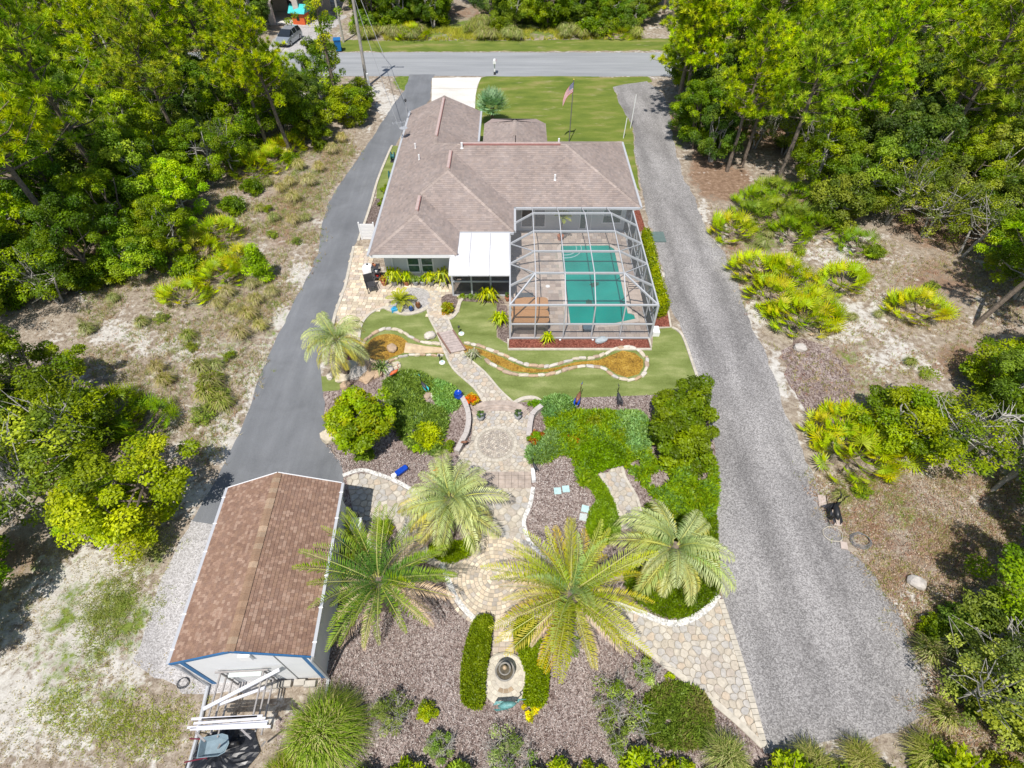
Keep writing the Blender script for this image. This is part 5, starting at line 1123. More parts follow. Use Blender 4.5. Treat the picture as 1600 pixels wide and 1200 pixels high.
# ------------------------------------------------------------------ palms
GRN = ((.055, .155, .035), (.08, .20, .04), (.07, .175, .05)); TPY = (.27, .34, .04)
DATE = [feather(1, 2.45, 78, 47, 34, .36, .044, GRN, TPY, vee=.85, hang=.04), feather(2, 2.6, 62, 47, 34, .33, .044, GRN, TPY, vee=.85, hang=.04), feather(3, 2.6, 45, 42, 36, .34, .044, GRN, TPY, vee=.85, hang=.04), feather(4, 2.6, 30, 39, 36, .34, .044, GRN, TPY, vee=.85, hang=.04), feather(5, 2.5, 15, 34, 34, .33, .044, GRN, TPY, vee=.85, hang=.04), feather(6, 2.4, 2, 30, 34, .36, .044, GRN, TPY, vee=.85, hang=.04)]
DATED = [feather(7, 2.3, -8, 34, 41, .32, .044, ((.38, .32, .22), (.42, .36, .26)), (.48, .40, .28)), feather(8, 2.5, -20, 27, 39, .30, .044, ((.36, .30, .24), (.33, .3, .16)), (.46, .38, .3))]
DATE2 = [feather(11, 2.5, 76, 47, 36, .33, .044, ((.13, .24, .11), (.16, .27, .12)), (.34, .42, .14), vee=.85, hang=.04), feather(12, 2.75, 60, 46, 37, .36, .044, ((.13, .23, .08), (.17, .26, .07)), (.38, .42, .10), vee=.85, hang=.04), feather(13, 2.75, 44, 40, 37, .36, .044, ((.16, .24, .04), (.21, .28, .05)), (.40, .42, .07), vee=.85, hang=.04),
         feather(14, 2.7, 28, 38, 36, .36, .044, ((.15, .23, .03), (.22, .28, .04)), (.40, .42, .07), vee=.85, hang=.04), feather(15, 2.6, 12, 32, 36, .33, .044, ((.22, .26, .04), (.3, .3, .05)), (.46, .42, .07), vee=.85, hang=.04), feather(16, 2.5, 0, 28, 34, .38, .044, ((.26, .28, .05), (.3, .3, .06)), (.52, .42, .08), vee=.85, hang=.04)]
PINDO = [feather(21 + i, L, e0, dr, 34, .44, .05, ((.20, .28, .13), (.27, .34, .18), (.16, .25, .09)), (.48, .48, .24), vee=.25, hang=.55, rw=.025) for i, (L, e0, dr) in enumerate(((1.9, 80, 110), (2.2, 66, 120), (2.3, 50, 115), (2.3, 35, 105), (2.2, 20, 95)))]
PINDOY = [feather(31 + i, L, e0, dr, 34, .42, .05, ((.34, .36, .10), (.38, .36, .13)), (.50, .44, .14), vee=.2, hang=.6, rw=.025) for i, (L, e0, dr) in enumerate(((2.1, 30, 105), (2.0, 10, 85), (1.9, -10, 70)))]
x, y = G(590, 905, 2.3); palm(x, y, 2.1, 'feathery date palm with dark green centre, left of the paved circle beside the shed', [(DATE[:2], 9, .15), (DATE[2:4], 18, .05), (DATE[4:], 20, -.05), (DATED, 14, -.15)], r=.22, seed=1, name='date_palm')
x, y = G(893, 925, 2.5); palm(x, y, 2.3, 'largest date palm, yellow-green with orange fruit, beside the fountain walk', [(DATE2[:2], 12, .15), (DATE2[2:4], 20, .05), (DATE2[4:], 22, -.05), (DATED, 17, -.18)], r=.24, fruit=True, seed=2, name='date_palm')
x, y = G(703, 775, 1.9); palm(x, y, 1.6, 'grey-green arching palm on the island bed left of the straight steps', [(PINDO[:2], 12, .1), (PINDO[2:], 20, 0), (PINDOY, 10, -.1)], r=.22, seed=3)
x, y = G(1058, 850, 2.2); palm(x, y, 1.9, 'arching palm with a dry yellow skirt beside the gravel road', [(PINDO[:2], 10, .1), (PINDO[2:], 18, 0), (PINDOY, 14, -.1)], r=.22, seed=4, fruit=True)
x, y = G(524, 530, 2.4); e = palm(x, y, 2.3, 'tall yellowish arching palm at the edge of the asphalt drive', [(PINDO[:2], 8, .1), (PINDO[2:4], 10, 0), (PINDOY, 13, -.05)], r=.15, seed=5); e.scale = (.85, .85, 1)
for k_, (a_, b_, n_, t_, l_) in enumerate(((770, 196, 40, 1.5, 'silvery fan palm behind the house by the front porch'),)):
    x, y = G(a_, b_); e = empty('fan_palm', (x, y, 0), 0, l_, 'palm'); MB().tube([(0, 0, 0), (0, 0, t_)], .16, 8).build('trunk', BARK, e)
    SILV = [fan_mesh(60 + i, .95, ((.16, .27, .17), (.20, .30, .18)), 17, (.3, .38, .26), .7) for i in range(3)]
    for i in range(n_):
        a2 = i * 2.4; M = Matrix.Translation((0, 0, t_)) @ Euler((0, 0, a2)).to_matrix().to_4x4() @ Euler((-R(15 + 85 * i / n_), 0, 0)).to_matrix().to_4x4(); o = bpy.data.objects.new('frond', SILV[i % 3]); C.objects.link(o); o.parent = e; o.matrix_local = M
# cycad / small palms
SMALLF = [feather(41 + i, .85, e0, 60, 18, .24, .06, ((.12, .19, .03), (.18, .24, .04)), (.36, .36, .07)) for i, e0 in enumerate((75, 50, 25))]
def sago(a_, b_, label, s=1.0, n=16, cat='cycad'):
    x, y = G(a_, b_); e = empty('small_palm', (x, y, 0), 0, label, cat); e.scale = (s, s, s); MB().lathe([(.09, 0), (.1, .15), (.04, .25)], (0, 0, 0), 8).build('trunk', BARK, e)
    for i in range(n): data_obj('frond', SMALLF[i % 3], e, (0, 0, .22), (0, 0, i * 2.4), random.uniform(.85, 1.1))
sago(627, 476, 'bushy young palm in the white gravel bed before the house', 1.0, 15)
# strap-leaf plants (bromeliads, lilies)
STRAP = {'yellow': grass_tuft_mesh('strap_leaves', 70, .75, .62, [(.26, .35, .02), (.36, .43, .03), (.17, .26, .02)], .075, .75, 3),
         'green': grass_tuft_mesh('strap_leaves', 60, .55, .5, [(.12, .2, .03), (.18, .26, .05)], .06, .7, 4), 'grey': grass_tuft_mesh('strap_leaves', 80, .5, .5, [(.30, .33, .22), (.22, .28, .16), (.38, .38, .30)], .045, .7, 5),
         'purple': grass_tuft_mesh('strap_leaves', 50, .45, .45, [(.12, .02, .09), (.07, .015, .06)], .08, .7, 6), 'dark': grass_tuft_mesh('strap_leaves', 70, .6, .6, [(.10, .16, .06), (.16, .2, .08)], .05, .65, 7)}
def strap(kind, a_, b_, s, label, cat='plant', group=None, z=0):
    x, y = G(a_, b_); e = empty('strap_leaf_plant', (x, y, z), random.random() * 6, label, cat, group); e.scale = (s, s, s)
    data_obj('leaves', STRAP[kind], e); MB().lathe([(.04, -.02), (.05, .06), (.02, .12)], (0, 0, 0), 6).build('stem', BARK, e); return e
strap('yellow', 764, 470, 1.2, 'big lime strap-leaf plant at the right end of the porch bed'); strap('yellow', 780, 506, 1.05, 'lime strap-leaf plant in the side bed left of the cage'); strap('yellow', 855, 534, .8, 'small lime plant in the red mulch before the cage')
strap('green', 722, 466, .55, 'first small green plant in the bed below the porch screens, leftmost'); strap('green', 734, 466, .55, 'second small green plant from the left below the porch screens'); strap('green', 746, 466, .6, 'small green plant next to the big lime one below the porch screens')
strap('grey', 738, 560, 1.1, 'silvery grass clump right of the footbridge'); strap('purple', 551, 558, .9, 'purple-leaved plant beside the golden pond'); strap('dark', 597, 580, 1.0, 'dark spiky plant in the gravel below the pond'); strap('dark', 562, 548, .6, 'dark spiky plant at the left rim of the golden pond')
# potted plants under the front window
POTC = [TERRA, GREYPOT, TERRA, GREYPOT, GREYPOT, GREYPOT, WHITE]
labs = ['terracotta pot of reddish leaves, leftmost under the window', 'large lime grassy plant in a grey pot under the window', 'small pot of green leaves right of the lime grassy plant', 'grey pot of green leaves in the middle of the row under the window', 'grey pot with dark green leaves, third from the right end of the row', 'wide grey pot with yellowish leaves under the window', 'large lime plant in a white pot beside the porch screen']
for i, (a_, s, k_) in enumerate(((601, .6, 'x'), (617, 1.05, 'yellow'), (636, .75, 'yellow'), (650, .62, 'green'), (661.5, .62, 'green'), (674, .75, 'yellow'), (693, 1.0, 'yellow'))):
    x, y = G(a_, 446); e = empty('potted_plant', (x, y, .03), 0, labs[i], 'potted plant', 'potted plants under the front window')
    MB().lathe([(.11, 0), (.17, .22), (.19, .3), (.17, .31), (.15, .28), (0, .28)], (0, 0, 0), 14).build('pot', POTC[i], e)
    me = STRAP[k_] if k_ != 'x' else grass_tuft_mesh('strap_leaves', 50, .5, .4, [(.35, .12, .03), (.3, .28, .04)], .07, .6, 8); data_obj('leaves', me, e, (0, 0, .27), (0, 0, i), s * 1.15)

# ------------------------------------------------------------------ hedges, shrubs, ground covers
def hedge(name, px, h, n, cols, label, kerb=None, ll=.07, lw=.045, relief=.12, body=True, world=False):
    reg = smoothpoly(px if world else GP(px), 4); e = empty(name, (0, 0, 0), 0, label, 'hedge')
    cx, cy = sum(p[0] for p in reg) / len(reg), sum(p[1] for p in reg) / len(reg); inner = [(cx + (x - cx) * .86, cy + (y - cy) * .95) for x, y in reg]
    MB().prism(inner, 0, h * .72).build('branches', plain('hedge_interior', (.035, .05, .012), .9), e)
    m_ = int(n * .4); tag(bpy_obj('foliage', field_mesh('hedge_leaves', reg, n, h, .015, cols, ll=ll, lw=lw, relief=relief, relf=2.5, edge=.12, up=.8), e), kind='stuff')
    # clad the sides
    rg_ = np.random.default_rng(3); P_ = np.array(densify(reg, .05)); k = rg_.integers(0, len(P_), m_); pos = np.zeros((m_, 3)); pos[:, :2] = P_[k] + rg_.normal(size=(m_, 2)) * .025; pos[:, 2] = rg_.uniform(.02, h * .95, m_)
    global rng; rng = rg_; nr = norm(rdir(m_) + np.concatenate([(P_[k] - np.array([cx, cy])) * .6, np.zeros((m_, 1))], 1)); ax = norm(np.cross(nr, rdir(m_)))
    tag(bpy_obj('side_foliage', leaf_mesh('hedge_leaves', pos, ax, nr, ll, lw, palette(m_, cols, None, .25), LEAF), e), kind='stuff'); return e
HG = [(.07, .13, .006), (.10, .17, .008), (.13, .20, .012)]
hedge('hedge', [(745, 972), (767, 970), (765, 1000), (762, 1030), (758, 1050), (756, 1078), (753, 1104), (738, 1106), (726, 1098), (723, 1070), (725, 1040), (732, 1005)], .45, 16000, HG, 'low clipped dark green hedge left of the fountain')
hedge('hedge', [(808, 975), (830, 972), (842, 1000), (850, 1030), (855, 1056), (853, 1080), (848, 1102), (828, 1104), (820, 1092), (824, 1060), (815, 1030), (806, 1005)], .45, 16000, HG, 'low clipped hedge right of the fountain, half under the big palm')
hedge('hedge', [(1002, 378), (1012, 378), (1024, 425), (1036, 470), (1041, 490), (1030, 497), (1022, 492), (1012, 430)], .9, 9000, [(.11, .18, .008), (.18, .25, .01), (.24, .30, .012)], 'bright green hedge running beside the pool cage wall', relief=.25, ll=.10, lw=.07)
LIME = [(.19, .26, .015), (.25, .31, .02), (.13, .19, .015)]
JAS = [(.18, .27, .09), (.085, .155, .03), (.115, .195, .035), (.15, .235, .045), (.11, .19, .06)]
GREYG = [(.14, .26, .10), (.18, .31, .13), (.12, .21, .06), (.22, .34, .14)]
massplant('ground_cover_bed', [(600, 605), (612, 592), (632, 583), (650, 583), (668, 591), (680, 598), (678, 610), (660, 620), (664, 632), (690, 640), (700, 660), (688, 700), (694, 706), (680, 712), (655, 706), (640, 700), (625, 680), (612, 650)], 26000, .42, JAS, 'mounded dark green ground cover beside the multi-stemmed tree on the left', 'ground cover', 'stuff', ll=.18, lw=.06, relief=.75, gaps=.22)
massplant('ground_cover_patch', [(676, 600), (690, 598), (712, 610), (724, 622), (718, 632), (704, 645), (690, 640), (678, 620)], 8000, .3, GREYG, 'paler ground cover patch against the turf left of the path', 'ground cover', 'stuff', ll=.18, lw=.055)
massplant('ground_cover_bed', [(852, 650), (870, 640), (892, 642), (910, 645), (945, 645), (972, 648), (1005, 652), (1020, 680), (1010, 700), (1035, 727), (1095, 718), (1117, 725), (1118, 790), (1095, 815), (1060, 800), (1035, 792), (1010, 765), (985, 738), (965, 722), (945, 728), (925, 748), (913, 762), (903, 752), (895, 718), (872, 712), (855, 722), (830, 722), (828, 706), (842, 690), (856, 676)], 52000, .45, JAS[:2] + LIME[2:] + JAS[2:], 'wide rough green ground cover right of the medallion terrace', 'ground cover', 'stuff', ll=.19, lw=.065, relief=.8, gaps=.27, holes=[[(1012, 742), (1040, 735), (1050, 752), (1030, 770), (1010, 765)], [(905, 708), (925, 716), (922, 735), (903, 730)], [(985, 716), (1003, 722), (1000, 738), (982, 732)], [(1085, 735), (1108, 742), (1104, 762), (1082, 756)]])
massplant('ground_cover_patch', [(848, 630), (870, 622), (890, 626), (895, 640), (880, 655), (856, 655), (848, 642)], 7000, .42, GREYG, 'grey-green mound by the small white arch of edging', 'ground cover', 'stuff', ll=.2, lw=.055)
massplant('ground_cover_patch', [(828, 722), (826, 705), (845, 688), (862, 674), (880, 690), (872, 708), (850, 722)], 9000, .48, GREYG, 'grey-green spill of foliage touching the terrace edge', 'ground cover', 'stuff', ll=.2, lw=.055)
massplant('ground_cover_patch', [(965, 648), (1005, 652), (1015, 690), (1005, 712), (985, 715), (972, 690), (960, 668)], 9000, .55, GREYG, 'grey-green band beside the tall square hedge', 'ground cover', 'stuff', ll=.2, lw=.055)
massplant('ground_cover_patch', [(905, 700), (940, 690), (968, 700), (975, 725), (945, 735), (920, 745), (905, 735)], 12000, .62, [(.11, .21, .015), (.15, .27, .02), (.08, .15, .012)], 'brightest green mound above the stone spur', 'ground cover', 'stuff', ll=.12, lw=.06)
massplant('ground_cover_strip', [(915, 745), (930, 744), (945, 760), (958, 785), (966, 812), (968, 835), (950, 850), (930, 850), (916, 830), (922, 800), (932, 780), (920, 762)], 16000, .25, JAS[:3], 'narrow green strip between the mulch and stone spur', 'ground cover', 'stuff', ll=.1, lw=.04)
massplant('ground_cover_bed', [(1008, 790), (1050, 800), (1095, 812), (1117, 800), (1122, 880), (1123, 925), (1105, 945), (1080, 962), (1055, 968), (1030, 962), (1005, 948), (985, 930), (975, 900), (1000, 850)], 36000, .22, [(.06, .12, .008), (.09, .16, .01), (.12, .2, .015)], 'dark lawn-like ground cover under the skirted palm', 'ground cover', 'stuff', ll=.1, lw=.035, relief=.3)
massplant('ground_cover_bed', [(1020, 1080), (1045, 1070), (1075, 1072), (1100, 1090), (1112, 1125), (1105, 1160), (1070, 1170), (1030, 1165), (1005, 1140), (1005, 1105)], 22000, .32, [(.09, .17, .03), (.13, .22, .04), (.19, .2, .07)], 'low green mound left of the narrow end of the walkway', 'ground cover', 'stuff', ll=.15, lw=.05, relief=.8, gaps=.25, edge=.2)
massplant('palm_underplanting', [(672, 855), (690, 845), (720, 848), (738, 838), (745, 850), (735, 868), (705, 880), (680, 872)], 7000, .35, [(.08, .14, .01), (.12, .2, .012)], 'dark green skirt of plants below the island palm', 'ground cover', 'stuff', ll=.1, lw=.04)
def SH(name, key, a_, b_, rad, h, label, **k): x, y = G(a_, b_); return shrub(name, key, x, y, rad, h, label, **k)
# big square hedge-shrub by the gravel
BIGC = [(.085, .16, .01), (.11, .19, .012), (.07, .14, .01), (.12, .20, .012)]
rng = np.random.default_rng(21); hp_ = GP([(1022, 650), (1040, 632), (1096, 630), (1102, 660), (1108, 700), (1106, 726), (1085, 740), (1050, 738), (1022, 715), (1016, 684)]); hc_ = []
while len(hc_) < 110:
    q_x, q_y = rng.uniform(6, 14), rng.uniform(10, 22)
    if inside((q_x, q_y), hp_): hc_.append((q_x, q_y, rng.uniform(.15, 1.95) ** .85 + .12 * math.sin(q_x * 3) * math.cos(q_y * 2.3)))
hc_ = np.array(hc_); hm_ = hc_.mean(0); hm_[2] = 0; e = empty('tall_hedge', (hm_[0], hm_[1], 0), 0, 'tall square leafy hedge between the ground cover and gravel road', 'hedge')
trk = MB(); [trk.tube([(a_ * 1.0, b_ * 1.3, 0), (a_ * 1.2, b_ * 1.5, .7), (a_ * 1.5, b_ * 1.8, 1.2)], [.05, .03, .01], 5) for a_ in (-.7, 0, .7) for b_ in (-.8, 0, .8)]; trk.build('stem', BARK, e)
tag(bpy_obj('foliage', crown_mesh('hedge_leaves', hc_ - hm_, .38, 330, .13, .08, BIGC, up=.6), e), kind='stuff')
# multi-stem tree in the garden
cs_ = crown_pts(120, 1.35, .95, 1.6, .4, hollow=.3); rng = np.random.default_rng(8)
x, y = G(574, 688); e = empty('garden_tree', (x, y, 0), 0, 'rounded multi-stemmed garden tree with yellowish leaves on the left mulch bed', 'tree'); e.scale = (1.05, 1.05, .95)
bpy_obj('trunk', trunk_mb(1.9, .075, cs_, nl=24, multi=4, wob=.12).build('tmp', GREYBARK).data, e); bpy.data.objects.remove(bpy.data.objects['tmp'])
tag(bpy_obj('crown', crown_mesh('garden_tree_leaves', cs_, .36, 150, .13, .08, [(.12, .19, .012), (.14, .21, .015), (.17, .235, .02), (.11, .175, .01), (.15, .21, .015), (.21, .235, .03)]), e), kind='stuff')
SH('shrub', 'orange', 738, 630, .42, .6, 'orange-tinted round bush at the left of the path foot', cols=[(.40, .22, .015), (.30, .28, .02), (.45, .15, .015)], nc=26, per=70, ll=.07, lw=.045)
SH('shrub', 'round1', 838, 690, .45, .65, 'round green bush with red-tipped edge at the terrace right wall', cols=[(.10, .2, .01), (.16, .27, .015), (.25, .10, .03)], nc=30, per=80, ll=.07, lw=.045)
SH('shrub', 'pgold', 700, 487, .42, .8, 'golden-green columnar bush in the small kerbed bed by the path', cols=[(.30, .30, .015), (.2, .25, .015), (.38, .26, .02)], nc=30, per=70, ll=.07, lw=.04)
SH('shrub', 'ball', 652, 704, .24, .42, 'little bright lime ball bush at the foot of the ground cover', cols=[(.24, .36, .01), (.18, .3, .01)], nc=20, per=70, ll=.045, lw=.03)
SH('shrub', 'limebush', 668, 686, .75, .75, 'lime-yellow mound rising from the left ground cover', cols=LIME, nc=36, per=90, ll=.18, lw=.055)
SH('shrub', 'tiny', 704, 700, .32, .4, 'small green bush inside the left curved wall', cols=[(.11, .2, .012), (.2, .27, .02)], nc=16, per=60, ll=.08, lw=.045)
SH('shrub', 'lowgrass', 570, 716, .5, .3, 'low grassy green plant beside the white boulder', cols=[(.10, .18, .02), (.15, .24, .03)], nc=18, per=70, ll=.12, lw=.025)
SH('shrub', 'croton', 688, 745, .5, .55, 'orange-leaved bush above the island palm', cols=[(.5, .22, .02), (.42, .3, .05), (.3, .25, .03)], nc=18, per=60, ll=.10, lw=.05)
SH('shrub', 'lime2', 670, 1112, .40, .42, 'small lime-yellow round bush alone in the bottom mulch', cols=LIME, nc=26, per=90, ll=.05, lw=.035)
SH('shrub', 'topi', 600, 828, .45, .5, 'dark green bush on the little island bed by the shed', cols=[(.07, .12, .01), (.12, .17, .02), (.16, .2, .03)], nc=22, per=80, ll=.07, lw=.04)
SH('shrub', 'green7', 835, 634, .35, .35, 'green bush inside the little white arch of edging', cols=[(.08, .16, .02), (.12, .22, .03)], nc=14, per=60, ll=.09, lw=.04)
SH('shrub', 'yel5', 832, 1110, .38, .22, 'flat yellow-leaved plant at the foot of the right hedge', cols=[(.45, .42, .03), (.3, .34, .03)], nc=16, per=60, ll=.06, lw=.035)
SH('shrub', 'bed9', 928, 665, .55, .45, 'dark grass-like mound near the back edge of the right bed', cols=[(.08, .15, .01), (.14, .2, .015)], nc=20, per=80, ll=.14, lw=.03)
SH('shrub', 'rusty', 895, 690, .45, .42, 'rust-tinted patch of bush in the right ground cover', cols=[(.24, .17, .03), (.15, .2, .02), (.3, .13, .03)], nc=18, per=70, ll=.1, lw=.04)
SH('shrub', 'rusty2', 968, 682, .5, .5, 'dark olive bush in the middle of the right ground cover', cols=[(.10, .12, .02), (.15, .18, .02)], nc=18, per=70, ll=.1, lw=.04)
SH('shrub', 'lime8', 1010, 1035, .22, .2, 'tiny lime bush beside the walkway kerb, nearest the big palm', cols=LIME, nc=12, per=50, ll=.05, lw=.03); SH('shrub', 'lime8', 1048, 1060, .22, .2, 'tiny lime bush halfway down the walkway kerb', cols=LIME, nc=12, per=50, ll=.05, lw=.03); SH('shrub', 'lime8', 1094, 1103, .22, .2, 'tiny lime bush at the walkway kerb beside the green mound', cols=LIME, nc=12, per=50, ll=.05, lw=.03)
SH('shrub', 'side2', 604, 300, .45, .6, 'green shrub in the side bed along the left wall of the house', cols=[(.10, .18, .01), (.2, .28, .02)], nc=16, per=60, ll=.09, lw=.05); SH('shrub', 'side2', 600, 322, .45, .6, 'green shrub in the side bed just behind the white box fence', cols=[(.10, .18, .01)], nc=16, per=60)
# conical bush by the drive
cs_ = np.array([(random.gauss(0, .42 * (1 - z / 2.4)), random.gauss(0, .42 * (1 - z / 2.4)), z) for z in np.linspace(.15, 2.2, 46)]); rng = np.random.default_rng(18)
x, y = G(412, 438); e = empty('conical_bush', (x, y, 0), 0, 'bright green upright bush standing alone left of the asphalt drive', 'bush'); bpy_obj('stem', SHR['st', 'round1'], e)
tag(bpy_obj('foliage', crown_mesh('bush_leaves', cs_, .4, 150, .11, .05, [(.14, .26, .015), (.2, .33, .02), (.10, .18, .012)]), e), kind='stuff')
# ornamental grasses
FOUNT = grass_tuft_mesh('grass_blades', 3200, 1.05, 1.2, [(.12, .21, .03), (.17, .27, .04), (.22, .31, .06), (.32, .32, .13)], .016, .8, 11)
FOUNT2 = grass_tuft_mesh('grass_blades', 1000, .8, .8, [(.22, .24, .08), (.3, .3, .12), (.14, .2, .04)], .014, .6, 12)
TUFT = grass_tuft_mesh('grass_blades', 420, .6, .5, [(.28, .28, .10), (.36, .33, .17), (.18, .22, .05), (.4, .36, .22)], .014, .6, 13)
TUFTG = grass_tuft_mesh('grass_blades', 320, .5, .45, [(.17, .22, .06), (.24, .27, .09), (.13, .18, .04), (.3, .28, .14)], .02, .6, 14)
def tuft(me, a_, b_, s, label, group=None, nm='grass_clump'):
    x, y = G(a_, b_); o = data_obj(nm, me, None, (x, y, 0), (0, 0, random.random() * 6), s); return tag(o, label, 'grass clump', group)
tuft(FOUNT, 515, 1150, 1.15, 'big arching bright green grass clump at the bottom beside the shed'); tuft(FOUNT, 455, 1225, .8, 'arching grass clump cut by the bottom edge, right of the wheelbarrow'); tuft(FOUNT2, 1128, 1185, 1.0, 'pale seeding grass clump at the bottom below the green mound'); tuft(FOUNT2, 1262, 1200, 1.0, 'pale grass clump below the gravel turnaround, left one'); tuft(FOUNT2, 1335, 1190, .9, 'pale grass clump below the gravel turnaround, middle one'); tuft(FOUNT2, 1440, 1185, 1.0, 'pale grass clump below the gravel turnaround, right one')
for k_, (a_, b_, s) in enumerate(((392, 498, 1.3), (380, 528, 1.4), (402, 475, 1.2), (410, 515, 1.1), (360, 462, 1.2), (368, 488, 1.0), (426, 462, 1.1), (396, 450, 1.0), (414, 440, .9), (250, 580, 1.1), (262, 600, 1.2), (345, 480, 1.1), (462, 315, 1.4), (485, 290, 1.5), (470, 265, 1.4), (500, 268, 1.3), (520, 240, 1.4), (535, 222, 1.3), (440, 300, 1.1), (455, 290, 1.2), (460, 350, 1.2))):
    tuft(TUFT, a_, b_, s, 'straw-coloured feathery grass clump ' + where(*G(a_, b_)), 'dry grass clumps left of the drive')
for a_, b_, s in ((140, 520, 1.2), (225, 508, 1.1), (180, 470, 1.0), (298, 530, 1.2), (335, 605, 1.6), (350, 635, 1.5), (318, 580, 1.5), (340, 575, 1.1), (328, 622, 1.6), (300, 250, 1), (480, 345, 1), (420, 290, 1.1), (430, 345, 1.2), (408, 330, 1), (1190, 385, 1.2), (1200, 370, 1.0), (1330, 500, .9), (1370, 495, .8), (1310, 780, 1.0), (1420, 570, .9), (1445, 590, .9), (1480, 1010, 1.2), (1440, 1020, 1.3), (1500, 1060, 1.3), (1465, 1120, 1.2)):
    tuft(TUFTG, a_, b_, s, 'short wild green grass clump ' + where(*G(a_, b_)), 'wild green grass clumps')
for i_ in range(46):
    a_, b_ = random.choice(((random.uniform(640, 1000), random.uniform(52, 64)), (random.uniform(560, 640), random.uniform(50, 64)), (random.uniform(720, 800), random.uniform(35, 62)))); tuft(TUFTG, a_, b_, 2.2, 'tall yellow-green roadside grass clump ' + where(*G(a_, b_)), 'roadside grass beyond the road')
# grey twiggy bushes at the bottom
TWG = {}
def twiggy(a_, b_, rad, h, label, seed=1, leafy=.5, tones=((.34, .33, .30),)):
    global rng; random.seed(seed); rng = np.random.default_rng(seed); x, y = G(a_, b_); e = empty('twiggy_shrub', (x, y, 0), 0, label, 'shrub'); mb = MB()
    for i in range(16):
        a0 = random.uniform(0, 6.28); r_ = rad * random.uniform(.4, 1); q = Vector((math.cos(a0) * r_, math.sin(a0) * r_, h * random.uniform(.5, 1))); m_ = q * .5 + Vector((random.gauss(0, .1), random.gauss(0, .1), .1)); mb.tube([(0, 0, 0), m_, q], [.02, .012, .004], 4, cap=False)
        for _ in range(8):
            u = random.uniform(.3, .9); p = m_.lerp(q, u); t_ = p + Vector((random.gauss(0, .22), random.gauss(0, .22), random.uniform(0, .25))) * rad; mb.tube([p, t_], [.007, .003], 3, cap=False)
    mb.build('branches', plain('grey_twig', (.31, .295, .265), .9, var=.3), e)
    cs = crown_pts(int(26 * leafy) + 4, rad * .85, .1, h * .8, .2, hollow=.2); tag(bpy_obj('foliage', crown_mesh('shrub_leaves', cs, .24 * rad, int(90), .07, .03, [(.16, .23, .06), (.22, .28, .10), (.10, .17, .03)]), e), kind='stuff'); return e
twiggy(615, 1118, .75, .9, 'grey-stemmed wispy bush between the grass clump and lime bush', 3, .8); twiggy(965, 1090, 1.0, .9, 'leafless grey twiggy bush left of the bottom green mound', 4, .5); twiggy(972, 1140, .9, .8, 'grey twiggy bush below the leafless one near the bottom', 5, .6); twiggy(795, 1185, .9, .9, 'bare grey branching bush at the bottom below the fountain', 6, .5); twiggy(690, 1170, .5, .6, 'sparse green twiggy bush at the bottom left of the fountain', 7, 1.0); twiggy(1010, 1060, .6, .6, 'fine grey twigs under the fronds of the big palm', 9, .3)
twiggy(905, 1000, .7, .5, 'dry brush below the big date palm crown', 10, .1)
for k_, (a_, b_, s) in enumerate(((600, 1235, 1.0), (640, 1228, .8), (880, 1225, 1.0), (930, 1215, .9), (1010, 1215, 1.0), (1060, 1220, .9), (1180, 1222, .9), (720, 1232, .8), (830, 1240, 1.0), (1105, 1240, 1.2), (1230, 1232, 1.1), (1300, 1228, 1.0), (1380, 1225, 1.1), (1480, 1222, 1.2), (560, 1250, 1.2), (1560, 1215, 1.3))):
    SH('understory_shrub', 'edge%d' % (k_ % 3), a_, b_, .75, 1.1, 'leafy bush tip at the bottom edge, ' + ('below the big grass clump', 'left of the sparse twiggy bush', 'below the right hedge', 'right of the grey branching bush', 'below the grey twiggy bushes', 'below the green mound', 'below the seeding grass clump', 'below the lime bush', 'below the fountain', 'cut off under the green mound', 'left of the pale grass clumps', 'between the left and middle pale grass clumps', 'right of the middle pale grass clump', 'right of the last pale grass clump', 'beside the arching cut-off grass clump', 'in the bottom right corner')[k_], cols=[(.10, .18, .012), (.17, .26, .02), (.24, .32, .02)], nc=24, per=80, ll=.12, lw=.05, sc=s * (.75, 1.2, .95)[k_ % 3], seed=k_ % 3 + 2, group='bushes along the bottom edge')

# ------------------------------------------------------------------ palmettos
for a_, b_, rd, n_, l_, el in ((1143, 366, 1.35, 50, 'rounded palmetto clump touching the gravel road, farthest up the right side', 1.0), (1180, 428, 1.3, 46, 'yellowish palmetto clump at the top left of the big thicket by the gravel', 1.1), (1222, 436, 1.4, 50, 'palmetto clump at the top right of the big thicket by the gravel', 1.1), (1205, 468, 1.2, 42, 'palmetto clump in the middle of the big thicket by the gravel', 1.0), (1250, 505, 1.5, 62, 'brightest palmetto clump at the foot of the big thicket by the gravel', 1.15), (1272, 486, 1.1, 38, 'palmetto clump on the right flank of the big thicket', 1.0), (1317, 447, 1.15, 42, 'small palmetto clump alone right of the big thicket', 1.25), (1433, 490, 1.3, 50, 'palmetto clump standing alone on the white sand, rightmost', 1.2),
    (1330, 720, 1.5, 62, 'large palmetto clump under the leaning grey-limbed tree', 1.1), (1312, 678, 1.2, 46, 'palmetto clump above the large one on the lower right', 1.1), (1372, 705, 1.2, 42, 'palmetto clump right of the large one on the lower right', 1.1),
    (345, 372, 1.3, 50, 'palmetto clump at the head of the sandy strip left of the drive', 1.2), (318, 398, 1.1, 36, 'palmetto clump below the oaks left of the drive', 1.0), (352, 437, 1.2, 42, 'yellow palmetto clump beside the conical bush', 1.0), (372, 412, .9, 30, 'small palmetto clump just left of the conical bush', 1.0), (290, 468, 1.0, 34, 'palmetto clump with orange tips at the lower end of the left sand', 1.3)):
    x, y = G(a_, b_); palmetto(x, y, rd, n_, l_, 'saw palmettos in the sand', True, ell=el, rz=0)
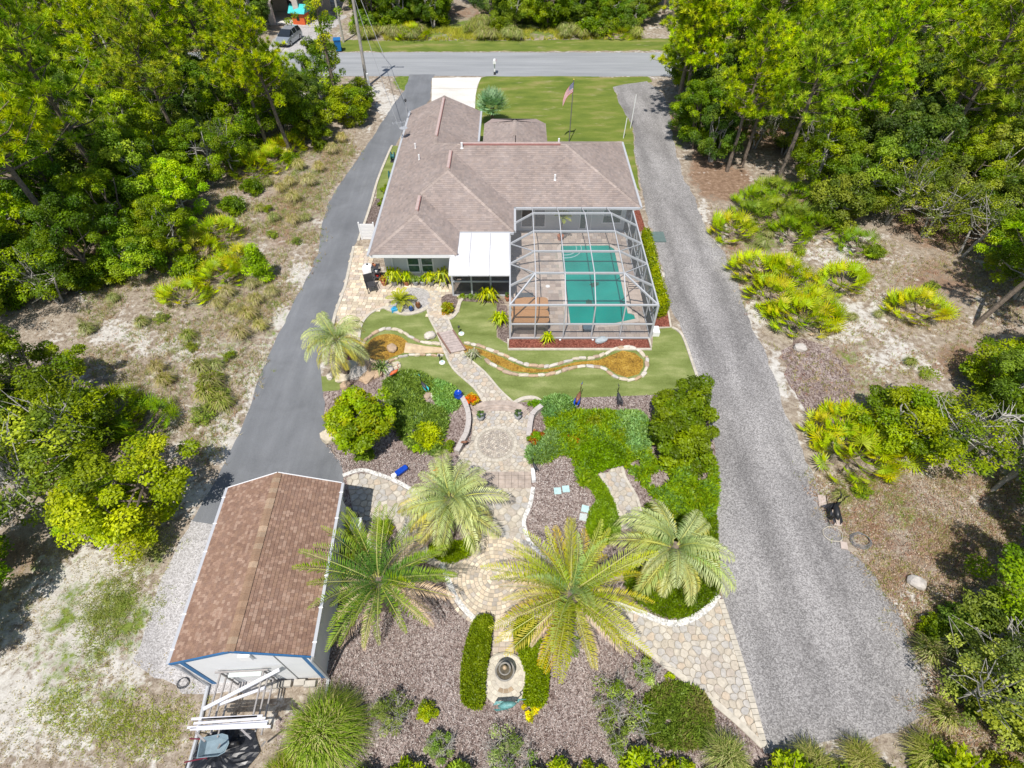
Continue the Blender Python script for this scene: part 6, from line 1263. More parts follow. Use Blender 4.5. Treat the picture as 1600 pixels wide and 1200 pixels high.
for a_, b_, rd, n_, l_ in ((185, 655, 1.5, 60, 'dark green palmetto thicket above the yellow-green bush on the left'), (235, 668, 1.2, 40, 'palmetto clump right of the dark thicket on the left'), (1215, 340, 1.5, 50, 'green palmetto clump under the pines, left of three'), (1250, 350, 1.4, 46, 'green palmetto clump under the pines, middle of three'), (1180, 322, 1.3, 42, 'green palmetto clump nearest the pine trunks'), (1280, 362, 1.2, 40, 'green palmetto clump under the pines, right of three'), (1205, 308, 1.5, 46, 'green palmetto clump just below the bare pine trunk'), (1240, 318, 1.5, 46, 'green palmetto clump deep under the pines beside the trunk'), (1172, 345, 1.3, 40, 'green palmetto clump beside the yellowish one at the gravel'), (1232, 372, 1.2, 36, 'small green palmetto clump at the front of the pine palmettos'), (425, 258, 1.6, 60, 'palmetto clump at the leaning pine by the left wood'), (448, 238, 1.4, 46, 'palmetto clump behind the leaning pine'), (395, 272, 1.3, 40, 'palmetto clump at the corner of the left wood'), (645, 58, 2.2, 50, 'yellow palmetto thicket beyond the road'), (965, 55, 2.0, 44, 'yellow palmetto thicket beyond the road near the right pines'), (1340, 390, 1.1, 30, 'low bright palmetto patch under the scrub oaks')):
    x, y = G(a_, b_); palmetto(x, y, rd, n_, l_, 'palmettos at the edge of the woods', False, green=(b_ > 60 and b_ < 400 and a_ > 1000) or a_ < 300)

# ------------------------------------------------------------------ trees
used = []
def ok(x, y, d): return all((x - a_) ** 2 + (y - b_) ** 2 > d * d for a_, b_ in used)
def put(name, kind, a_, b_, h=None, label=None, group=None, **k):
    x, y = G(a_, b_); used.append((x, y)); return plant_tree(name, kind, x, y, h, label, group=group, **k)
put('oak_tree', 'oak_yellow', 236, 802, 3.9, 'big yellow-green bushy oak beside the shed, left of the asphalt', wide=1.2, variant=2)
put('oak_tree', 'oak_yellow', 178, 812, 2.6, 'smaller bright bush-like oak left of the big yellow-green one', wide=1.1, variant=1)
put('oak_tree', 'scraggly', 95, 800, 5.0, 'sparse oak with bleached grey limbs at the left edge', variant=0, wide=1.2)
put('oak_tree', 'scraggly', 130, 720, 4.6, 'thin grey-branched oak behind the bright bushes on the left', variant=1, wide=1.2)
put('oak_tree', 'oak_dark', 30, 740, 4.2, 'dark oak on the left edge above the sandy yard', variant=0)
put('oak_tree', 'oak', -40, 930, 5.0, 'oak at the lower left edge shading the sandy yard', variant=1, wide=1.1)
put('oak_tree', 'oak', -60, 1030, 3.2, 'oak just outside the left edge', variant=0)
put('oak_tree', 'oak_dark', -20, 680, 5.2, 'dark leafy oak at the left edge above the sparse grey one', variant=1)
put('pine_tree', 'pine', 456, 243, 10.5, 'slender pine with bare leaning trunk left of the drive', variant=0, rz=.5, lean=(.02, -.08))
put('pine_tree', 'pine', 420, 235, 10, 'pine behind the leaning one left of the drive', variant=1)
put('vine_covered_tree', 'vine_tree', 532, 178, 9.5, 'tall tree trunk wrapped in yellow-green vines beside the drive', variant=0)
for a_, b_, k_, h_, l_ in ((330, 290, 'oak', 4.4, 'oak at the corner of the left wood above the palmettos'), (290, 345, 'oak_yellow', 4.0, 'yellow-green oak at the corner of the left wood'), (275, 400, 'oak', 3.8, 'oak leaning over the left clearing edge'), (225, 430, 'oak_low', 2.8, 'low oak at the left clearing edge'), (505, 168, 'oak_dark', 5.2, 'dark round oak left of the vine-covered trunk'), (565, 172, 'oak_low', 2.5, 'low green oak right of the vine-covered trunk'), (548, 192, 'oak_low', 3.0, 'low bush-like oak at the foot of the vine-covered trunk'), (485, 195, 'oak_dark', 4.0, 'dark low oak below the round oak by the drive'), (495, 218, 'oak_low', 3.0, 'small oak at the drive edge near the dry grass')):
    put('oak_tree', k_, a_, b_, h_, l_)
DEADB = plain('bleached_wood', (.52, .49, .45), .9, var=.15)
def dead_tree(a_, b_, h, label, seed):
    random.seed(seed); x, y = G(a_, b_); e = empty('dead_tree', (x, y, 0), 0, label, 'dead tree'); tr = MB(); tr.tube([(0, 0, 0), (.1, 0, h * .4), (0, .1, h * .7), (.2, 0, h)], [.14, .11, .07, .02], 6); tr.build('trunk', DEADB, e)
    for i in range(11):
        z = h * random.uniform(.25, .95); a0 = random.uniform(0, 6.28); L = (h - z * .7) * .42; q = Vector((math.cos(a0) * L, math.sin(a0) * L, z + L * .7)); p = Vector((0.05, 0, z)); m_ = p.lerp(q, .5) + Vector((0, 0, .15)); mb = MB(); mb.tube([p, m_, q], [.05, .03, .01], 4)
        for _ in range(5): u = random.uniform(.3, .95); s_ = p.lerp(q, u); mb.tube([s_, s_ + Vector((random.gauss(0, .5), random.gauss(0, .5), random.uniform(.1, .7)))], [.018, .006], 3)
        mb.build('limb', DEADB, e)
dead_tree(222, 190, 9.5, 'bleached dead tree standing in the left wood', 4); dead_tree(196, 180, 8.0, 'second bleached dead tree just left of the tall one', 9); dead_tree(1500, 712, 3.0, 'dead grey branching tree beside the leaning trunk on the right', 14)
put('pine_tree', 'pine', 1212, 292, 11.5, 'pine with long bare dark trunk above the green palmettos', variant=2, lean=(0, .10), rz=1); put('pine_tree', 'pine', 1136, 268, 9.5, 'pine with thin straight trunk nearest the gravel road', variant=0); put('pine_tree', 'pine', 1160, 258, 9.0, 'pine just right of the thin straight one', variant=1); put('pine_tree', 'pine', 1054, 186, 11.5, 'pine at the head of the gravel road shading it', variant=2, rz=2, wide=1.2); put('pine_tree', 'pine', 1062, 192, 10.0, 'second pine at the head of the gravel road', variant=0, rz=4)
put('pine_tree', 'pine', 1524, 508, 9.5, 'leaning pine at the right edge above the litter-covered sand', variant=1, lean=(0, .22), rz=0); put('oak_tree', 'scraggly', 1556, 766, 5.0, 'grey leaning oak with forked bare trunk at the right edge', variant=0, lean=(0, .3), rz=.3)
put('oak_tree', 'scraggly', 1440, 705, 3.4, 'spreading scrub oak with tangled grey limbs on the lower right', variant=1, wide=1.5); put('oak_tree', 'oak_low', 1395, 690, 2.6, 'leafy scrub oak beside the tangled one on the lower right', wide=1.2, variant=0)
put('oak_tree', 'oak', 1590, 980, 4.6, 'green oak at the lower right edge over its own shade', variant=0, wide=1.1); put('oak_tree', 'scraggly', 1530, 1040, 3.2, 'yellowish scrub oak below the shaded one at lower right', variant=1, wide=1.3); put('oak_tree', 'oak_low', 1585, 1110, 2.6, 'low oak in the bottom right corner', variant=1, wide=1.3); put('oak_tree', 'oak_dark', 1660, 860, 5.6, 'dark oak outside the right edge shading the litter', variant=1); put('oak_tree', 'oak', 1640, 600, 5.4, 'oak at the right edge below the leaning pine', variant=1); put('oak_tree', 'oak_low', 1560, 620, 2.8, 'low scrub oak below the leaning pine', variant=0, wide=1.2)
for a_, b_, k_, h_, l_ in ((1275, 300, 'oak', 5.0, 'oak right of the bare-trunked pine'), (1330, 330, 'oak', 4.8, 'oak with silvery twigs above the low palmetto patch'), (1300, 345, 'oak_low', 3.2, 'low dark oak behind the green palmettos'), (1382, 350, 'scraggly', 4.6, 'twiggy oak at the top of the right clearing'), (1440, 370, 'scraggly', 4.6, 'silver-twigged oak right of the clearing'), (1500, 400, 'scraggly', 4.4, 'silver-twigged oak nearest the leaning pine'), (1560, 380, 'oak', 5.0, 'green oak at the right edge above the leaning pine'), (1085, 232, 'oak_dark', 5.0, 'dark oak bordering the head of the gravel road'), (1110, 252, 'oak_dark', 4.4, 'dark low oak beside the thin straight pine'), (1075, 215, 'oak_dark', 4.2, 'dark oak close behind the pair of pines at the gravel head')):
    put('oak_tree', k_, a_, b_, h_, l_)
rng_f = random.Random(77)
ADJ = {'pine': 'tufted yellow-green pine', 'oak': 'mid-green oak', 'oak_dark': 'dark green oak', 'oak_yellow': 'yellowish oak', 'oak_low': 'low bushy oak', 'scraggly': 'grey-limbed sparse oak'}
def forest(poly_px, n, dmin, kinds, label_by_kind, group, hs=(.85, 1.15), tries=6000):
    P_ = GP(poly_px); xs = [p[0] for p in P_]; ys = [p[1] for p in P_]; c_ = 0
    for _ in range(tries):
        if c_ >= n: break
        x, y = rng_f.uniform(min(xs), max(xs)), rng_f.uniform(min(ys), max(ys))
        if not inside((x, y), P_): continue
        ks, ws = zip(*kinds); k_ = rng_f.choices(ks, ws)[0]; d = dmin * (.8 if k_ != 'pine' else 1.0)
        if not ok(x, y, d): continue
        qx, qy = toPX(x, y, protos(k_)[0][2] * .6)
        if any(392 < toPX(x, y, protos(k_)[0][2] * f_)[0] < 548 and -40 < toPX(x, y, protos(k_)[0][2] * f_)[1] < 84 for f_ in (.4, .6, .8, 1.0)): continue
        if not (-75 < qx < 1675 and qy > -330): used.append((x, y)); continue
        used.append((x, y)); c_ += 1; random.seed(int(x * 1000) ^ int(y * 77)); h0 = protos(k_)[0][2]
        hs_ = rng_f.uniform(*hs); plant_tree('pine_tree' if k_ == 'pine' else 'oak_tree', k_, x, y, h0 * hs_, '%s%s, %s' % (('tall ' if hs_ > 1.03 else 'short ' if hs_ < .93 else ''), ADJ[k_], where(x, y, h0 * hs_ * .7)), group=('pines' if k_ == 'pine' else 'oaks') + group)
forest([(1055, 128), (1080, 215), (1130, 240), (1200, 262), (1260, 262), (1330, 290), (1400, 320), (1500, 345), (1600, 350), (1760, 380), (1760, 128)], 95, 2.6, [('pine', .55), ('oak', .2), ('oak_dark', .1), ('scraggly', .15)], {'pine': 'yellow-green pine in the dense wood right of the gravel road', 'oak': 'oak in the understorey of the wood right of the gravel road'}, ' in the right wood')
forest([(1040, 62), (1850, 62), (1850, 5), (1030, 5)], 60, 4.0, [('pine', .8), ('oak', .2)], {'pine': 'yellow-green pine of the wood beyond the road at upper right', 'oak': 'oak of the wood beyond the road at upper right'}, ' beyond the road, right')
forest([(-160, 126), (430, 126), (480, 150), (470, 190), (440, 222), (400, 246), (352, 292), (325, 330), (290, 360), (262, 420), (190, 440), (130, 470), (60, 500), (-120, 560)], 96, 2.6, [('pine', .32), ('oak', .24), ('oak_dark', .16), ('oak_yellow', .10), ('scraggly', .18)], {'pine': 'pine standing among the oaks of the left wood', 'oak': 'oak in the dense wood on the left'}, ' in the left wood')
forest([(-260, 62), (405, 62), (400, 4), (-260, 4)], 54, 4.2, [('pine', .6), ('oak', .2), ('oak_dark', .2)], {'pine': 'pine of the wood beyond the road at upper left', 'oak': 'oak of the wood beyond the road at upper left'}, ' beyond the road, left')
forest([(585, 50), (690, 50), (690, 4), (555, 4), (560, 30)], 16, 2.7, [('oak_dark', .5), ('oak', .5)], {'pine': '', 'oak': 'oak in the thicket beyond the road, behind the utility poles'}, ' behind the utility poles', (.8, 1.15))
forest([(780, 48), (1010, 50), (1010, 2), (745, 2)], 30, 2.6, [('oak_dark', .5), ('oak', .35), ('oak_low', .15)], {'pine': '', 'oak': 'oak in the thicket beyond the road above the front lawn'}, ' in the thicket above the lawn', (.8, 1.15))
forest([(-60, 620), (70, 610), (130, 650), (160, 700), (60, 720), (-60, 760)], 9, 1.9, [('oak_low', .4), ('oak', .3), ('scraggly', .3)], {'pine': '', 'oak': 'oak in the left-hand thicket below the sandy clearing'}, ' below the sandy clearing', (.7, .95))
forest([(1480, 360), (1700, 400), (1700, 470), (1580, 470)], 5, 2.6, [('scraggly', .5), ('oak', .5)], {'pine': '', 'oak': 'scrub oak at the right edge of the clearing'}, ' at the right edge of the clearing', (.7, .9))
forest([(1480, 1060), (1700, 1000), (1700, 1250), (1540, 1180)], 7, 1.8, [('oak_low', .6), ('scraggly', .4)], {'pine': '', 'oak': 'low scrub oak in the bottom right thicket'}, ' in the bottom right thicket', (.7, .95))
forest([(1560, 640), (1720, 600), (1720, 960), (1640, 900)], 7, 2.2, [('scraggly', .5), ('oak', .5)], {'pine': '', 'oak': 'oak along the right edge by the litter'}, ' along the right edge', (.8, 1))
# understory bushes filling the woods
def bushes(poly_px, n, label, group, key, cols, sc=(.8, 1.5)):
    P_ = GP(poly_px); xs = [p[0] for p in P_]; ys = [p[1] for p in P_]; c_ = 0
    while c_ < n:
        x, y = rng_f.uniform(min(xs), max(xs)), rng_f.uniform(min(ys), max(ys))
        if inside((x, y), P_):
            c_ += 1
            if not -30 < toPX(x, y, .6)[0] < 1630: continue
            shrub('understory_shrub', key, x, y, 1.0, 1.2, 'leafy understorey bush ' + where(x, y, .6), cols=cols, nc=30, per=90, ll=.15, lw=.075, sc=rng_f.uniform(*sc), group=group)
UC = [(.07, .13, .012), (.11, .18, .015), (.16, .24, .02), (.09, .15, .02)]
bushes([(1065, 128), (1085, 225), (1150, 262), (1260, 280), (1340, 320), (1600, 345), (1700, 350), (1700, 128)], 80, 'leafy bush under the pines right of the gravel road', 'understorey of the right wood', 'und1', UC)
bushes([(-100, 126), (440, 126), (500, 170), (440, 240), (330, 300), (262, 360), (240, 410), (100, 480), (-80, 540)], 85, 'leafy bush under the trees of the left wood', 'understorey of the left wood', 'und1', UC)
bushes([(570, 58), (690, 60), (690, 10), (560, 10)], 14, 'bush in the thicket behind the utility poles', 'bushes behind the utility poles', 'und1', UC, (1.2, 2))
bushes([(760, 56), (1000, 58), (1000, 20), (745, 20)], 20, 'bush in the thicket above the front lawn', 'bushes above the front lawn', 'und1', UC, (1.2, 2))
for a_, b_, s_, c_ in ((395, 300, .9, 0), (365, 330, 1.0, 0), (300, 430, 1.1, 0), (420, 330, .5, 1), (330, 600, .8, 1), (320, 650, .75, 1), (345, 620, .6, 1), (300, 545, .45, 1), (255, 500, .5, 1), (455, 255, .8, 0), (500, 232, .7, 0), (465, 380, .45, 1), (425, 370, .5, 1), (360, 560, .45, 1), (1245, 395, .6, 1), (1365, 400, .7, 0), (1455, 450, .5, 1), (1475, 640, .8, 1), (1345, 770, .5, 1), (1500, 700, .8, 0), (1400, 640, .6, 1)):
    x, y = G(a_, b_); shrub('wild_shrub', 'und1' if c_ == 0 else 'und2', x, y, 1.0, 1.2 if c_ == 0 else .9, 'wild green shrub ' + where(x, y), cols=UC if c_ == 0 else [(.10, .17, .02), (.15, .22, .03), (.20, .25, .05)], nc=22, per=70, ll=.13, lw=.05, sc=s_, group='wild shrubs of the clearings')
bushes([(90, 620), (180, 640), (120, 720), (0, 720), (0, 620)], 8, 'leafy bush in the left thicket beside the sandy clearing', 'bushes of the left thicket', 'und1', UC, (.6, 1))
bushes([(1440, 980), (1600, 930), (1640, 1200), (1540, 1190)], 9, 'leafy bush in the lower right thicket', 'bushes of the lower right thicket', 'und1', [(.13, .2, .02)], (.5, .9))

# ------------------------------------------------------------------ wild ground litter and grass (countless)
def scatter_field(name, polys, n, me_fn, seed): pass
def wild(name, poly_px, n, cols, h, wv, seed, holes=()):
    P_ = np.array(GP(poly_px)); r_ = np.random.default_rng(seed); lo, hi = P_.min(0), P_.max(0); XY = []
    while sum(len(q) for q in XY) < n:
        q = r_.uniform(lo, hi, (n, 2)); q = q[[inside(p, P_) for p in q[:min(len(q), n)]]] if len(q) else q; XY.append(q)
    XY = np.concatenate(XY)[:n]; keep = np.array([mnoise.noise(Vector((x * .5, y * .5, seed))) + .35 * mnoise.noise(Vector((x * 2, y * 2, seed))) > -.12 for x, y in XY]); XY = XY[keep] + r_.normal(size=(int(keep.sum()), 2)) * (.3 if h < .3 else .05); n = len(XY)
    global rng; rng = r_; k = 5; b_ = np.repeat(XY, k, 0) + r_.normal(size=(n * k, 2)) * .05; pos = np.concatenate([b_, np.zeros((n * k, 1))], 1); d = norm(rdir(n * k) * .6 + np.array([0, 0, .7])); d[:, 2] = np.abs(d[:, 2])
    pos[:, 2] = .01
    c_ = np.repeat(palette(n, cols, None, .2), k, 0)
    o = link(bpy.data.objects.new(name, leaf_mesh(name, pos, d, rdir(n * k), h * r_.uniform(.5, 1.3, n * k), wv, c_, FROND, 'tri'))); return tag(o, None, None, None, 'stuff')
YARDC = [(.19, .25, .05), (.25, .30, .08), (.30, .31, .12)]
DRYC = [(.34, .29, .18), (.26, .21, .13), (.20, .24, .06), (.40, .35, .24), (.16, .20, .05), (.28, .18, .12)]
for nm, pl_, n_, cl, h_, l_ in (('wild_grass', [(130, 470), (300, 320), (400, 270), (540, 210), (560, 235), (510, 310), (495, 400), (440, 490), (380, 640), (330, 740), (250, 650), (120, 560)], 15000, DRYC + [(.15, .22, .04)], .27, 'dry weeds and litter on the sandy strip left of the drive'),
                        ('wild_grass', [(130, 960), (160, 910), (200, 900), (250, 940), (245, 990), (200, 1040), (140, 1040)], 2600, YARDC, .10, 'green grass patch on the white sand yard, beside the gravel strip'),
                        ('wild_grass', [(190, 850), (240, 835), (285, 840), (270, 890), (220, 910)], 1300, YARDC, .10, 'green grass patch on the sand yard nearest the yellow-green oak'),
                        ('wild_grass', [(60, 1050), (120, 1010), (170, 1060), (260, 1080), (300, 1130), (240, 1180), (120, 1150), (50, 1120)], 3000, YARDC, .10, 'green grass patch low on the sand yard'),
                        ('wild_grass', [(0, 830), (240, 830), (230, 940), (200, 1040), (300, 1090), (430, 1200), (0, 1200)], 2200, [(.30, .27, .14), (.36, .33, .22), (.22, .22, .10)], .09, 'thin dry grass over the white sand yard'),
                        ('wild_grass', [(1100, 320), (1250, 380), (1500, 370), (1600, 420), (1600, 640), (1480, 600), (1300, 640), (1240, 620), (1180, 500)], 8000, DRYC, .18, 'weeds and litter on the right clearing'),
                        ('wild_grass', [(1260, 740), (1600, 740), (1600, 1200), (1400, 1180), (1460, 1080), (1380, 920), (1300, 820)], 9000, DRYC, .16, 'weeds and litter on the lower right ground'),
                        ('wild_grass', [(600, 64), (1000, 62), (1000, 50), (700, 45), (600, 54)], 2500, [(.24, .30, .03), (.32, .34, .05)], .5, 'long grass on the far side of the road')):
    o = wild(nm, pl_, n_, cl, h_, .022 if h_ < .4 else .05, len(pl_) + n_); o['label'] = l_; o['category'] = 'grass'
# curled bark chips and fallen leaves on the mulch
def chips(name, poly_px, n, cols, sz, label, seed):
    P_ = np.array(GP(poly_px)); r_ = np.random.default_rng(seed); lo, hi = P_.min(0), P_.max(0); q = r_.uniform(lo, hi, (n, 2)); q = q[[inside(p, P_) for p in q]]; n = len(q)
    global rng; rng = r_; pos = np.concatenate([q, np.full((n, 1), .02)], 1); pos[:, 2] += r_.uniform(0, .03, n); nr = norm(rdir(n) * .45 + np.array([0, 0, 1.0])); ax = norm(np.cross(nr, rdir(n)))
    o = link(bpy.data.objects.new(name, leaf_mesh(name, pos, ax, nr, sz * r_.uniform(.5, 1.5, n), sz * .5, palette(n, cols, None, .25), CHIP))); tag(o, label, 'mulch', None, 'stuff')
CHIP = attrmat('bark_chip', .9, .1, 20, .1, 0)
CC = [(.34, .285, .26), (.43, .37, .345), (.22, .17, .15), (.30, .245, .22), (.50, .45, .42), (.11, .08, .07)]
chips('bark_chips', [(500, 1060), (530, 960), (640, 890), (700, 900), (750, 980), (722, 1000), (720, 1110), (860, 1110), (860, 990), (1000, 1010), (1150, 1135), (1180, 1240), (440, 1240)], 52000, CC, .055, 'loose pinkish bark chips over the bottom of the garden', 3)
chips('bark_chips', [(505, 690), (640, 706), (700, 715), (720, 745), (700, 790), (600, 745), (540, 740)], 9000, CC, .07, 'loose bark chips on the left garden bed', 4)
chips('bark_chips', [(832, 722), (900, 716), (915, 760), (925, 800), (912, 840), (900, 870), (830, 850), (825, 800), (834, 762)], 8000, CC, .07, 'loose bark chips right of the paved walk', 5)
chips('bark_chips', [(885, 624), (1020, 618), (1080, 606), (1030, 640), (960, 650), (890, 640)], 4000, CC, .07, 'loose bark chips along the back of the right bed', 6)
chips('leaf_litter', [(1060, 140), (1150, 260), (1500, 380), (1600, 600), (1700, 640), (1700, 140)], 26000, [(.30, .17, .09), (.4, .28, .18), (.16, .09, .05), (.44, .36, .26)], .12, 'brown leaf litter under the right wood', 7)
chips('leaf_litter', [(1250, 760), (1600, 740), (1600, 1200), (1460, 1180), (1440, 1010), (1340, 860)], 22000, [(.30, .17, .11), (.4, .28, .2), (.18, .11, .07), (.46, .38, .3)], .07, 'brown leaf litter on the lower right ground', 8)
chips('leaf_litter', [(-50, 150), (500, 160), (440, 260), (540, 220), (500, 320), (380, 640), (300, 780), (200, 640), (-50, 620)], 30000, [(.30, .20, .13), (.4, .31, .22), (.2, .13, .09), (.46, .4, .33)], .09, 'brown leaf litter under the left wood', 9)

# ------------------------------------------------------------------ street side
def utility_pole(a_, b_, h, label, r=.15, lean=(0, 0), arm=True):
    x, y = G(a_, b_); e = empty('utility_pole', (x, y, 0), 0, label, 'utility pole'); W = plain('weathered_pole', (.40, .37, .33), .9, var=.2, scale=5)
    MB().tube([(0, 0, -.1), (lean[0] * .5, lean[1] * .5, h / 2), (lean[0], lean[1], h)], [r, r * .85, r * .7], 10).build('pole', W, e)
    if arm:
        MB().box((lean[0], lean[1], h - .7), (2.2, .12, .12)).build('crossarm', W, e); MB().lathe([(.22, 0), (.24, .1), (.24, .75), (.1, .85)], (lean[0] - .38, lean[1], h - 2.6), 12).build('transformer', GREYPOT, e)
        for q in (-.95, -.4, .4, .95): MB().lathe([(.05, 0), (.07, .08), (.03, .16)], (lean[0] + q, lean[1], h - .64), 8).build('insulator', WHITE, e)
    return x + lean[0], y + lean[1], h
px1 = utility_pole(574, 135, 10.5, 'tall utility pole at the road edge left of the concrete driveway', lean=(.2, 0)); px2 = utility_pole(537, 66, 10, 'slimmer utility pole across the road beside the blue bin', .12, arm=False)
MB().tube([(G(573, 137)[0] + .25, G(573, 137)[1], 0), (G(573, 137)[0] + .25, G(573, 137)[1], 1.2)], .11, 8).build('guard_post', WHITE).__setitem__('label', 'short white post at the foot of the tall utility pole'); bpy.data.objects['guard_post']['category'] = 'post'
def wire(p, q, sag, label, r=.018):
    pts = [Vector(p).lerp(Vector(q), i / 14) - Vector((0, 0, sag * math.sin(math.pi * i / 14))) for i in range(15)]; o = MB().tube(pts, r, 4).build('power_line', WIREM); tag(o, label, 'cable')
WIREM = plain('cable_grey', (.30, .30, .31), .5)
mast = (-7.75, 42.0, 3.6)
wire((px1[0], px1[1], 9.2), mast, .5, 'service cable from the tall pole to the house corner'); wire((px1[0], px1[1], 7.4), (-7.8, 38.6, 3.2), .5, 'lower service cable from the pole to the satellite mast')
yl = 71.5; wire((-45, yl, 8.2), (px2[0], px2[1], 8.2), .4, 'overhead line left of the slim pole', .028); wire((px2[0], px2[1], 8.2), (46, yl, 8.0), .5, 'overhead line crossing above the roadside thicket', .028)
wire((px1[0], px1[1], 9.6), (px2[0], px2[1], 9.4), .3, 'cable crossing the road between the two utility poles', .025)
e = empty('service_mast', (mast[0], mast[1], 2.3), 0, 'electric service mast at the far left roof corner', 'mast'); MB().tube([(0, 0, 0), (0, 0, 1.4)], .04, 6).build('pipe', GREYPOT, e); MB().lathe([(.05, 0), (.1, .08), (.06, .18), (0, .2)], (0, 0, 1.35), 8).build('weatherhead', DARK, e)
e = empty('antenna', (-7.75, 38.6, 2.5), .3, 'white television antenna on the left eave of the house', 'antenna'); MB().tube([(0, 0, 0), (0, 0, 1.1)], .025, 6).build('mast', GREYPOT, e); MB().box((0, 0, 1.1), (1.0, .025, .025)).build('boom', GREYPOT, e)
for q in (-.45, -.2, .1, .4): MB().box((q, 0, 1.1), (.02, .6 - abs(q) * .4, .02)).build('element', GREYPOT, e)
MB().lathe([(.28, .06), (.2, .02), (0, 0)], (0.2, -.25, .75), 14).build('dish', GREYPOT, e)
# flag
x, y = G(889, 222); e = empty('flagpole', (x, y, 0), 0, 'flagpole flying a striped flag on the front lawn', 'flagpole'); MB().tube([(0, 0, 0), (0, 0, 4.6)], [.04, .03], 8).build('pole', plain('dark_pole', (.16, .15, .14), .5), e); MB().lathe([(0, 0), (.06, .05), (0, .1)], (0, 0, 4.58), 8).build('finial', plain('gold', (.6, .45, .12), .3), e)
FRED = plain('flag_red', (.55, .03, .05), .7, var=.03); FWH = plain('flag_white', (.78, .77, .77), .7, var=.02); FBL = plain('flag_blue', (.035, .05, .20), .7, var=.02)
fl = bpy.data.objects.new('flag', None); link(fl, e); fl.location = (0, 0, 4.45)
FLW, FLH = 1.15, .72
def fpt(u, v): # waving and drooping towards the left
    return (-u * FLW * .62, -.16 * math.sin(u * 7 + v * 1.2) * u - .03, -v * FLH - u * u * .95 * (1 - .25 * v) - u * .25)
for s in range(13):
    v0, v1 = s / 13, (s + 1) / 13; u0 = .4 if s < 7 else 0; k = 10; vs = []
    for i in range(k + 1): u = u0 + (1 - u0) * i / k; vs += [fpt(u, v0), fpt(u, v1)]
    mesh_obj('stripe', vs, [(2 * i, 2 * i + 1, 2 * i + 3, 2 * i + 2) for i in range(k)], FRED if s % 2 == 0 else FWH, fl)
k = 6; vs = []
for i in range(k + 1): u = .4 * i / k; vs += [fpt(u, 0), fpt(u, 7 / 13)]
mesh_obj('canton', vs, [(2 * i, 2 * i + 1, 2 * i + 3, 2 * i + 2) for i in range(k)], FBL, fl)
mb = MB()
for r_ in range(9):
    for c_ in range(6 if r_ % 2 == 0 else 5):
        u, v = .4 * (2 * c_ + 1 + (r_ % 2)) / 12, (7 / 13) * (r_ + 1) / 10
        for sd in (-1, 1):
            p = Vector(fpt(u, v)) + Vector((0, sd * .006, 0)); q = [p + Vector((.02 * (1 if j % 2 == 0 else .42) * math.sin(j * .6283), 0, .02 * (1 if j % 2 == 0 else .42) * math.cos(j * .6283))) for j in range(10)]; mb.add(q, [tuple(range(10))])
tag(mb.build('stars', FWH, fl), kind='stuff')
for a_, b_, h_, l_ in ((985, 200, 2.6, 'tall thin white pole at the left edge of the gravel road'), (974, 216, 1.6, 'short thin white pole near the far right corner of the house')):
    x, y = G(a_, b_); tag(MB().tube([(x, y, 0), (x + .05, y, h_)], .035, 6).build('white_pole', WHITE), l_, 'pole')
# mailbox
x, y = G(773, 116); e = empty('mailbox', (x, y, 0), 0, 'white mailbox on a white post at the road edge', 'mailbox'); MB().box((0, 0, .5), (.12, .12, 1.0)).build('post', WHITE, e); MB().add([(px_, q, 1.0 + z_) for q in (-.3, .35) for px_, z_ in ((-.14, 0), (.14, 0), (.14, .16), (.08, .26), (-.08, .26), (-.14, .16))], [(0, 1, 2, 3, 4, 5), (11, 10, 9, 8, 7, 6)] + [(i, i + 6, (i + 1) % 6 + 6, (i + 1) % 6) for i in range(6)]).build('box', WHITE, e); MB().box((.16, .1, 1.2), (.02, .05, .2)).build('flag', RED, e); MB().box((0, -.1, .12), (.2, .2, .24)).build('base', DARK, e)
# blue bin
x, y = G(530, 80); e = empty('wheeled_bin', (x, y, 0), .2, 'blue wheeled recycling bin at the far side of the road', 'bin'); MB().add([(sx_ * a2, sy_ * b2, z_) for z_, a2, b2 in ((.08, .26, .30), (1.1, .34, .42)) for sx_, sy_ in ((-1, -1), (1, -1), (1, 1), (-1, 1))], [(3, 2, 1, 0), (4, 5, 6, 7), (0, 1, 5, 4), (1, 2, 6, 5), (2, 3, 7, 6), (3, 0, 4, 7)]).build('body', PLASTICBLUE, e); MB().box((0, -.02, 1.14), (.74, .92, .07)).build('lid', PLASTICBLUE, e); MB().tube([(-.3, .47, 1.06), (.3, .47, 1.06)], .03, 6).build('handle', BLACK, e)
for s_ in (-1, 1): MB().lathe([(.02, -.03), (.14, -.03), (.14, .03), (.02, .03)], (0, 0, 0), 12).build('wheel', BLACK, e, loc=(s_ * .3, .33, .14), rot=(0, R(90), 0))
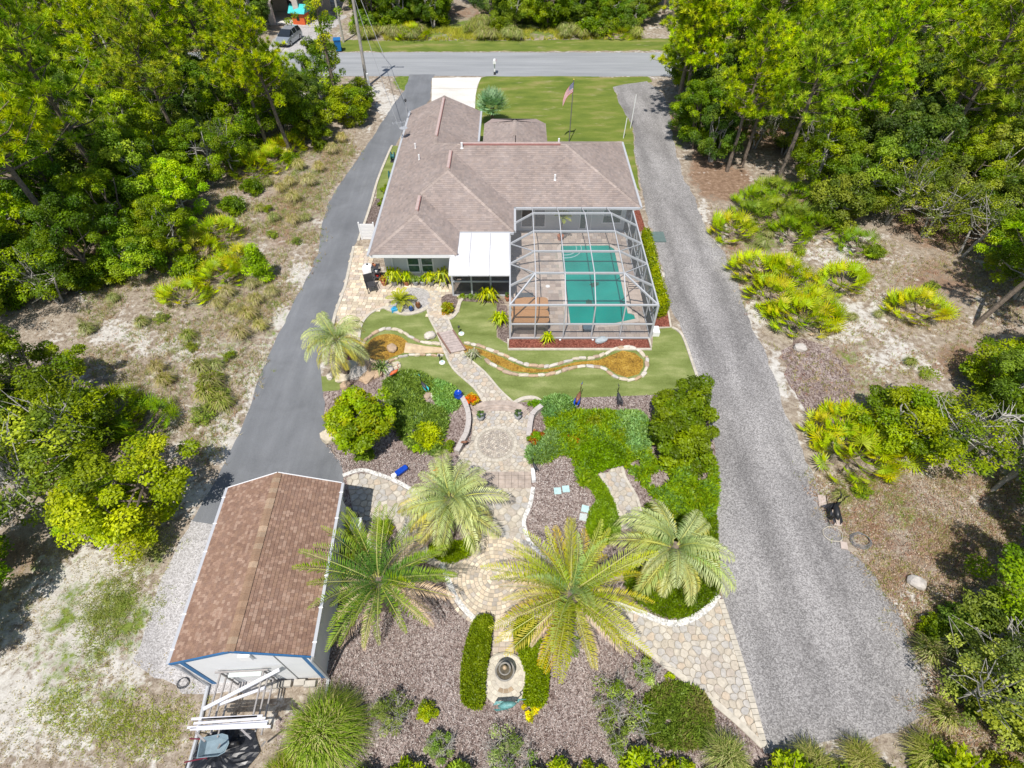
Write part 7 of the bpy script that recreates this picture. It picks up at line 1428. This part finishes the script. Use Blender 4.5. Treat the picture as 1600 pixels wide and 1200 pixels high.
# car: silver hatchback/minivan parked on the neighbour's drive
def car(x, y, rz, label):
    e = empty('parked_car', (x, y, 0), rz, label, 'car'); e.scale = (.82, .82, .82); PAINT = plain('silver_paint', (.42, .46, .50), .22, .55, .02); GL = plain('car_glass', (.02, .025, .03), .05, spec=.8)
    st_ = [(-2.25, .86, .35, .92, .0), (-2.15, .9, .28, .98, 0), (-1.5, .93, .24, 1.02, 0), (0, .94, .24, 1.04, 0), (1.2, .93, .24, .98, 0), (1.75, .90, .26, .86, 0), (2.15, .82, .32, .72, 0), (2.28, .70, .40, .62, 0)]
    v = []; f = []
    for (X, wd, zl, zh, _) in st_: v += [(X, -wd, zl), (X, -wd, (zl + zh) / 2 + .05), (X, -wd * .93, zh), (X, wd * .93, zh), (X, wd, (zl + zh) / 2 + .05), (X, wd, zl)]
    for i in range(len(st_) - 1):
        for j in range(6): f.append((i * 6 + j, (i + 1) * 6 + j, (i + 1) * 6 + (j + 1) % 6, i * 6 + (j + 1) % 6))
    n_ = len(st_); f += [(0, 1, 2, 3, 4, 5), tuple((n_ - 1) * 6 + j for j in range(6))[::-1]]; mesh_obj('body', v, f, PAINT, e)
    cab = [(-2.15, .80, .98), (-1.85, .70, 1.50), (-1.2, .68, 1.58), (.2, .68, 1.56), (.9, .72, 1.15), (1.25, .80, .97)]
    v = []; f = []
    for X, wd, z in cab: v += [(X, -wd, z), (X, wd, z)]
    for i in range(len(cab) - 1): f.append((2 * i, 2 * i + 2, 2 * i + 3, 2 * i + 1))
    mesh_obj('roof', v[2:8], [(0, 2, 3, 1), (2, 4, 5, 3)], PAINT, e)
    mesh_obj('rear_window', [v[0], v[1], v[3], v[2]], [(0, 1, 2, 3)], GL, e); mesh_obj('windscreen', [v[6], v[7], v[11], v[10]], [(0, 2, 3, 1)] if False else [(0, 3, 2, 1)], GL, e)
    for s_ in (-1, 1):
        b2 = [(-2.1, s_ * .87, 1.0), (1.2, s_ * .87, 1.0), (.2, s_ * .69, 1.555), (-1.2, s_ * .69, 1.575), (-1.85, s_ * .71, 1.49)]; mesh_obj('side_window', b2, [(0, 1, 2, 3, 4)], GL, e)
        for X in (-.9, .1): MB().bar((X, s_ * .90, 1.0), (X, s_ * .70, 1.56), .06, .04).build('window_pillar', PAINT, e)
        for X in (-1.4, 1.42):
            w_ = bpy.data.objects.new('wheel', None); link(w_, e); w_.location = (X, s_ * .84, .33); w_.rotation_euler = (R(90), 0, 0)
            MB().lathe([(.2, -.11), (.33, -.1), (.34, 0), (.33, .1), (.2, .11)], (0, 0, 0), 18).build('tyre', BLACK, w_); MB().lathe([(0, -.115), (.19, -.115), (.2, .115), (0, .115)], (0, 0, 0), 14).build('rim', ALU, w_)
        MB().box((2.14, s_ * .62, .64), (.14, .3, .12)).build('headlight', GLASS if False else plain('lamp_glass', (.6, .62, .64), .1), e); MB().box((-2.22, s_ * .7, .82), (.08, .2, .22)).build('tail_light', RED, e); MB().box((.75, s_ * 1.0, 1.02), (.14, .16, .12)).build('door_mirror', PAINT, e)
    MB().box((-2.27, 0, .62), (.03, .5, .12)).build('number_plate', WHITE, e); MB().box((2.24, 0, .42), (.12, 1.3, .18)).build('bumper', BLACK, e)
x, y = G(453, 66); car(x, y, R(-100), 'silver car parked on the neighbour\'s sandy drive beyond the road')
sheet('sandy_drive', [(415, 82), (475, 82), (520, 45), (545, 25), (480, 20), (445, 40), (425, 66)], .010, GRAVEL2, .5)
# neighbour's house porch and playhouse
x, y = G(455, 37); e = empty('neighbour_house', (x, y, 0), .1, 'corner of the neighbour\'s pale house with arched porch beyond the road', 'house'); PK = plain('pink_stucco', (.58, .50, .45), .8)
for q in (-2.0, 1.0): MB().box((q, 0, 1.5), (.6, .6, 3.0)).build('porch_column', PK, e)
mb = MB(); k = 12
prof = [(-1.7 + 2.4 * i / k, 2.2 + .7 * math.sin(math.pi * i / k)) for i in range(k + 1)]
for i in range(k): (xa_, za_), (xb_, zb_) = prof[i], prof[i + 1]; mb.add([(xa_, -.3, za_), (xb_, -.3, zb_), (xb_, -.3, 3.4), (xa_, -.3, 3.4), (xa_, .3, za_), (xb_, .3, zb_), (xb_, .3, 3.4), (xa_, .3, 3.4)], [(0, 1, 2, 3), (7, 6, 5, 4), (0, 4, 5, 1)])
mb.build('arch', PK, e); MB().box((-.5, 2.2, .06), (5, 4.6, .12)).build('porch_floor', CONC, e); MB().box((-.5, 5, 1.7), (9, .3, 3.4)).build('wall', PK, e); MB().box((-.5, 4.86, 1.1), (1.0, .06, 2.1)).build('door', DARK, e)
MB().add([(-5.5, -.4, 3.4), (4.5, -.4, 3.4), (4.5, 9, 3.4), (-5.5, 9, 3.4), (-.5, -.4, 4.2), (-.5, 9, 4.2)], [(0, 1, 4), (1, 2, 5, 4), (2, 3, 5), (3, 0, 4, 5), (3, 2, 1, 0)]).build('roof', plain('neighbour_roof', (.25, .17, .14), .9), e)
x, y = G(472, 36); e = empty('playhouse', (x, y, 0), -.2, 'small orange playhouse with turquoise roof beside the porch', 'playhouse'); MB().box((0, 0, .6), (1.5, 1.3, 1.2)).build('wall', ORANGE, e); MB().add([(-1, -.9, 1.15), (1, -.9, 1.15), (1, .9, 1.15), (-1, .9, 1.15), (-1, 0, 1.9), (1, 0, 1.9)], [(0, 1, 5, 4), (2, 3, 4, 5), (1, 2, 5), (3, 0, 4), (3, 2, 1, 0)]).build('roof', plain('turquoise_roof', (.05, .5, .5), .5), e); MB().box((0, -.66, .6), (.35, .04, .35)).build('window', BLACK, e)

# ------------------------------------------------------------------ pool terrace furniture
x, y = .95, 22.2
e = empty('hot_tub', (x, y, 0.06), 0, 'hot tub with folded tan cover in the front left of the cage', 'hot tub')
def rbox(w_, d_, r_, n=6): return [(sx_ * (w_ / 2 - r_) + r_ * math.cos(a_), sy_ * (d_ / 2 - r_) + r_ * math.sin(a_)) for sx_, sy_, a0 in ((1, 1, 0), (-1, 1, 90), (-1, -1, 180), (1, -1, 270)) for a_ in [R(a0 + 90 * i / n) for i in range(n + 1)]]
TUBW = plain('tub_side', (.20, .17, .15), .6); COV = plain('tan_vinyl', (.46, .25, .12), .45, var=.06)
MB().prism(rbox(1.9, 2.0, .35), 0, .72).build('cabinet', TUBW, e)
for s_ in (-1, 1): MB().prism([(a_, b_ + s_ * .51) for a_, b_ in rbox(1.96, .99, .22)], .73, .84).build('cover_panel', COV, e)
MB().box((-1.05, .3, .1), (.12, .5, .2)).build('step', WHITE, e)
e = empty('floor_mat', (.75, 24.0, 0), 0, 'dark grey mat on the deck behind the hot tub', 'mat'); MB().box((-.05, 0, .085), (1.0, 1.15, .04)).build('mat', plain('mat_grey', (.10, .11, .12), .9), e)
def lounger(x, y, rz, label):
    e = empty('sun_lounger', (x, y, .06), rz, label, 'sun lounger'); FR = plain('pale_wood', (.55, .45, .38), .6)
    for s_ in (-.3, .3): MB().box((s_, 0, .3), (.05, 1.9, .05)).build('rail', FR, e)
    for s_ in (-.3, .3):
        for q in (-.85, .8): MB().box((s_, q, .14), (.05, .05, .28)).build('leg', FR, e)
    for i in range(11): MB().box((0, -.88 + i * .115, .335), (.6, .085, .02)).build('slat', FR, e)
    for i in range(6): MB().box((0, .43 + i * .08, .36 + i * .085), (.6, .09, .02)).build('back_slat', FR, e)
lounger(6.85, 24.2, 0, 'slatted pale lounger between the pool and the cage wall')
e = empty('cage_palm', (3.05, 29.9, .05), 0, 'slim potted palm against the house wall inside the cage', 'potted palm'); MB().tube([(0, 0, 0), (.05, 0, 1.5)], .04, 6).build('trunk', BARK, e); MB().lathe([(.16, 0), (.22, .3), (0, .3)], (0, 0, 0), 12).build('pot', TERRA, e)
for i in range(14): data_obj('frond', SMALLF[i % 3], e, (.05, 0, 1.5), (0, 0, i * 2.4), .7)
def chair(x, y, rz, label):
    e = empty('patio_chair', (x, y, .06), rz, label, 'chair'); FR = DARK
    MB().box((0, 0, .42), (.5, .5, .05)).build('seat', FR, e); MB().box((0, .25, .72), (.5, .04, .55)).build('backrest', FR, e)
    for a_ in (-.22, .22):
        for b_ in (-.22, .22): MB().box((a_, b_, .2), (.04, .04, .4)).build('leg', FR, e)
        MB().box((a_ * 1.15, 0, .62), (.04, .5, .03)).build('arm', FR, e)
chair(.15, 27.3 - .9, 1.2, 'dark patio chair in the shade at the left side of the cage')
MB().lathe([(0, .07), (.13, .07), (.13, .06)], (2.05, 25.2, 0), 12).build('deck_lid', WHITE).__setitem__('label', 'round white lid on the deck left of the pool'); bpy.data.objects['deck_lid']['category'] = 'lid'
e = empty('robot_cleaner', (4.0, 21.55, .06), 0, 'small blue-grey pool cleaner on the deck near the cage front', 'pool cleaner'); MB().box((0, 0, .12), (.5, .35, .2)).build('body', plain('slate_blue', (.12, .17, .21), .5), e)
for s_ in (-1, 1): MB().box((s_ * .24, 0, .1), (.06, .4, .2)).build('track', BLACK, e)
# pads outside the cage
x, y = G(1011, 372); MB().box((x, y, .06), (.55, .7, .1)).build('equipment_pad', DARK).__setitem__('label', 'small dark equipment cover beside the cage corner'); bpy.data.objects['equipment_pad']['category'] = 'cover'
x, y = G(1028, 371); tag(MB().box((x, y, .04), (.85, 1.1, .06)).build('utility_cover', plain('grey_green_metal', (.12, .17, .16), .6)), 'square dark green cover plate lying in the gravel edge', 'cover plate')
x, y = G(1023, 521); tag(MB().box((x, y, .16), (.36, .5, .3)).build('white_box', WHITE), 'white box at the front right corner of the cage', 'box')
x, y = G(939, 533.5); o = data_obj('flat_rock', BOULDERS[1], None, (x, y, .12), (0, 0, .4), (.72, .42, .3)); o.data = o.data.copy(); o.data.materials[0] = plain('blue_grey_rock', (.36, .40, .42), .8, var=.2); tag(o, 'blue-grey rock in the red mulch bed before the cage', 'rock')
for k_, a_ in enumerate((875, 926, 971)): x, y = G(a_, 532); tag(MB().lathe([(.03, 0), (.055, .03), (0, .05)], (x, y, .03), 10).build('garden_light', WHITE), 'small white light in the red mulch bed, %s of three' % ('left', 'middle', 'right')[k_], 'garden light')
# solar lights on the turf
for a_, b_, l_ in ((721, 522, 'round white solar light on the turf right of the footbridge'), (691, 567, 'round white solar light on the turf below the stream, left of the path'), (652, 685, 'pale solar lantern at the foot of the left ground cover')):
    x, y = G(a_, b_); e = empty('solar_light', (x, y, .01), 0, l_, 'garden light'); MB().lathe([(.15, 0), (.15, .04), (.1, .06), (0, .065)], (0, 0, 0), 18).build('disc', WHITE, e); MB().lathe([(.06, .07), (.05, .12), (0, .13)], (0, 0, 0), 10).build('lens', PALEBLUE, e); MB().tube([(-.12, .1, 0), (-.12, .1, .4)], .02, 5).build('stake', DARK, e); MB().lathe([(.06, .38), (.06, .46), (0, .48)], (-.12, .1, 0), 8).build('lamp_head', DARK, e)
# ornaments
def urn(a_, b_, label, body, top=None, s=1.0):
    x, y = G(a_, b_); e = empty('garden_urn', (x, y, .02), 0, label, 'urn'); e.scale = (s, s, s); MB().lathe([(.13, 0), (.10, .06), (.2, .25), (.22, .4), (.14, .5), (.17, .54), (.13, .55), (.12, .5), (0, .5)], (0, 0, 0), 18).build('body', body, e, True)
    if top: tag(bpy_obj('topiary', shrub_mesh('topiary', .26, .34, 16, 60, .05, .03, [(.05, .1, .03), (.09, .15, .05)]), e), kind='stuff').location = (0, 0, .5)
urn(717, 625, 'cobalt blue glazed jar at the head of the left curved wall', BLUE); urn(751, 657, 'pot with dark round topiary at the left of the terrace', GREYPOT, True, .8); urn(809, 655, 'pot with dark round topiary at the right of the terrace', GREYPOT, True, .8)
urn(643, 487, 'small dark blue and white ornament pot in the white gravel bed', plain('dark_blue_glaze', (.03, .07, .2), .3), None, .6); urn(654, 482, 'brown glazed bowl pot in the white gravel bed', plain('brown_glaze', (.16, .07, .03), .3), None, .7); urn(793, 470, 'terracotta square pot at the corner of porch and cage', TERRA, True, .7)
x, y = G(617, 487); tag(MB().box((x, y, .12), (.34, .2, .2), .4).box((x, y + .05, .25), (.2, .12, .1), .4).build('blue_ornament', plain('sky_blue_paint', (.05, .35, .6), .5)), 'small sky-blue ornament at the lawn edge of the white gravel bed', 'ornament')
def crane(x, y, s, rz, label, body, accent, name='bird_sculpture'):
    e = empty(name, (x, y, 0), rz, label, 'sculpture'); e.scale = (s, s, s)
    MB().tube([(-.28, 0, .52), (-.1, 0, .58), (.12, 0, .60), (.25, 0, .66)], [.04, .11, .10, .04], 8).build('body', body, e, True); MB().tube([(.24, 0, .65), (.34, 0, .85), (.28, 0, 1.0), (.36, 0, 1.1)], [.035, .025, .022, .035], 6).build('neck', body, e, True); MB().tube([(.36, 0, 1.1), (.58, 0, 1.06)], [.022, .004], 5).build('beak', accent, e)
    for s_ in (-.05, .05): MB().tube([(.02, s_, .52), (-.03, s_, .28), (.02, s_, 0)], .012, 5).build('leg', accent, e)
    for s_ in (-1, 1): MB().add([(.1, s_ * .09, .62), (-.35, s_ * .14, .56), (-.45, s_ * .05, .48), (-.05, s_ * .11, .5)], [(0, 1, 2, 3), (3, 2, 1, 0)]).build('wing', accent, e)
crane(*G(618, 592), .8, .6, 'orange-red bird ornament beside the dark spiky plant', ORANGE, DARK); crane(*G(664, 612), .8, 2.2, 'dark bird ornament among stones in the left ground cover', DARK, TEAL); crane(*G(902, 633), 1.0, 1.2, 'brown and blue bird sculpture at the back of the right bed', plain('bronze', (.20, .09, .05), .4), BLUE); crane(*G(965, 632), .9, 1.7, 'dark slender heron sculpture at the back of the right bed', DARK, DARK); crane(*G(726, 698), .6, 0, 'small brown bird ornament on the left terrace wall', plain('bronze', (.2, .09, .05), .4), DARK); crane(*G(835, 735), .6, 2, 'small dark bird ornament at the right of the straight steps', DARK, DARK)
crane(*G(793, 1108), 1.0, .1, 'turquoise metal bird sculpture behind the fountain plinth', VERD, VERD)
for a_, b_, s in ((655, 618, .4), (668, 619, .45), (675, 617, .35)): o = data_obj('rock', random.choice(ROCKS), None, (*G(a_, b_), s * .15), (0, 0, 1), (s, s * .8, s * .7)); tag(o, 'small brown stone at the feet of the dark bird ornament', 'rock', 'stones round the dark bird ornament')
# blue kneeling bench, pale squares
x, y = G(628, 738); e = empty('kneeling_pad', (x, y, .03), R(42), 'cobalt blue glider cushion lying on the mulch with white end', 'garden pad'); MB().prism(rbox(.56, .24, .07, 3), .06, .17).build('cushion', BLUE, e); MB().prism([(a_ - .38, b_) for a_, b_ in rbox(.2, .2, .06, 3)], .05, .16).build('end_pad', WHITE, e)
for q in (-.3, .3): MB().box((q, 0, .03), (.04, .34, .06)).build('foot', DARK, e)
for k_, (a_, b_, r_) in enumerate(((871, 768, .05), (884, 765, .08), (914, 796, -.25), (911, 809, -.2))):
    x, y = G(a_, b_); tag(MB().box((x, y, .045), (.29, .30, .05), r_).build('stepping_slab', PALEBLUE if k_ < 3 else plain('pale_grey_slab', (.5, .55, .54), .7)), ('pale blue square slab, left of the upper pair on the mulch', 'pale blue square slab, right of the upper pair on the mulch', 'pale blue square slab, upper of the lower pair', 'greyish square slab, lowest of the four on the mulch')[k_], 'slab')
x, y = G(833, 745); tag(MB().box((x, y, .12), (.16, .6, .22), .05).build('white_block', plain('white_block_paint', (.72, .72, .72), .7)), 'white block at the right end of the straight steps', 'block')
# side of house: fence box, grill, planters, hose reel
x, y = G(577, 374); e = empty('white_fence', (x, y, 0), 0, 'short white plank fence box at the left side of the house', 'fence')
for i in range(5): MB().box((0, 0, .12 + i * .22), (.9 + .06 * (0), .04, .2)).build('plank', WHITE, e)
for q in (-.45, .45): MB().box((q, 0, .6), (.08, .08, 1.25)).build('post', WHITE, e)
for a_, b_, l_ in ((612, 282, 'dark green hose reel on the side lawn nearer the front'), (615, 252, 'grey utility box on the wall side lawn farther back')):
    x, y = G(a_, b_); e = empty('hose_reel', (x, y, 0), 0, l_, 'hose reel'); MB().lathe([(.1, -.15), (.3, -.14), (.3, -.1), (.14, -.08), (.14, .08), (.3, .1), (.3, .14), (.1, .15)], (0, 0, 0), 16).build('reel', plain('hose_green', (.02, .14, .14), .5), e, rot=(0, R(90), 0), loc=(0, 0, .4)); MB().box((0, 0, .05), (.4, .5, .08)).build('base', DARK, e)
x, y = G(579, 436); e = empty('water_filter_tank', (x, y, .02), 0, 'white rounded tank and grill on the patio by the left front corner', 'tank'); MB().lathe([(.30, 0), (.34, .1), (.34, .8), (.25, .95), (.1, 1.0), (0, 1.0)], (0, 0, 0), 20).build('body', WHITE, e, True); MB().lathe([(.06, 0), (.06, .06), (0, .06)], (0, 0, .99), 10).build('cap', DARK, e)
x, y = G(591, 437); e = empty('plant_stand', (x, y, .02), 0, 'dark plant stand with small red and white pots by the house corner', 'plant stand')
for z_ in (.25, .6, .95): MB().box((0, 0, z_), (.42, .42, .03)).build('shelf', DARK, e)
for s_ in (-.2, .2):
    for q in (-.2, .2): MB().box((s_, q, .5), (.03, .03, 1.0)).build('leg', DARK, e)
for i in range(9): MB().lathe([(.05, 0), (.07, .1), (0, .1)], (random.uniform(-.15, .15), random.uniform(-.15, .15), (.265, .615, .965)[i % 3]), 8).build('pot', (RED, WHITE, TERRA)[i % 3], e)
chair(*G(581, 455)[:2], .4, 'dark wire chair lying low beside the plant stand')
# things behind the shed's right wall
def wb_box(a_, b_, d, h, m_, nm, l_, c_, z=0, rz=.05): x, y = G(a_, b_); e = empty(nm, (x, y, 0), rz, l_, c_); MB().box((0, 0, z + h / 2), (d[0], d[1], h)).build('body', m_, e); return e
e = wb_box(564, 836, (.36, .46), .9, plain('appliance_grey', (.62, .62, .62), .4), 'grill_cart', 'pale grey square-topped cart between the shed and island bed', 'cart'); MB().box((0, 0, .93), (.40, .5, .05)).build('lid', plain('light_grey', (.62, .63, .65), .4), e); MB().tube([(.22, -.2, .8), (.3, -.2, .8), (.3, .2, .8), (.22, .2, .8)], .015, 5).build('handle', DARK, e)
x, y = G(567, 862); e = empty('gas_canister', (x, y, 0), 0, 'small orange-red canister behind the pale cart', 'canister'); MB().lathe([(.13, 0), (.15, .05), (.15, .32), (.08, .4), (.04, .42), (.04, .47), (0, .47)], (0, 0, 0), 16).build('body', ORANGE, e, True); MB().lathe([(.07, .47), (.07, .5), (0, .5)], (0, 0, 0), 10).build('valve', DARK, e)
e = wb_box(549, 862, (.4, .6), .6, RED, 'red_crate', 'dark red crate against the shed wall', 'crate'); MB().box((0, 0, .62), (.44, .64, .04)).build('lid', DARK, e)
e = wb_box(553, 822, (.5, .5), .75, DARK, 'dark_bin', 'dark bin in the shadow of the shed wall', 'bin'); MB().box((0, 0, .77), (.54, .54, .05)).build('lid', plain('bin_lid', (.2, .19, .2), .6), e)
x, y = G(543, 872); e = empty('bicycle', (x, y, 0), R(95), 'old bicycle leaning on the shed wall', 'bicycle')
for q in (-.5, .5):
    w_ = bpy.data.objects.new('wheel', None); link(w_, e); w_.location = (q, 0, .33); w_.rotation_euler = (R(90), 0, 0); MB().tube([(.33 * math.cos(t_), .33 * math.sin(t_), 0) for t_ in np.linspace(0, 6.2832, 25)], .02, 5).build('tyre', BLACK, w_)
    for i in range(6): MB().bar((.32 * math.cos(i * .5236), .32 * math.sin(i * .5236), 0), (-.32 * math.cos(i * .5236), -.32 * math.sin(i * .5236), 0), .006).build('spoke', ALU, w_)
fr_ = MB()
for p, q in (((-.5, 0, .33), (-.12, 0, .8)), ((-.12, 0, .8), (.38, 0, .82)), ((.38, 0, .82), (.5, 0, .33)), ((-.02, 0, .32), (.36, 0, .75)), ((-.12, 0, .8), (-.02, 0, .32)), ((-.5, 0, .33), (-.02, 0, .32))): fr_.bar(p, q, .03)
fr_.build('frame', TEAL, e); MB().box((-.14, 0, .88), (.24, .12, .06)).build('saddle', BLACK, e); MB().bar((.36, -.28, .95), (.36, .28, .95), .03).build('handlebar', BLACK, e)
# pipe racks behind the shed's near wall
def loc_sh(px_, py_, z=0): return G(px_, py_, z)
rk = empty('pipe_rack', (0, 0, 0), 0, 'grey welded rack of bars holding white boards behind the shed', 'rack'); RM = plain('rack_steel', (.30, .28, .27), .5)
ang = R(2.85)
def S(x, y, z): return (-8.1 + x * math.cos(ang) - y * math.sin(ang), 7.6 + x * math.sin(ang) + y * math.cos(ang), z)
for x_ in (-1.0, .3):
    for y_ in (-2.95, -4.2): MB().bar(S(x_, y_, 0), S(x_, y_, 1.5), .045).build('upright', RM, rk)
    for z_ in (.5, 1.0, 1.45): MB().bar(S(x_, -2.9, z_), S(x_, -4.5, z_), .045).build('arm', RM, rk)
    MB().bar(S(x_ - .25, -4.5, 1.45), S(x_ + .1, -4.75, 1.45), .05).build('end_bar', RM, rk); MB().bar(S(x_, -4.75, .3), S(x_ + .3, -4.75, .9), .04).build('brace', RM, rk)
for y_, z_ in ((-2.95, 1.5), (-4.2, 1.5), (-4.2, .5)): MB().bar(S(-1.15, y_, z_), S(.45, y_, z_), .045).build('cross_bar', RM, rk)
VIN = plain('white_vinyl', (.62, .62, .66), .4, var=.05)
for k_, (y_, z_, xa_, xb_, a2) in enumerate(((-4.36, 1.50, -1.5, .8, .02), (-4.46, 1.50, -1.4, .9, -.02), (-4.27, 1.50, -1.35, .7, .015), (-4.41, 1.55, -1.2, .8, 0.0), (-4.19, 1.50, -1.45, .6, -.01))):
    o = MB().box(((xa_ + xb_) / 2, 0, 0), (xb_ - xa_, .065, .045)).build('white_board', VIN, None, loc=S(0, y_, z_), rot=(0, 0, ang + a2)); tag(o, 'white vinyl board across the rack arms, ' + ('second from the bottom', 'nearest the wheelbarrow', 'in the middle', 'lying on top of the others', 'nearest the shed')[k_], 'board', 'white boards on the rack')
o = MB().bar(S(-1.15, -3.95, 1.58), S(.85, -3.0, 1.62), .10, .05).build('white_board', VIN); tag(o, 'long white board laid diagonally over the rack', 'board')
o = MB().bar(S(-.95, -3.75, 1.10), S(.35, -3.35, 1.12), .08, .05).build('white_board', VIN); tag(o, 'white board resting lower inside the rack under the diagonal one', 'board')
o = MB().bar(S(-.8, -2.98, 1.3), S(.2, -2.98, 1.3), .16, .04).build('white_board', plain('pale_grey_green', (.55, .60, .58), .5)); tag(o, 'pale board on the rack against the shed wall', 'board')
# stack of bricks at the shed foot, wheelbarrow on a tarp
for k_, (a_, b_) in enumerate(((415, 1070), (432, 1072), (448, 1070), (470, 1068), (486, 1070))): x, y = G(a_, b_); tag(MB().box((x, y, .09), (.36, .18, .18), .05).build('concrete_block', plain('concrete_block_grey', (.42, .39, .34), .9)), 'concrete block in the row at the foot of the shed wall', 'block', 'concrete blocks along the shed wall')
x, y = G(345, 1176); tp = [(-.95, -.75), (-.2, -.95), (.8, -.7), (1.15, .0), (.9, .55), (.1, .7), (-.5, .55), (-.9, .1)]
mb = MB(); ring = densify([(a_ + x, b_ + y) for a_, b_ in tp], .12, .12); n_ = len(ring); vs = [(x, y, .05)]; KR = 8
for k in range(1, KR + 1):
    for a_, b_ in ring: X_, Y_ = x + (a_ - x) * k / KR, y + (b_ - y) * k / KR; vs.append((X_, Y_, .05 + .07 * abs(mnoise.noise(Vector((X_ * 3.1, Y_ * 3.1, 1)))) + .05 * mnoise.noise(Vector((X_ * 8, Y_ * 8, 4))) * (k < KR)))
mb.add(vs, [(0, 1 + i, 1 + (i + 1) % n_) for i in range(n_)] + [(1 + k * n_ + i, 1 + (k + 1) * n_ + i, 1 + (k + 1) * n_ + (i + 1) % n_, 1 + k * n_ + (i + 1) % n_) for k in range(KR - 1) for i in range(n_)]); tag(mb.build('black_tarp', plain('black_sheeting', (.015, .017, .022), .35)), 'crumpled black plastic sheet under the wheelbarrow', 'tarp')
e = empty('wheelbarrow', (x - .05, y + .1, .12), R(8), 'grey-blue wheelbarrow with dark red handles on the black sheet', 'wheelbarrow'); WB = plain('barrow_grey', (.20, .27, .31), .4)
outer = [(-.42, -.26), (-.42, .26), (.2, .29), (.38, .22), (.46, 0), (.38, -.22), (.2, -.29)]; inner_ = [(p[0] * .72, p[1] * .7) for p in outer]; n_ = len(outer)
mesh_obj('tray', [(a_, b_, .42) for a_, b_ in outer] + [(a_, b_, .20) for a_, b_ in inner_] + [(a_ * .94, b_ * .94, .42) for a_, b_ in outer] + [(a_ * .96, b_ * .96, .23) for a_, b_ in inner_], [(i, (i + 1) % n_, n_ + (i + 1) % n_, n_ + i) for i in range(n_)] + [(2 * n_ + i, 3 * n_ + i, 3 * n_ + (i + 1) % n_, 2 * n_ + (i + 1) % n_) for i in range(n_)] + [tuple(3 * n_ + i for i in range(n_)), (i for i in ()) and None][:n_ * 2 + 1] if False else [(i, (i + 1) % n_, n_ + (i + 1) % n_, n_ + i) for i in range(n_)] + [(2 * n_ + i, 3 * n_ + i, 3 * n_ + (i + 1) % n_, 2 * n_ + (i + 1) % n_) for i in range(n_)] + [tuple(3 * n_ + i for i in range(n_))] + [(i, 2 * n_ + i, 2 * n_ + (i + 1) % n_, (i + 1) % n_) for i in range(n_)], WB, e)
HR = plain('maroon_paint', (.16, .02, .04), .4)
for s_ in (-1, 1): MB().tube([(.3, s_ * .1, .16), (-.3, s_ * .24, .2), (-.78, s_ * .3, .36)], .02, 6).build('handle', HR, e); MB().bar((-.25, s_ * .22, .2), (-.3, s_ * .24, 0), .03).build('leg', HR, e)
MB().lathe([(.06, -.04), (.17, -.04), (.18, 0), (.17, .04), (.06, .04)], (0, 0, 0), 16).build('wheel', BLACK, e, loc=(.5, 0, .17), rot=(R(90), 0, 0))
# black bird-like sculpture, hose coil, edging by the gravel turnaround
x, y = G(1296, 812); crane(x, y, 1.15, R(80), 'black heron sculpture at the right edge of the gravel turnaround', BLACK, BLACK); crane(x + .12, y + .35, .9, R(20), 'second black bird sculpture just behind the first at the gravel edge', BLACK, BLACK)
for k_, (a_, b_, w1_, h1_) in enumerate(((1284, 784, .3, .55), (1302, 803, .3, .3), (1308, 817, .32, .3), (1318, 853, .25, .3))): x, y = G(a_, b_); tag(MB().box((x, y, .03), (w1_, h1_, .06), R(-14)).build('paving_slab', plain('pinkish_slab', (.48, .40, .35), .8)), ('long', 'upper square', 'lower square', 'small end')[k_] + ' pinkish paving slab at the right edge of the gravel turnaround', 'slab')
def coil(a_, b_, rad, mat_, label, n_=3, ir=.012, name='hose_coil'):
    x, y = G(a_, b_); pts = [(x + rad * (1 - .05 * t_ / 6.28) * math.cos(t_) * random.uniform(.93, 1.05), y + rad * .9 * math.sin(t_) * (1 - .08 * t_ / 6.28) * random.uniform(.93, 1.05), .03 + .004 * t_) for t_ in np.linspace(0, 6.28 * n_, 22 * n_)]; tag(MB().tube(pts, ir, 4).build(name, mat_), label, 'hose')
coil(1344, 846, .42, plain('wire_grey', (.20, .20, .21), .6), 'loose coil of grey wire lying in the litter', 5, .01, 'wire_coil'); coil(1301, 835, .38, CREAM, 'loop of cream hose on the gravel edge below the black birds', 1, .018); coil(287, 1068, .2, DARK, 'small dark wire coil on the gravel left of the racks', 3, .008, 'wire_coil'); coil(1180, 555 - 0, .01, DARK, 'tiny', 1) if False else None
# pale fallen frond / curb at the palm by the drive
for a_, b_, s, l_ in ((528, 548, .7, 'white rock at the foot of the palm by the drive'), (516, 590, .4, 'small white stone at the drive edge below the palm')): o = data_obj('rock', random.choice(BOULDERS), None, (*G(a_, b_), s * .2), (0, 0, 2), (s, s * .8, s * .8)); tag(o, l_, 'rock')
# ------------------------------------------------------------------ tell alike things apart by their order
same = {}
for o in scene.objects:
    if o.parent is None and o.get('label') and o.get('category'): same.setdefault(o['label'], []).append(o)
ORD = ['first', 'second', 'third', 'fourth', 'fifth', 'sixth', 'seventh', 'eighth', 'ninth', 'tenth', 'eleventh', 'twelfth', 'thirteenth', 'fourteenth', 'fifteenth', 'sixteenth']
for lab, obs in same.items():
    if 1 < len(obs) <= 16 and len(lab.split()) <= 13:
        obs.sort(key=lambda q: toPX(q.location.x, q.location.y)[0])
        for k, o in enumerate(obs): o['label'] = lab + ', ' + ORD[k] + ' from left'
